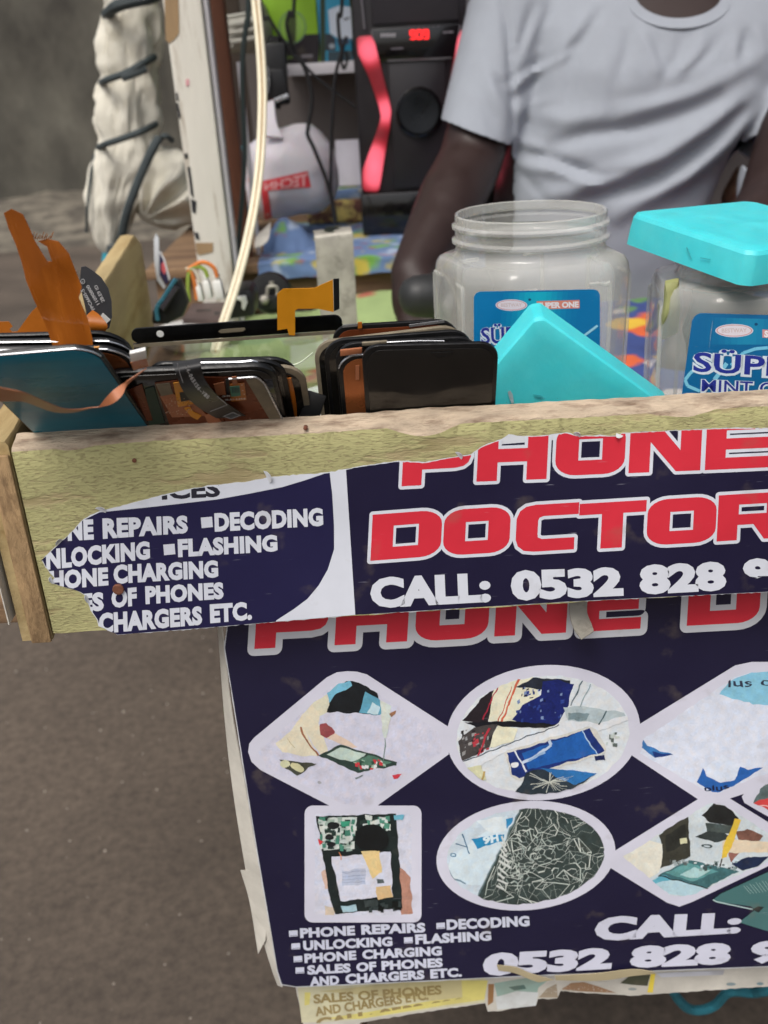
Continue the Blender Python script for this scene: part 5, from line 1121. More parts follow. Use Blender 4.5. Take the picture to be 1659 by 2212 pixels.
# lids: square, chamfered corners, with a skirt
def lid(label, c, ux, uy, hw=.064, sk=.020, cut=.0052):
    ux, uy = Vector(ux).normalized(), Vector(uy).normalized(); nz = ux.cross(uy).normalized(); c = Vector(c)
    t = thing('jar_lid', label, 'jar lid', tuple(c), 'turquoise jar lids')
    def ring(h, z, cu):
        out = []
        for (sx, sy) in ((1, 1), (-1, 1), (-1, -1), (1, -1)):
            a, b = (ux * (sx * h) + uy * (sy * (h - cu))), (ux * (sx * (h - cu)) + uy * (sy * h))
            if sx * sy < 0: a, b = b, a
            for q in (0, .25, .75, 1): 
                m_ = a.lerp(b, q); 
                if 0 < q < 1: m_ = m_ * (1 + .012)
                out.append(c + m_ + nz * z)
        return out
    top = loft([ring(hw * .1, 0, .0006), ring(hw * .80, -.0002, cut * .8), ring(hw * .93, -.0004, cut), ring(hw * .975, -.0012, cut), ring(hw * .995, -.0034, cut)], cap=False)
    V, Fc = top; Fc.append(list(range(16))[::-1]); obj('top', (V, Fc), 'lid_plastic', t)
    obj('skirt', loft([ring(hw * .995, -.0034, cut), ring(hw * 1.01, -sk * .6, cut), ring(hw * 1.015, -sk, cut), ring(hw * .985, -sk, cut), ring(hw * .96, -.004, cut), ring(hw * .5, -.003, cut * .5)], cap=False), 'lid_plastic', t)
    return t
lid('turquoise square lid lying askew on the right-hand jar', LC, u1, v1, hw=hw, sk=.0195, cut=.006)
# lid standing on a corner against the open jar
Lo = Vector((0, .535, .80)); Ln = Vector((-.06, -.98, -.15)).normalized()
A2 = onp(1164, 684, Lo, Ln); Bx = onp(1420, 868, Lo, Ln); u2 = (Bx - A2).normalized(); v2 = -(u2.cross(Ln)).normalized()
if v2.z > 0: v2 = -v2
ux_, uy_ = u2, v2
if ux_.cross(uy_).dot(Ln) < 0: ux_, uy_ = v2, u2
lid('turquoise square lid standing on its corner in front of the open jar', A2 + u2 * .0495 + v2 * .0495, ux_, uy_, hw=.0505, sk=.0195, cut=.005)

# scuffs on the lids
lt_ = [o for o in sc.objects if o.type == 'EMPTY' and o.get('category') == 'jar lid']
mat('scuff', C(150, 170, 176), .7, .3, 200); mat('scratch', C(58, 170, 178), .6, .2, 200)
def scuff(par, pts, o_, n_, m_): 
    n_ = n_.normalized(); obj('scuff', prism([onp(x, y, o_ + n_ * .0010, n_) for x, y in pts], n_ * -.0002), m_, par, smooth=False)
scuff(lt_[1], [KJ(*p) for p in [(400, 990), (412, 982), (424, 1000), (430, 1040), (420, 1046), (408, 1020)]], A2, Ln, 'scuff')
scuff(lt_[1], [KJ(*p) for p in [(520, 1000), (560, 1004), (575, 1016), (540, 1014)]], A2, Ln, 'scratch')
ns_ = (u1.cross(n_l)).normalized()
if ns_.y > 0: ns_ = -ns_
scuff(lt_[0], [KJ(*p) for p in [(1262, 290), (1268, 290), (1290, 345), (1286, 346)]], A_ - v1 * .0022, ns_, 'scratch'); scuff(lt_[0], [KJ(*p) for p in [(1330, 338), (1380, 346), (1379, 350), (1331, 342)]], A_ - v1 * .0022, ns_, 'scratch')
# ================================================================== behind the table
SHZ = 0.766; YR = 1.297                                   # shelf top and its front board
sh = thing('back_shelf', 'low plank shelf across the back of the table, under the loudspeaker', 'shelf', (0.2, YR, TZ))
x0_ = aty(325, 540, YR).x
obj('front_plank', abox(x0_, 0.150, YR, YR + .022, TZ + .001, SHZ - .013, .002), 'old_wood', sh)
obj('top_plank', abox(x0_ - .01, 0.152, YR - .012, 1.72, SHZ - .0125, SHZ, .002), 'old_wood', sh)
for x in (x0_ + .03, 0.12): obj('support', abox(x - .02, x + .02, 1.60, 1.64, 0, SHZ - .013, .002), 'old_wood', sh)
# kiosk back wall
bk = thing('kiosk_wall', 'grey board back wall of the kiosk behind shelf and loudspeaker', 'wall', (0.4, 1.80, 0))
xs = aty(548, 300, 1.80).x
obj('grey_board', abox(xs, 1.5, 1.80, 1.815, 0, 2.1), 'grey_panel', bk); obj('dark_board', abox(aty(470, 300, 1.8).x, xs - .002, 1.80, 1.815, 0, 2.1), 'dark_panel', bk)
obj('side_board', abox(1.485, 1.5, 0.95, 1.798, 0, 2.1), 'grey_panel', bk)  # unseen right side, added to give the interior shading
roof = thing('added_shade_roof', 'unseen corrugated roof added to shade the kiosk', 'roof', (0.5, 1.4, 2.05))  # out of view, added to darken the kiosk interior
V, Fc = [], []
for i in range(161):
    x = -0.42 + 1.98 * i / 160
    for k, y in enumerate((0.98, 1.95)): V.append(Vector((x, y, 2.02 - k * .08 + .012 * math.sin(i * .8))))
for i in range(160): Fc.append([i * 2, i * 2 + 2, i * 2 + 3, i * 2 + 1])
obj('roof_sheet', (V, Fc), 'steel', roof)
obj('beam', abox(-.40, 1.5, 1.24, 1.29, 1.955, 1.995, .003), 'old_wood', roof)
# white shelf on the back wall
wz = aty(690, 150, 1.62)
a = aty(606, 140, 1.62); b = aty(606, 166, 1.62)
ws = thing('wall_shelf', 'white shelf board on the kiosk back wall carrying boxes', 'shelf', (0.3, 1.7, b.z))
obj('board', abox(a.x, 1.2, 1.62, 1.798, b.z, a.z, .001), 'white_shelf', ws)
for x in (0.0, 0.8): obj('bracket', abox(x, x + .02, 1.68, 1.797, b.z - .06, b.z - .0005, .002), 'white_shelf', ws)
zt = a.z
mat('box_green', C(150, 196, 58), .45, .08, 20); mat('box_black', C(34, 28, 34), .45, .2, 30); mat('box_blue', C(60, 150, 186), .45, .1, 10); mat('box_white', C(206, 212, 224), .45, .08, 20)
KG = crop(850, 0, 2.765)
def carton(name, label, xl, xr, m_, yf=1.625, d=.12, h=.22):
    X0, X1 = aty(*KG(xl, 500), yf).x, aty(*KG(xr, 500), yf).x
    t = thing(name, label, 'box', ((X0 + X1) / 2, yf + d / 2, zt)); obj('carton', abox(X0, X1, yf, yf + d, zt + .0005, zt + h, .0015), m_, t); return t, plane_place((0, yf, 0), (0, -1, 0))
cg, pc = carton('green_box', 'lime green and black packaging box on the white shelf', 592, 1178, 'box_green')
q = Print(pc, base=3e-4)
q.poly([(640, 400), (1040, 380), (1178, 372), (1178, 712), (600, 700)], C(34, 28, 34), T=KG)
for r_, c_ in ((152, C(110, 140, 110)), (138, C(140, 186, 66)), (112, C(150, 190, 90))): q.ell((885, 300), r_, r_ * 1.2, c_, T=KG)
q.line([(885, 160), (885, 300), (880, 470)], 16, C(70, 84, 44), T=KG); q.ell((880, 420), 34, 60, C(60, 66, 40), T=KG)
q.line([(800, 640), (885, 634)], 6, C(96, 120, 56), T=KG); q.poly([(980, 606), (1108, 600), (1108, 636), (984, 640)], C(120, 116, 124), T=KG)
q.build('printed_face', 'ink_small', cg)
cb, pc = carton('blue_box', 'blue and white packaging box beside the lime green one', 1188, 1545, 'box_blue')
q = Print(pc, base=3e-4)
q.poly([(1188, -40), (1246, -40), (1250, 700), (1190, 705)], C(44, 60, 44), T=KG)
q.poly([(1280, 110), (1400, 60), (1545, 80), (1545, 430), (1400, 430), (1300, 370)], C(206, 214, 228), T=KG); q.line([(1450, 230), (1475, 195), (1480, 225), (1500, 190), (1520, 205)], 2.5, C(60, 66, 80), T=KG)
q.poly([(1250, 370), (1310, 380), (1360, 430), (1360, 560), (1250, 560)], C(52, 56, 66), T=KG); q.poly([(1370, 440), (1500, 410), (1520, 480), (1400, 520)], C(70, 84, 110), T=KG); q.poly([(1280, 570), (1545, 560), (1545, 690), (1280, 690)], C(56, 74, 84), T=KG); q.ell((1320, 510), 34, 30, C(150, 160, 170), T=KG)
q.build('printed_face', 'ink_small', cb)

# ------------------------------------------------------------------ loudspeaker
YS = 1.447
mat('speaker_black', C(32, 28, 32), .38, .15, 30, .05, 200); mat('speaker_gloss', C(14, 12, 14), .18, .15, 30, coat=.4); mat('speaker_grille', C(40, 36, 42), .6, .2, 200, .6, 900); mat('trim_grey', C(120, 116, 122), .4, .1, 50, metal=.5)
mat('led_red', C(80, 14, 22), .4, .25, 14, emit=(1.0, .07, .11), estr=0.5); mat('led_pink', C(220, 120, 140), .4, .15, 14, emit=(1.0, .22, .30), estr=0.85); mat('led_digit', C(200, 20, 30), .4, 0, emit=(1.0, .02, .02), estr=1.6)
xa, xb = aty(772, 260, YS).x, aty(1038, 260, YS).x
sp = thing('loudspeaker', 'tall black tower loudspeaker with glowing red side lights and digit display', 'loudspeaker', ((xa + xb) / 2, YS + .11, SHZ))
ztop = SHZ + .44
obj('cabinet', abox(xa, xb, YS + .004, YS + .23, SHZ + .002, ztop, .006), 'speaker_black', sp)
K2 = crop(850, 0, 1.4426)
def fr2(pts, off=0.0): return [aty(*K2(*p), YS - off) for p in pts]
xc = (xa + xb) / 2
def mirror(P): return [Vector((2 * xc - p.x, p.y, p.z)) for p in P][::-1]
base_t = aty(*K2(900, 1115), YS).z
obj('base', abox(xa - .002, xb + .002, YS - .006, YS + .1, SHZ + .001, base_t, .004), 'speaker_gloss', sp)
left = [(832, 222), (850, 210), (915, 205), (935, 240), (985, 440), (1015, 560), (1030, 640), (1022, 740), (1000, 860), (962, 1095), (945, 1106), (880, 1104), (866, 1085), (866, 985), (925, 825), (968, 700), (972, 668), (960, 610), (900, 440), (840, 310)]
L3 = fr2(left, .003)
obj('light_strip', prism(L3, (0, .007, 0), .0015), 'led_red', sp); obj('light_strip', prism(mirror(L3), (0, .007, 0), .0015), 'led_red', sp)
def led_spots(m, pts, s_):
    """the lamps sit at a few points behind the diffuser: it glows brighter in front of each"""
    N = m.node_tree.nodes; L = m.node_tree.links.new; b = N['Principled BSDF']; tc = N.new('ShaderNodeTexCoord'); acc = None
    for p in pts:
        dv = N.new('ShaderNodeVectorMath'); dv.operation = 'DISTANCE'; L(tc.outputs['Object'], dv.inputs[0]); dv.inputs[1].default_value = p
        mr = N.new('ShaderNodeMapRange'); mr.interpolation_type = 'SMOOTHERSTEP'; mr.inputs[1].default_value = 0; mr.inputs[2].default_value = s_; mr.inputs[3].default_value = .8; mr.inputs[4].default_value = 0; L(dv.outputs['Value'], mr.inputs[0])
        if acc is None: acc = mr.outputs[0]
        else: ad = N.new('ShaderNodeMath'); ad.operation = 'ADD'; L(acc, ad.inputs[0]); L(mr.outputs[0], ad.inputs[1]); acc = ad.outputs[0]
    ad = N.new('ShaderNodeMath'); ad.operation = 'ADD'; L(acc, ad.inputs[0]); ad.inputs[1].default_value = .13; L(ad.outputs[0], b.inputs['Emission Strength'])
    cr = N.new('ShaderNodeMapRange'); L(acc, cr.inputs[0]); cr.inputs[1].default_value = .2; cr.inputs[2].default_value = .6
    mx = N.new('ShaderNodeMix'); mx.data_type = 'RGBA'; L(cr.outputs[0], mx.inputs[0]); mx.inputs[6].default_value = (.8, .045, .07, 1); mx.inputs[7].default_value = (1, .14, .2, 1); L(mx.outputs[2], b.inputs['Emission Color'])
_o = Vector(sp['_o']); LP = fr2([(905, 290), (1000, 640), (935, 900), (935, 1020)], 0)
led_spots(M['led_red'], [tuple(p - _o) for p in LP] + [tuple(Vector((2 * xc - p.x, p.y, p.z)) - _o) for p in LP], .032)
mid = [(945, 360), (1425, 335), (1425, 1110), (985, 1110), (1045, 740), (1050, 640)]
pz = [aty(*K2(*p), YS) for p in [(940, 150), (980, 350)]]
hwid = xb - xc
def cbox(z0, z1, w0, y0, y1, m_, nm_, bev=.002): return obj(nm_, abox(xc - w0, xc + w0, y0, y1, z0, z1, bev), m_, sp)
cz0, cz1 = aty(*K2(1180, 345), YS).z, aty(*K2(1180, 150), YS).z
cp = cbox(cz0, cz1, hwid * .70, YS - .001, YS + .02, 'speaker_gloss', 'control_panel')
cbox(base_t + .003, cz0 - .002, hwid * .46, YS + .001, YS + .02, 'speaker_black', 'front_panel')
cbox(cz1 + .004, ztop - .02, hwid * .68, YS - .0005, YS + .02, 'speaker_grille', 'upper_grille')
for s in (-1, 1):
    x = xc + s * hwid * .80; obj('trim', tube([(x, YS - .001, cz1), (x + s * .006, YS - .001, cz1 + .12)], .0016, 6), 'trim_grey', sp)
    x = xc + s * hwid * .70; obj('trim', tube([(x, YS - .001, cz1 - .002), (x - s * .012, YS - .001, cz0 - .03), (x - s * .008, YS - .001, cz0 - .09)], .0012, 6), 'trim_grey', sp)
obj('trim', tube([fr2([(1010, 352)], .002)[0], fr2([(1380, 335)], .002)[0]], .0009, 6), 'trim_grey', sp)
kc = aty(*K2(1205, 645), YS); kr = (aty(*K2(1330, 645), YS) - aty(*K2(1080, 645), YS)).length / 2
kc = Vector((xc, YS, kc.z))
obj('cone_ring', lathe(kc, (0, -1, 0), [(kr * 1.08, -.004), (kr * 1.08, .004), (kr * 1.0, .006), (kr * .96, .003)], 48), 'speaker_gloss', sp)
mat('cone_metal', C(46, 48, 52), .32, .1, 40, metal=.7)
obj('cone_cap', lathe(kc, (0, -1, 0), [(kr * .95, .001), (kr * .95, .005), (kr * .9, .0065), (kr * .3, .005), (.0005, .0045)], 48), 'cone_metal', sp)
q = Print(plane_place((0, YS - .001, 0), (0, -1, 0)), base=2e-4)
[q.poly([(970 + 18 * k, 193 - k * .5), (984 + 18 * k, 193 - k * .5), (984 + 18 * k, 214 - k * .5), (970 + 18 * k, 215 - k * .5)], C(150, 146, 152), T=K2) for k in range(5)]; q.line([(1030, 282), (1100, 278)], 3.5, C(96, 90, 98), T=K2); q.line([(1330, 187), (1390, 183)], 3.5, C(110, 104, 112), T=K2)
for k in range(7): q.line([(1130 + k * 28, 152), (1142 + k * 28, 151)], 2.5, C(80, 76, 84), T=K2)
q.build('panel_print', 'ink_small', cp)
# seven-segment digits 909
SEG = {'9': 'abcdfg', '0': 'abcdef'}
for k, ch in enumerate('909'):
    bx, by, w_, h_ = 1142 + k * 38, 178 - k * 1.5, 26, 46
    pos = {'a': ((0, 0), (1, 0)), 'g': ((0, .5), (1, .5)), 'd': ((0, 1), (1, 1)), 'f': ((0, 0), (0, .5)), 'b': ((1, 0), (1, .5)), 'e': ((0, .5), (0, 1)), 'c': ((1, .5), (1, 1))}
    parts = []
    for s in SEG[ch]:
        (x0, y0), (x1, y1) = pos[s]; parts.append(tube(fr2([(bx + x0 * w_, by + y0 * h_), (bx + x1 * w_, by + y1 * h_)], .0025), .0010, 6, 1))
    obj('digit', join(*parts), 'led_digit', cp if False else sp)

# ------------------------------------------------------------------ carrier bag
mat('bag_plastic', C(206, 200, 206), .42, .08, 20, .35, 55, spec=.4, sss=.2)
KH = crop(900, 400, 2.765); YBg = 1.50
bag = thing('carrier_bag', 'knotted white plastic carrier bag with red lettered band on the shelf', 'bag', tuple(aty(*KH(700, 1300), YBg)))
bo = [(440, 372), (330, 420), (250, 500), (225, 640), (215, 800), (218, 1000), (250, 1180), (330, 1290), (440, 1340), (620, 1320), (800, 1300), (1000, 1270), (1120, 1225), (1200, 1120), (1250, 940), (1265, 740), (1235, 600), (1160, 480), (1060, 350), (960, 275), (860, 250), (760, 252), (680, 285), (600, 310), (540, 340)]
bv = inflate([KH(*p) for p in bo], YBg, .075, 96, 22, .007, 26, back=.4, pw=.55)
obj('bag_body', bv, 'bag_plastic', bag)
obj('bag_handle', ribbon([aty(*KH(*p), y) for p, y in zip([(425, 400), (436, 250), (428, 70), (432, 45)], (1.45, 1.47, 1.5, 1.52))], [aty(*KH(*p), y) for p, y in zip([(640, 420), (572, 250), (545, 30), (540, 20)], (1.44, 1.46, 1.5, 1.52))], .004), 'bag_plastic', bag)
from mathutils.bvhtree import BVHTree
bvh = BVHTree.FromPolygons([tuple(v) for v in bv[0]], bv[1])
def on_bag(x, y, l):
    d = ray(x, y).normalized(); h = bvh.ray_cast(CAM, d)
    p = h[0] if h[0] else aty(x, y, YBg); return p - d * (.0016 + l)
q = Print(on_bag, base=1e-4, step=4e-5)
def strip(p0, p1, p2, p3, col, n=26, m_=5):
    """quad p0..p3 cut fine so that it follows the bag"""
    for i in range(n):
        for j in range(m_):
            def bl(u_, v_): 
                a, b = Vector(p0).lerp(Vector(p1), u_), Vector(p3).lerp(Vector(p2), u_); r_ = a.lerp(b, v_); return KH(r_.x, r_.y)
            q.tri([bl(i / n, j / m_), bl((i + 1) / n, j / m_), bl((i + 1) / n, (j + 1) / m_), bl(i / n, (j + 1) / m_)], col)
    q.lay += q.step
BR = C(206, 58, 66)
strip((255, 850), (290, 840), (290, 910), (255, 910), C(214, 140, 130), 3, 3); q.build('red_speck', 'ink_small', bag); q = Print(on_bag, base=1e-4, step=4e-5)
strip((395, 900), (915, 785), (952, 965), (395, 1010), BR); strip((395, 990), (470, 990), (520, 1300), (440, 1330), BR, 8, 10)
tr_, tx0, tx1 = text_tris('TECHN', .03)
q.lay += 4e-4
for t in tr_:
    o = []
    for (x, y) in t:
        u_ = (x - tx0) / (tx1 - tx0); v_ = y / caph(); bx = 915 - u_ * 480; by0 = 945 + u_ * 50; by1 = 815 + u_ * 110; o.append(KH(bx, by0 + (by1 - by0) * v_))
    q.tri(o, C(222, 160, 160))
q.build('red_print', 'ink_small', bag)

# ------------------------------------------------------------------ printed cloth on the shelf
def cloth_mat(name, base, spots, scale, thr, rough=.85):
    m = mat(name, base, rough, .12, 30, .25, 400); N = m.node_tree.nodes; L = m.node_tree.links.new; b = N['Principled BSDF']; src = b.inputs['Base Color'].links[0].from_socket
    tc = N.new('ShaderNodeTexCoord'); nzz = N.new('ShaderNodeTexNoise'); nzz.inputs['Scale'].default_value = scale * 1.7; L(tc.outputs['Object'], nzz.inputs['Vector'])
    add = N.new('ShaderNodeMix'); add.data_type = 'VECTOR'; add.inputs[0].default_value = .05; L(tc.outputs['Object'], add.inputs[4]); L(nzz.outputs['Color'], add.inputs[5])
    for k, (c, off, t) in enumerate(spots):
        mp = N.new('ShaderNodeMapping'); mp.inputs['Location'].default_value = (off, off * 1.7, off * .3); L(add.outputs[1], mp.inputs[0])
        v = N.new('ShaderNodeTexVoronoi'); v.inputs['Scale'].default_value = scale * (1 + .17 * k); L(mp.outputs[0], v.inputs['Vector'])
        r_ = N.new('ShaderNodeValToRGB'); r_.color_ramp.elements[0].position = t; r_.color_ramp.elements[0].color = (1, 1, 1, 1); r_.color_ramp.elements[1].position = t + thr; r_.color_ramp.elements[1].color = (0, 0, 0, 1); L(v.outputs['Distance'], r_.inputs[0])
        mx = N.new('ShaderNodeMix'); mx.data_type = 'RGBA'; L(r_.outputs[0], mx.inputs[0]); L(src, mx.inputs[6]); mx.inputs[7].default_value = (*c, 1); src = mx.outputs[2]
    L(src, b.inputs['Base Color']); return m
cloth_mat('cloth_blue', C(98, 122, 162), [(C(110, 160, 74), .3, .20), (C(190, 172, 76), 1.3, .14), (C(150, 80, 70), 2.7, .08), (C(150, 166, 190), 4.1, .16)], 20, .22)
cloth_mat('cloth_green', C(146, 166, 112), [(C(120, 150, 108), 2.2, .2), (C(166, 92, 78), .9, .14), (C(196, 190, 140), .9, .07), (C(160, 90, 76), .9, .01)], 9, .09)
cloth_mat('cloth_print', C(58, 74, 130), [(C(206, 96, 56), .5, .34), (C(214, 176, 60), 2.1, .26), (C(90, 130, 80), 3.7, .2), (C(206, 200, 196), 5.3, .14)], 11, .05)
xs0, xs1 = aty(556, 540, YR).x, 0.151
bump_c = aty(615, 480, 1.40)
def shelfz(x, y):
    h = SHZ + .002 + .002 * noise.noise(Vector((x * 30, y * 30, 0)))
    dx, dy = (x - bump_c.x) / .045, (y - 1.40) / .035; r2 = dx * dx + dy * dy
    h += .042 * max(0, 1 - math.sqrt(r2)) ** .8 + (.006 * noise.noise(Vector((x * 70, y * 70, 3))) if r2 < 2 else 0)
    return h
nx_, ny_ = 90, 60; V, Fc = [], []
for j in range(ny_ + 1):
    for i in range(nx_ + 1):
        x = xs0 + (xs1 - xs0) * i / nx_
        if j < 14: t = j / 14; z = SHZ - .020 + .020 * t + .0015 * noise.noise(Vector((x * 40, 0, t * 2))) + .004 * noise.noise(Vector((x * 9, 1, 0))) * (1 - t); y = YR - .016 - .003 * noise.noise(Vector((x * 25, t, 0)))
        else: y = YR - .016 + (1.62 - YR + .016) * (j - 14) / (ny_ - 14); z = shelfz(x, y)
        V.append(Vector((x, y, z)))
for j in range(ny_):
    for i in range(nx_): k = j * (nx_ + 1) + i; Fc.append([k, k + 1, k + nx_ + 2, k + nx_ + 1])
tag(obj('shelf_cloth', (V, Fc), 'cloth_blue'), 'blue printed cloth with green and yellow blotches hanging over the shelf edge', 'cloth')
tag(obj('paper_flap', ribbon([aty(*KH(*p), y) for p, y in zip([(330, 1640), (345, 1520), (500, 1360)], (1.29, 1.32, 1.37))], [aty(*KH(*p), y) for p, y in zip([(390, 1620), (480, 1540), (510, 1360)], (1.285, 1.30, 1.37))], .0008), 'paper_edge'), 'pale grey folded paper flap at the left end of the shelf cloth', 'paper')
mat('magazine', C(206, 202, 214), .5, .1, 20); mat('magazine_low', C(96, 60, 52), .6, .4, 60, col2=C(206, 186, 110), mix=(.45, .6), mscale=40)
wa, wb = aty(*KH(1258, 800), 1.72), aty(*KH(1500, 1000), 1.72)
pk = thing('paper_stack', 'stack of papers with white top sheet between the bag and the loudspeaker', 'papers', (wa.x, 1.66, SHZ))
zz = [aty(*KH(1300, y), 1.60).z for y in (1240, 1100, 1000, 800)]
obj('lower_sheets', abox(wa.x - .05, wb.x + .02, 1.58, 1.70, SHZ + .004, zz[1], .001), 'magazine_low', pk); obj('blue_sheet', abox(wa.x - .02, wb.x + .02, 1.60, 1.70, zz[1] + .0003, zz[2], .001), 'cloth_blue', pk); obj('white_sheet', box(((wa.x + wb.x) / 2, 1.66, zz[2] + .035), (1, 0, 0), (0, .5, 1), (0, -1, .5), abs(wb.x - wa.x) * 1.1, .075, .002, .0004), 'magazine', pk)
mat('teal_box', C(50, 150, 170), .5, .1, 20)
ta, tb = aty(*KH(95, 540), 1.55), aty(*KH(245, 940), 1.55)
tag(obj('teal_carton', abox(ta.x, tb.x, 1.55, 1.60, SHZ, ta.z, .001), 'teal_box'), 'narrow teal box between the brown post and the carrier bag', 'box')

# ------------------------------------------------------------------ cloths on the table
def wr(x, y): return TZ + .0015 + .004 * max(0, noise.noise(Vector((x * 9, y * 7, 0)))) + .002 * noise.noise(Vector((x * 30, y * 24, 2))) + .022 * max(0, 1 - ((x - .02) / .10) ** 2 - ((y - 1.27) / .07) ** 2)
tag(obj('green_cloth', grid(-.20, .148, .58, 1.284, 90, 150, wr), 'cloth_green'), 'pale green cloth with red ringed flowers spread over the table', 'cloth')
tag(obj('printed_cloth', grid(.1485, .90, .60, 1.236, 130, 120, lambda x, y: TZ + .002 + .006 * max(0, noise.noise(Vector((x * 8, y * 8, 5)))) + .002 * noise.noise(Vector((x * 30, y * 30, 2)))), 'cloth_print'), 'orange and blue printed cloth seen between the two jars', 'cloth')
pa = atz(640, 905, TZ + .006)
tag(obj('white_paper', prism([atz(x, y, TZ + .008) for x, y in [(615, 830), (700, 818), (712, 905), (620, 915)]], (0, 0, .001)), 'paper'), 'white paper sheet lying on the table between the two screen stacks', 'paper')
mat('maroon_cloth', C(140, 84, 80), .8, .2, 30, .4, 80)
tag(obj('maroon_rag', inflate([(600, 835), (650, 815), (705, 800), (715, 825), (660, 840), (610, 850)], .80, .012, 30, 6, .004, 60), 'maroon_cloth'), 'dull maroon rag behind the middle stack of screens', 'rag')

# ------------------------------------------------------------------ clutter at the back left of the table
KP = crop(550, 850, 2.765)
# white round cap under the touch glass
cc = atz(430, 752, TZ + .012)
tag(obj('white_dish', lathe(atz(425, 738, TZ + .006), (0, 0, 1), [(.030, -.005), (.044, .002), (.049, .012), (.047, .017), (.030, .021), (.0005, .022)], 40), 'white_plastic'), 'white rounded plastic dish behind the black-bezelled touch glass', 'dish')
# black power box with connectors
pb = atz(*KP(760, 1180), TZ)
bx_ = thing('power_box', 'flat black power box with three white plugs behind the touch glass', 'power box', tuple(atz(*KP(780, 1100), TZ)))
mat('box_top', C(84, 70, 66), .6, .15, 40)
fa, fb_, ga, gb_ = [atz(*KP(*p), TZ + .034) for p in [(490, 1170), (1010, 1190), (980, 985), (600, 1000)]]
obj('case', prism([fa, fb_, ga, gb_], (0, 0, -.033), .002), 'box_top', bx_)
Qp = [atz(*KP(*p), TZ + .0342) for p in [(0, 0)]]
q = Print(lambda x, y, l: atz(x, y, TZ + .0344 + l), base=1e-4); [q.line([(650 + 24 * k, 1086 - k), (668 + 24 * k, 1084 - k)], 4, C(26, 22, 22), T=KP) for k in range(7)]; q.line([(850, 1115), (905, 1108)], 6, C(26, 22, 22), T=KP); q.build('case_print', 'ink_small', bx_)
hb = [aty(*KP(*p), .98) for p in [(1010, 960), (1260, 850), (1290, 1120), (1040, 1190)]]
tag(obj('black_adapter', prism([aty(*KP(*p), .99) for p in [(960, 1000), (980, 880), (1240, 850), (1290, 960), (1300, 1150), (980, 1190)]], (0, .05, 0), .004), 'black_plastic'), 'black box with a pale bracket beside the power box', 'adapter')
tag(obj('pale_bracket', prism([aty(*KP(*p), .985) for p in [(1080, 935), (1195, 920), (1215, 1000), (1180, 1090), (1150, 1060), (1150, 985), (1085, 965)]], (0, .004, 0), .001), 'white_plastic'), 'small pale L-shaped bracket on the black box', 'bracket')
cols = {'w_orange': C(206, 120, 60), 'w_green': C(140, 160, 70), 'w_white': C(206, 196, 180)}
for k, v in cols.items(): mat(k, v, .5, .1, 40)
for (px0, px1, py0, py1, wires) in ((645, 735, 765, 970, [('w_white', [(690, 770), (660, 690), (610, 620), (540, 630)]), ('w_orange', [(655, 960), (640, 820), (600, 670), (575, 640), (545, 635)])]),
                                  (730, 830, 715, 940, [('w_green', [(775, 715), (745, 640), (680, 600), (610, 605), (545, 632)]), ('w_green', [(570, 980), (560, 850), (565, 700), (600, 620)])]),
                                  (835, 965, 715, 945, [('w_orange', [(880, 715), (850, 620), (770, 560), (690, 555), (610, 600), (550, 630)])])):
    yk = 1.02; t = thing('white_plug', 'white plug with coloured wires, ' + {645: 'leftmost', 730: 'middle', 835: 'rightmost'}[px0] + ' of three on the power box', 'plug', tuple(aty(*KP((px0 + px1) / 2, py1), yk)), 'white plugs on the power box')
    a, b = aty(*KP(px0, py0 + 40), yk), aty(*KP(px1, py1), yk)
    obj('housing', box((a + b) / 2, (1, 0, 0), (0, 1, 0), (-.10, 0, 1), (b.x - a.x) * .9, .012, abs(b.z - a.z), .0012), 'white_plastic', t); obj('neck', box(((a + b) / 2 + Vector((-.0005, 0, abs(b.z - a.z) / 2 + .003))), (1, 0, 0), (0, 1, 0), (0, 0, 1), (b.x - a.x) * .55, .008, .008, .001), 'white_plastic', t)
    for mm, pts in wires: obj('wire', tube([aty(*KP(*p), yk - .004) for p in pts], .0022, 6), mm, t)
# leaning phone
lp_ = thing('leaning_phone', 'dark blue-edged phone leaning against the side board', 'phone', tuple(atz(*KP(250, 1200), TZ)))
pc_ = [aty(*KP(*p), y) for p, y in zip([(215, 1180), (205, 1060), (430, 725), (520, 800), (540, 1000), (330, 1230)], (.80, .80, .98, .99, .99, .81))]
obj('body', prism([aty(*KP(*p), .90) for p in [(150, 1240), (160, 1100), (420, 730), (480, 760), (560, 1000), (500, 1150), (330, 1240)]], (0, .012, 0), .003), 'black_plastic', lp_)
mat('phone_blue', C(64, 120, 140), .3, .1, 30, metal=.4); obj('edge', tube([aty(*KP(*p), .897) for p in [(225, 1190), (215, 1060), (300, 930), (425, 735)]], .0022, 6), 'phone_blue', lp_); obj('side_key', tube([aty(*KP(*p), .896) for p in [(275, 1065), (330, 985), (440, 820)]], .0030, 6), 'speaker_grille', lp_)
# sticker scrap on the side board end
ss = thing('sticker_scrap', 'small white sheet with red and navy print by the far end of the side board', 'sticker', tuple(aty(*KP(250, 800), 1.08)))
obj('sheet', prism([aty(*KP(*p), 1.085) for p in [(180, 300), (205, 232), (235, 290), (240, 480), (240, 700), (310, 820), (290, 850), (215, 750), (185, 560)]], (0, .002, 0), .0003), 'paper', ss, smooth=False)
q = Print(plane_place((0, 1.084, 0), (0, -1, 0)), base=2e-4); q.poly([(240, 400), (290, 500), (350, 760), (320, 800), (245, 690)], C(44, 40, 76), T=KP); q.poly([(262, 570), (285, 540), (320, 640), (300, 690), (265, 640)], C(206, 90, 96), T=KP); q.line([(245, 430), (295, 520), (355, 750)], 4, C(206, 206, 210), T=KP); q.build('print', 'ink_small', ss)
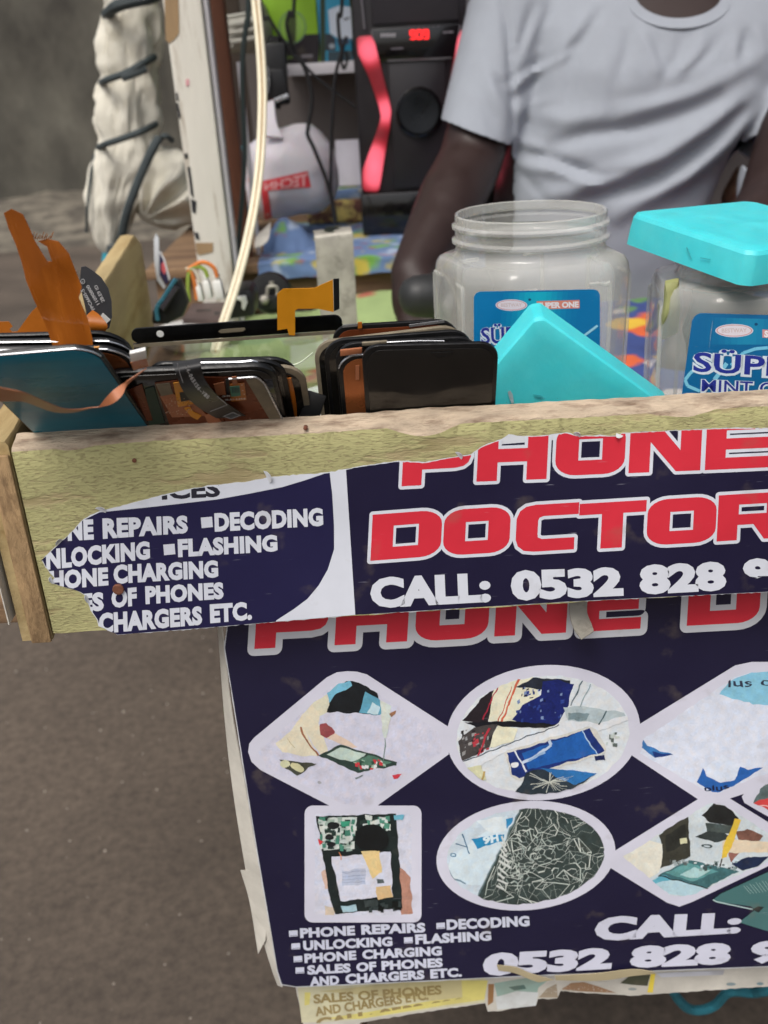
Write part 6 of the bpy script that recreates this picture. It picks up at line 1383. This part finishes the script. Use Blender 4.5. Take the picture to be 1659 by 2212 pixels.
# socket with metal ring
so_ = thing('round_socket', 'round black socket with square metal ring against the shelf plank', 'socket', tuple(aty(*KP(1470, 1000), 1.2)))
sc_ = aty(*KP(1480, 890), 1.2); obj('body', lathe(sc_, (0, -1, .15), [(.024, -.02), (.026, 0), (.023, .006), (.0005, .007)], 28), 'black_plastic', so_)
ring = [aty(*KP(*p), 1.188) for p in [(1440, 825), (1535, 820), (1540, 930), (1440, 930), (1440, 825)]]; obj('metal_ring', tube(ring, .0022, 6, 3), 'steel', so_); obj('metal_ring', tube([aty(*KP(*p), 1.19) for p in [(1480, 765), (1485, 820)]], .003, 8), 'steel', so_)
obj('block', box(aty(*KP(1470, 985), 1.19), (1, 0, 0), (0, 1, 0), (0, 0, 1), .028, .016, .016, .001), 'black_plastic', so_); obj('metal_ball', ball(aty(*KP(1405, 965), 1.18), .006, .006, .006, 12), 'steel', so_)
# bent metal plate with a hole
mp_ = thing('metal_plate', 'bent grey metal strip with a hole standing behind the screens', 'metal plate', tuple(atz(725, 735, TZ)))
Yq = 1.06
Lq = [aty(677, 500, Yq + .022), aty(679, 508, Yq + .004), aty(681, 530, Yq), aty(686, 610, Yq - .002), aty(692, 680, Yq - .004), aty(700, 760, Yq - .006)]; Rq = [aty(757, 490, Yq + .022), aty(760, 498, Yq + .004), aty(763, 520, Yq), aty(767, 600, Yq - .002), aty(771, 675, Yq - .004), aty(778, 755, Yq - .006)]
obj('strip', ribbon(Lq, Rq, .0016), 'steel', mp_)
obj('bolt_hole', lathe(aty(717, 499, Yq + .012) + Vector((0, 0, .0012)), (0, -.15, 1), [(.0085, -.001), (.0085, .0004), (.0001, .0005)], 24), 'flex_black', mp_)
# dark handle
hp = thing('tool_handle', 'dark grey rounded tool handle lying left of the open jar', 'tool', tuple(atz(930, 700, TZ)))
A1, A2_ = aty(905, 640, .98), aty(1030, 636, 1.0)
ax = (A2_ - A1).normalized()
mat('handle_grey', C(38, 39, 40), .5, .2, 30, .1, 200)
obj('grip', lathe(A1, ax, [(.0005, -.020), (.010, -.0185), (.0165, -.014), (.0205, -.005), (.022, .008), (.0225, .016)], 28), 'handle_grey', hp); obj('collar', lathe(A1, ax, [(.0225, .0165), (.0255, .018), (.0265, .024), (.0265, .07), (.020, .075)], 28), 'handle_grey', hp)

# ------------------------------------------------------------------ posts
KF = crop(0, 0, 1.5082)
pt_ = thing('white_post', 'upright white-painted wooden post with flaking paint at the kiosk corner', 'post', tuple(aty(470, 660, 1.24)))
Yt = 1.235
xl, xr = aty(363, 93, Yt).x, aty(431, 43, Yt).x + .004
obj('timber', abox(xl, xr, Yt, Yt + .035, 0.0, 1.98, .0025), 'post_paint', pt_)
xr2 = aty(444, 43, Yt + .012).x
obj('edge_strip', abox(xr + .0006, xr2 + .004, Yt + .012, Yt + .03, 0.0, 1.98, .001), 'white_shelf', pt_)
def patch(pts, m_, nm_, off=.0016): return obj(nm_, prism([aty(*KF(*p), Yt - off * .5) for p in pts], (0, off * .45, 0)), m_, pt_, smooth=False)
patch([(990, -60), (1075, -60), (1080, 200), (1050, 240), (1020, 262), (1000, 240)], 'post_bare', 'bare_patch'); patch([(1180, 1465), (1285, 1465), (1285, 1520), (1200, 1540), (1185, 1520)], 'post_bare', 'bare_patch')
for pz_ in ([(1062, 620), (1075, 625), (1090, 700), (1080, 720)], [(1108, 930), (1130, 925), (1135, 950), (1118, 960)], [(1128, 1010), (1145, 1005), (1162, 1130), (1170, 1200), (1150, 1170), (1140, 1080)], [(1150, 1200), (1185, 1215), (1180, 1290), (1160, 1280)], [(1170, 1400), (1195, 1405), (1205, 1450), (1180, 1440)], [(1060, 560), (1070, 560), (1078, 610), (1068, 610)]):
    patch(pz_, 'black_flake', 'paint_flake')
mat('pink_mark', C(206, 150, 156), .7, .2, 80); patch([(1120, 480), (1140, 475), (1142, 515), (1122, 520)], 'pink_mark', 'pink_mark')
bp_ = thing('brown_post', 'rust brown post with pale edging just right of the white post', 'post', tuple(aty(520, 560, 1.33)))
Yb_ = 1.335
xl, xr = aty(456, 26, Yb_).x, aty(484, 26, Yb_).x
obj('timber', abox(xl, xr, Yb_, Yb_ + .03, 0.0, 1.96, .002), 'brown_post', bp_)
xr3 = aty(500, 150, Yb_ + .02); obj('edging', abox(xr + .006, xr + .0115, Yb_ + .018, Yb_ + .026, SHZ, aty(490, 135, Yb_).z, .001), 'white_shelf', bp_)

# off-white bundle hung on the wall behind the cord
tb_ = thing('white_tub', 'off-white ribbed plastic tub behind the cream cord', 'tub', tuple(aty(545, 110, 1.60)))
oq = [(95, 190), (380, 140), (480, 130), (560, 20), (600, 90), (655, 280), (665, 480), (610, 560), (480, 590), (300, 600), (140, 590), (100, 420)]
mat('tub_white', C(176, 174, 164), .6, .15, 14, .3, 30, col2=C(150, 146, 136), mix=(.45, .65), mscale=12)
obj('tub_body', inflate([KG(*p) for p in oq], 1.62, .05, 60, 12, .003, 30), 'tub_white', tb_)
for y0 in (190, 280, 370, 470): obj('rib', tube([aty(*KG(*p), 1.566) for p in [(110, y0 + 10), (300, y0 - 20), (470, y0 - 50)]], .0032, 6), 'tub_white', tb_)
# hanging black adapters
ha = thing('hanging_adapters', 'bunch of black chargers and coiled leads hanging by the white shelf', 'chargers', tuple(aty(*KG(690, 600), 1.58)))
for k, pts in enumerate(([(680, 400), (640, 600), (610, 800), (600, 1000), (650, 1100)], [(720, 400), (700, 640), (690, 860), (720, 1080)], [(760, 480), (740, 700), (750, 900), (720, 1100), (710, 1200)], [(650, 560), (600, 760), (610, 960), (580, 1140)])):
    obj('lead', tube([aty(*KG(*p), 1.585 - .006 * k) for p in pts], .006 if k < 3 else .004, 8), 'cord_black', ha)
obj('charger', box(aty(*KG(700, 820), 1.575), (1, 0, 0), (0, 1, 0), (.06, 0, 1), .034, .024, .085, .005), 'black_plastic', ha); obj('charger', box(aty(*KG(690, 960), 1.57), (1, 0, 0), (0, 1, 0), (-.1, 0, 1), .038, .02, .05, .005), 'black_plastic', ha)
obj('shine_band', box(aty(*KG(765, 1085), 1.56), (1, 0, .3), (0, 1, 0), (-.3, 0, 1), .022, .008, .006, .001), 'silver', ha); obj('coil', tube([aty(*KG(600 + 22 * math.sin(a), 890 + 140 * math.cos(a)), 1.555) for a in [i * .5236 for i in range(13)]], .002, 6), 'silver', ha)

# ------------------------------------------------------------------ cords
def cord(name, label, pts, r_, m_, K=None, y=1.4, extra=None):
    P = [aty(*(K(*p[:2]) if K else p[:2]), p[2] if len(p) > 2 else y) for p in pts]
    o = obj(name, tube(P, r_, 8), m_); return tag(o, label, 'cord')
cp_ = [(470, -900, 1.27), (549, -30, 1.20), (553, 0, 1.19), (563, 110, 1.17), (567, 210, 1.15), (563, 330, 1.12), (552, 430, 1.08), (532, 530, 1.03), (508, 620, .97), (482, 700, .92), (465, 760, .88)]
tc_ = thing('cream_cord', 'cream twin flat cord hanging in front of the shelf down to the table', 'cord', tuple(aty(465, 760, .88)))
for s in (-1, 1): obj('strand', tube([aty(x + s * 4.7, y, Y_) for x, y, Y_ in cp_], .0028, 10), 'cord_cream', tc_)
obj('seam', tube([aty(x + .5, y, Y_ - .0012) for x, y, Y_ in cp_], .0016, 6), 'cord_seam', tc_)
cord('green_cable', 'dark green-black cord hanging beside the brown post', [(1560, -2400), (1500, -20), (1490, 120), (1465, 330), (1465, 600), (1475, 900), (1465, 1150), (1440, 1440), (1430, 1560)], .0032, 'cord_green', KF, 1.30)
cord('black_lead', 'black lead curving down in front of the carrier bag', [(900, 620), (1005, 720), (1080, 950), (1098, 1150), (1060, 1400), (1055, 1500), (1130, 1660), (1260, 2000), (1340, 2300), (1360, 2480)], .0028, 'cord_black', KG, 1.41)
cord('black_lead', 'straight black lead hanging left of the loudspeaker', [(1500, -2400), (1435, -20), (1390, 160), (1400, 380), (1425, 560), (1390, 700), (1350, 900), (1330, 1200), (1315, 1500), (1310, 1900), (1310, 2150), (1350, 2450)], .0024, 'cord_black', KG, 1.45)
cord('black_lead', 'thin black lead crossing diagonally to the loudspeaker', [(1000, 700), (1120, 830), (1240, 930), (1400, 1050), (1590, 1190)], .0019, 'cord_black', KG, 1.47)
cord('black_lead', 'black lead running down across the lime green box', [(960, -2400), (905, -20), (850, 130), (820, 260), (850, 420), (900, 600)], .0028, 'cord_black', KG, 1.60)
cord('black_lead', 'black lead slanting from the top towards the hanging chargers', [(300, -2400), (530, -10), (620, 190), (730, 370), (830, 500), (900, 620)], .0024, 'cord_black', KG, 1.57)
cord('hanging_loop', 'short looped black lead hanging below the blue box', [(1480, 400), (1440, 560), (1430, 680), (1455, 760), (1490, 660), (1470, 560)], .0022, 'cord_black', KG, 1.56)
mat('thread', C(206, 214, 190), .5, .1, 30)
tag(obj('loose_thread', tube([onp(628, 790, Vector((0, .52, .83)), Vector((0, -1, 0))), onp(650, 782, Vector((0, .52, .83)), Vector((0, -1, 0))), onp(676, 762, Vector((0, .52, .83)), Vector((0, -1, 0)))], .0004, 5), 'thread'), 'fine pale thread between the two stacks of screens', 'thread')

# ------------------------------------------------------------------ rolled tarpaulin bound with rubber strips
YU = 1.62
ta_ = thing('wrapped_tarp', 'rolled off-white tarpaulin bound with dark rubber strips, hanging at the left', 'tarpaulin', tuple(aty(262, 560, YU)))
prof = [(-4500, 700, 900), (-2000, 650, 950), (-90, 640, 950), (0, 628, 945), (110, 622, 950), (250, 606, 950), (400, 606, 945), (480, 612, 940), (560, 598, 945), (700, 590, 950), (790, 596, 950), (860, 602, 950), (960, 580, 960), (1080, 556, 900), (1200, 540, 860), (1300, 552, 800), (1400, 565, 770), (1470, 590, 740), (1530, 640, 710), (1545, 660, 690)]
ys = [p[0] for p in prof]
rings = []; n_r = 220; seg = 72
for i in range(n_r + 1):
    yy = ys[0] + (ys[-1] - ys[0]) * i / n_r; l_ = np.interp(yy, ys, [p[1] for p in prof]); r_ = np.interp(yy, ys, [p[2] for p in prof])
    A, B = aty(*KF(l_, yy), YU), aty(*KF(r_, yy + 12), YU); c = (A + B) / 2; hw_ = (B - A).length / 2; ring_ = []
    pin = 1 - .10 * sum(math.exp(-((yy - b_) / 34) ** 2) for b_ in (20, 440, 820))
    for s in range(seg):
        an = 2 * math.pi * s / seg; tw = yy / 260.0
        f = 1 + .15 * math.sin(6 * an + tw * 2.2 + 1.5 * noise.noise(Vector((an, yy * .004, 0)))) * (.4 + .6 * abs(math.sin(yy * .0075))) + .07 * noise.noise(Vector((math.cos(an) * 2.5, math.sin(an) * 2.5, yy * .011))) + .10 * (1 - 2 * abs(noise.noise(Vector((math.cos(an) * 5, math.sin(an) * 5, yy * .004 + 9))))) + .03 * noise.noise(Vector((math.cos(an) * 7, math.sin(an) * 7, yy * .02)))
        ring_.append(c + Vector((math.cos(an), -math.sin(an) * .85, 0)) * hw_ * f * pin)
    rings.append(ring_)
obj('rolled_sheet', loft(rings), 'tarp', ta_)
# loose gathered end bulging to the right
bl = [(850, 900), (940, 870), (1060, 890), (1120, 930), (1180, 1000), (1230, 1150), (1240, 1290), (1180, 1350), (1060, 1390), (960, 1375), (860, 1330), (790, 1240), (800, 1100), (830, 980)]
bvx = inflate([KF(*p) for p in bl], YU + .01, .055, 80, 22, 0, 30)
V2 = []
for v in bvx[0]:
    x, y = proj(v); kx, ky = x / .54004 * 1.5082, y / .54004 * 1.5082
    ph = math.hypot(kx - 860, (ky - 1330) * 1.1)
    ang = math.atan2(ky - 1330, kx - 860)
    V2.append(v + Vector((0, -1, .3)) * (.010 * math.sin(ang * 11 + 2 * noise.noise(v * 20)) * min(1, ph / 120) + .006 * noise.noise(v * 45)))
obj('loose_end', (V2, bvx[1]), 'tarp', ta_)
def band(pts, r_=.005):
    P = [aty(*KF(*p[:2]), p[2]) for p in pts]; obj('rubber_strip', tube(P, r_ * .8, 8), 'rubber_strap', ta_)
f_ = YU - .070
band([(612, 500, YU - .02), (650, 480, f_ + .006), (760, 440, f_ - .004), (860, 385, f_), (930, 345, YU - .02)], .0062); band([(740, 470, f_ - .004), (820, 440, f_ - .006), (880, 415, f_)], .007)
band([(596, 890, YU - .02), (650, 865, f_), (740, 835, f_ - .008), (860, 790, f_ - .006), (940, 750, YU - .02)], .006)
band([(640, 90, YU - .02), (700, 40, f_), (800, 10, f_ - .006), (900, -10, f_), (950, -30, YU - .02)], .010)
band([(960, 830, YU - .075), (920, 900, f_ - .012), (860, 1030, f_ - .016), (800, 1180, f_ - .018), (760, 1300, f_ - .016), (735, 1420, f_ - .006), (725, 1500, f_ + .02)], .0085)
band([(570, 930, YU - .01), (545, 1080, YU - .02), (528, 1250, YU - .03), (522, 1400, YU - .02)], .003)
band([(960, 840, YU - .06), (1000, 820, YU - .07), (1040, 850, YU - .06)], .005)
obj('dark_tie', inflate([KF(*p) for p in [(640, 1490), (700, 1460), (760, 1440), (770, 1500), (720, 1560), (650, 1560)]], YU - .03, .03, 30, 6, .006, 40), 'rubber_strap', ta_)
obj('teal_tip', tube([aty(*KF(658, 1500), YU), aty(*KF(655, 1640), YU)], .011, 12, 2, False), 'teal_box', ta_)
# tan cushion behind the man's right arm
KS = crop(2450, 500, 2.667)
tag(obj('tan_block', inflate([KS(*p) for p in [(1155, 800), (1180, 690), (1290, 500), (1340, 440), (1400, 440), (1505, 515), (1490, 700), (1450, 900), (1200, 900)]], 1.50, .03, 40, 8, .004, 40), 'tan_block'), 'tan patterned block seen between the man\'s body and arm', 'block')
# ================================================================== the man behind the table
mat('skin', C(47, 34, 32), .45, .12, 30, .1, 300, spec=.4); mat('shirt', C(147, 152, 161), .85, .05, 40, .22, 700); mat('hair', C(20, 17, 16), .8, .2, 200, .6, 800); mat('trousers', C(40, 48, 58), .8, .15, 30, .2, 300); mat('eye_white', C(200, 196, 190), .3, .02); mat('stool_wood', C(104, 78, 56), .8, .2, 30, .3, 100)
YM = 1.375
A = lambda x, y, Y_=YM: aty(x, y, Y_)
def tor(secs, n=48, grow=0.0, pw_=2.6):
    rings = []
    for (py, xl, xr, Yc, dh) in secs:
        a, b = A(xl, py, Yc), A(xr, py, Yc); z = (a.z + b.z) / 2; c = (a + b) / 2; hw_ = (b.x - a.x) / 2 + grow; ring_ = []
        for s in range(n):
            an = 2 * math.pi * s / n; cs, sn = math.cos(an), math.sin(an)
            e_ = 2 / pw_; ring_.append(Vector((c.x + hw_ * math.copysign(abs(cs) ** e_, cs), Yc + (dh + grow) * math.copysign(abs(sn) ** e_, sn), a.z + (b.z - a.z) * (.5 + .5 * cs))))
        rings.append(ring_)
    return loft(rings)
SEC = [(700, 1050, 1490, 1.40, .115), (560, 1046, 1495, 1.39, .118), (420, 1056, 1512, 1.38, .120), (330, 1072, 1562, YM, .122), (250, 1098, 1632, YM, .122), (150, 1116, 1690, YM, .116), (60, 1112, 1745, 1.38, .100), (0, 1140, 1760, 1.385, .085), (-50, 1220, 1720, 1.39, .068), (-82, 1330, 1610, 1.395, .055)]
root_m = A(1300, 700, 1.42); man = thing('person', 'man in a pale grey t-shirt sitting behind the table, one hand at the tools', 'person', (root_m.x, 1.42, 0.46))
NB = A(1466, 10, 1.395)
shL, elL, wrL = A(1106, 35, 1.365), A(1014, 355, 1.285), A(889, 592, 1.12)
shR, slR, elR, wrR = A(1790, 20, 1.36), A(1706, 330, 1.27), A(1668, 440, 1.20), A(1560, 640, 1.02)
slL = shL.lerp(elL, .79)
parts = [tor([(p[0], p[1] + 14, p[2] - 14, p[3], p[4] - .008) for p in SEC])]
parts += [capsule(NB + Vector((0, -.025, -.06)), NB + Vector((0, -.012, .08)), .060, .054), ball(NB + Vector((0, -.022, .175)), .073, .092, .108, 24), capsule(NB + Vector((0, -.07, .115)), NB + Vector((0, -.075, .14)), .042, .045), capsule(NB + Vector((0, -.110, .165)), NB + Vector((0, -.116, .152)), .011, .016), capsule(NB + Vector((-.016, -.108, .125)), NB + Vector((.016, -.108, .125)), .008, .008)]
for s in (-1, 1): parts += [ball(NB + Vector((s * .075, -.01, .165)), .010, .018, .030, 12), capsule(NB + Vector((s * .012, -.103, .197)), NB + Vector((s * .045, -.094, .198)), .010, .010), ball(NB + Vector((s * .045, -.075, .15)), .025, .025, .025, 12)]
def arm(sh_, el, wr_, hand_dir, thumb, palm_n):
    P = [capsule(sh_, el, .042, .041), capsule(el, el.lerp(wr_, .35), .041, .041), capsule(el.lerp(wr_, .35), wr_, .041, .0255)]
    h = hand_dir.normalized(); t = thumb.normalized(); k = h.cross(t).normalized()
    if k.dot(palm_n) < 0: k = -k
    pc = wr_ + h * .05
    P += [capsule(wr_, wr_ + h * .035 + t * .012, .024, .021), capsule(wr_, wr_ + h * .035 - t * .014, .024, .020), capsule(wr_ + h * .03 + t * .022, wr_ + h * .088 + t * .028, .015, .013), capsule(wr_ + h * .03, wr_ + h * .092 + t * .004, .016, .013), capsule(wr_ + h * .03 - t * .018, wr_ + h * .085 - t * .022, .015, .012)]
    for off, ln in ((.029, .066), (.010, .076), (-.009, .070), (-.027, .054)):
        b = wr_ + h * .090 + t * off; m_ = b + h * (ln * .42) + k * .014; e_ = m_ + h * (ln * .18) + k * .026; f_ = e_ - h * .012 + k * .018
        P += [capsule(b, m_, .0095, .0088), capsule(m_, e_, .0088, .0082), capsule(e_, f_, .0082, .0072)]
    tb = wr_ + h * .028 + t * .026; tm = tb + h * .028 + t * .024 + k * .008; te = tm + h * .030 + t * .004 + k * .012
    P += [capsule(tb, tm, .0125, .0105), capsule(tm, te, .0105, .008)]
    return P
parts += arm(shL, elL, wrL, Vector((.15, -.45, -.62)), Vector((.9, -.3, .1)), Vector((0, .2, -1)))
parts += arm(shR, elR, wrR, Vector((-.4, -.75, -.25)), Vector((-.7, .4, .35)), Vector((0, 0, -1)))
hip = A(1285, 700, 1.40); hip = Vector((hip.x, 1.42, .53))
parts += [ball(hip, .17, .13, .11, 20)]
for s in (-1, 1):
    k0, k1, k2 = hip + Vector((s * .09, -.02, -.01)), Vector((hip.x + s * .14, 1.00, .53)), Vector((hip.x + s * .15, 1.03, .09))
    parts += [capsule(k0, k1, .080, .058), capsule(k1, k2, .056, .036), capsule(k2 + Vector((0, .02, -.05)), k2 + Vector((0, -.15, -.062)), .036, .028)]
body = obj('body', remesh(join(*parts), .0062, 6), 'skin', man)
for s in (-1, 1): obj('eye', ball(NB + Vector((s * .030, -.098, .180)), .0115, .008, .008, 12), 'eye_white', man); 
hv = remesh(join(ball(NB + Vector((0, -.012, .195)), .0785, .094, .098, 24)), .006, 3)
obj('hair', hv, 'hair', man)
# trousers
tp = [ball(hip, .182, .142, .125, 20)]
for s in (-1, 1):
    k0, k1, k2 = hip + Vector((s * .09, -.02, -.01)), Vector((hip.x + s * .14, 1.00, .53)), Vector((hip.x + s * .15, 1.03, .12))
    tp += [capsule(k0, k1, .092, .070), capsule(k1, k2, .068, .056)]
obj('trousers', remesh(join(*tp), .009, 4), 'trousers', man)
# t-shirt
def perp(a, b): return (b - a).normalized()
axL, axR = perp(shL, slL), perp(shR, slR)
sp_ = [tor(SEC, 56, .004), capsule(shL, slL + axL * .05, .058, .048, 20), capsule(shR, slR + axR * .05, .066, .052, 20)]
SV, SF = remesh(join(*sp_), .0043, 10)
KT_ = crop(1900, 0, 1.4155)
FO = [ # polyline, width, height towards the viewer
 ([(1640, 300), (1450, 420), (1250, 520), (1000, 600), (860, 640)], 40, .006), ([(1380, 560), (1200, 640), (900, 730), (650, 760), (430, 830)], 42, -.011), ([(1560, 520), (1300, 720), (1050, 880), (800, 980), (560, 1070), (380, 1120)], 46, .013),
 ([(1500, 640), (1300, 830), (1050, 1000), (800, 1090), (600, 1140)], 34, -.012), ([(1640, 560), (1420, 820), (1180, 1010), (950, 1130), (800, 1220)], 44, .013), ([(1560, 800), (1350, 1010), (1150, 1130)], 50, -.014),
 ([(215, 850), (300, 880), (450, 900), (600, 960), (700, 1000), (860, 960)], 26, -.009), ([(240, 940), (400, 960), (560, 1010), (700, 1060)], 22, .006), ([(220, 780), (300, 810), (380, 840)], 20, .005), ([(250, 960), (350, 1080), (420, 1160)], 16, -.004),
 ([(205, 520), (290, 430), (420, 360), (560, 300)], 18, .006), ([(210, 450), (330, 370), (470, 320)], 16, -.005), ([(225, 570), (290, 500), (380, 440)], 15, -.006), ([(240, 640), (320, 590), (430, 560)], 18, .004),
 ([(125, 430), (165, 500), (205, 570)], 13, -.007), ([(160, 20), (185, 160), (200, 330), (212, 500), (222, 720)], 15, -.011), ([(60, 380), (110, 520), (160, 640), (180, 720)], 22, .004), ([(20, 500), (70, 620), (120, 740)], 20, -.003), ([(330, 30), (290, 160), (240, 330)], 14, -.006), ([(400, 20), (330, 170), (260, 330)], 20, .004), ([(660, 30), (560, 180), (440, 330)], 26, .005), ([(720, 60), (640, 200), (540, 330)], 22, -.004),
 ([(560, 260), (548, 420), (530, 620)], 34, -.004), ([(740, 240), (735, 450), (720, 640)], 40, .003), ([(880, 180), (860, 300), (830, 420)], 26, -.005), ([(940, 190), (990, 280), (1040, 420)], 26, .005), ([(1010, 200), (1060, 330), (1120, 420)], 22, -.005),
 ([(1180, 210), (1140, 330), (1060, 460)], 24, -.004), ([(1300, 190), (1250, 320), (1130, 420)], 26, .004), ([(1400, 190), (1330, 300), (1200, 420)], 20, -.004), ([(1480, 200), (1460, 350)], 20, .005), ([(1540, 180), (1520, 330)], 18, -.005), ([(1600, 150), (1640, 300)], 20, .004),
 ([(800, 560), (1000, 540), (1250, 470)], 30, -.003), ([(300, 640), (500, 680), (700, 650)], 40, .005)]
pv = np.array([proj(v) for v in SV]); disp = np.zeros(len(SV))
for pl_, sg, am in FO:
    P = np.array([KT_(*p) for p in pl_]); sgp = max(8.5, sg * .54004 / 1.4155 * 1.15); best = np.full(len(SV), 1e9); tt_ = np.zeros(len(SV))
    Ls = np.r_[0, np.cumsum(np.hypot(*(P[1:] - P[:-1]).T))]
    for i in range(len(P) - 1):
        d = P[i + 1] - P[i]; L2 = (d * d).sum(); t = np.clip(((pv - P[i]) @ d) / L2, 0, 1); c = P[i] + t[:, None] * d; ds = np.hypot(*(pv - c).T)
        m_ = ds < best; best[m_] = ds[m_]; tt_[m_] = (Ls[i] + t[m_] * math.sqrt(L2)) / Ls[-1]
    disp += am * np.exp(-(best / sgp) ** 2) * np.sin(np.pi * np.clip(tt_ * .86 + .07, 0, 1)) ** .6
SV = [v + Vector((0, -1, 0)) * float(d) * (1 if v.y < YM + .02 else 0) + Vector((0, -1, 0)) * .0015 * noise.noise(v * 28) for v, d in zip(SV, disp)]
bm = bmesh.new(); vs_ = [bm.verts.new(v) for v in SV]
for f in SF: bm.faces.new([vs_[i] for i in f])
def cut(co, no, test):
    g = [v for v in bm.verts if test(v.co)]; gs = set(g)
    fs = [f for f in bm.faces if all(v in gs for v in f.verts)]; es = [e for e in bm.edges if e.verts[0] in gs and e.verts[1] in gs]
    bmesh.ops.bisect_plane(bm, geom=g + es + fs, plane_co=co, plane_no=no, clear_outer=True)
cutL = slL; 
eL = (A(1100, 330, 1.28) - A(955, 276, 1.28)).normalized(); nL = eL.cross(Vector((0, -1, 0))).normalized()
if nL.dot(axL) < 0: nL = -nL
cut(cutL, nL, lambda p: (p - slL).length < .15 and proj(p)[0] < 1106 and p.z < slL.z + .04)
cut(slR, axR, lambda p: (p - slR).length < .105 and (p - slR).cross(axR).length < .075 and p.x > slR.x - .06)
bm.verts.ensure_lookup_table(); bmesh.ops.smooth_vert(bm, verts=bm.verts[:], factor=.5, use_axis_x=True, use_axis_y=True, use_axis_z=True); bmesh.ops.smooth_vert(bm, verts=bm.verts[:], factor=.5, use_axis_x=True, use_axis_y=True, use_axis_z=True)
bvh2 = BVHTree.FromBMesh(bm)
front = []
for i in range(25):
    an = math.pi * i / 24; x, y = 1466 + 101 * math.cos(an), -12 + 60 * math.sin(an); h = bvh2.ray_cast(CAM, ray(x, y).normalized()); front.append(h[0] if h[0] is not None else A(x, y, 1.35))
e0, e1 = front[0], front[-1]; mid_ = (e0 + e1) / 2; back_ = []
for i in range(1, 20):
    an = math.pi * i / 20; back_.append(mid_ + (e1 - mid_) * math.cos(an) + Vector((0, .11, .022)) * math.sin(an))
co = front + back_ + [front[0]]
def in_neck(v):
    px_, py_ = proj(v)
    if v.y < mid_.y and ((px_ - 1466) / 101) ** 2 + ((py_ + 12) / 60) ** 2 < 1: return True
    return ((v.x - mid_.x) / (abs(e1.x - e0.x) / 2)) ** 2 + ((v.y - mid_.y) / .11) ** 2 < 1 and v.z > mid_.z - .03 and v.y >= mid_.y
bmesh.ops.delete(bm, geom=[v for v in bm.verts if in_neck(v.co)], context='VERTS')
shv = bm_out(bm)
shirt = obj('t_shirt', shv, 'shirt', man)
sm_ = shirt.modifiers.new('thick', 'SOLIDIFY'); sm_.thickness = .0016; sm_.offset = -1
cn = Vector((mid_.x, mid_.y + .03, mid_.z))
inn = [c + (cn - c).normalized() * .004 + Vector((0, -.0008, .002)) for c in co]
out_ = [c + Vector((c.x - cn.x, c.y - cn.y, 0)).normalized() * .006 + Vector((0, -.0006, -.007 if c.y < mid_.y + .02 else -.004)) for c in co]
obj('collar', ribbon(inn, out_, .0014, 2), 'shirt', shirt)
# stool
st = thing('wooden_stool', 'plain wooden stool under the man, hidden by the table', 'stool', (hip.x, 1.45, 0))
obj('seat', abox(hip.x - .17, hip.x + .17, 1.32, 1.60, .375, .405, .004), 'stool_wood', st)
for x in (-.14, .14):
    for y in (1.35, 1.57): obj('leg', abox(hip.x + x - .018, hip.x + x + .018, y - .018, y + .018, 0, .3745, .002), 'stool_wood', st)
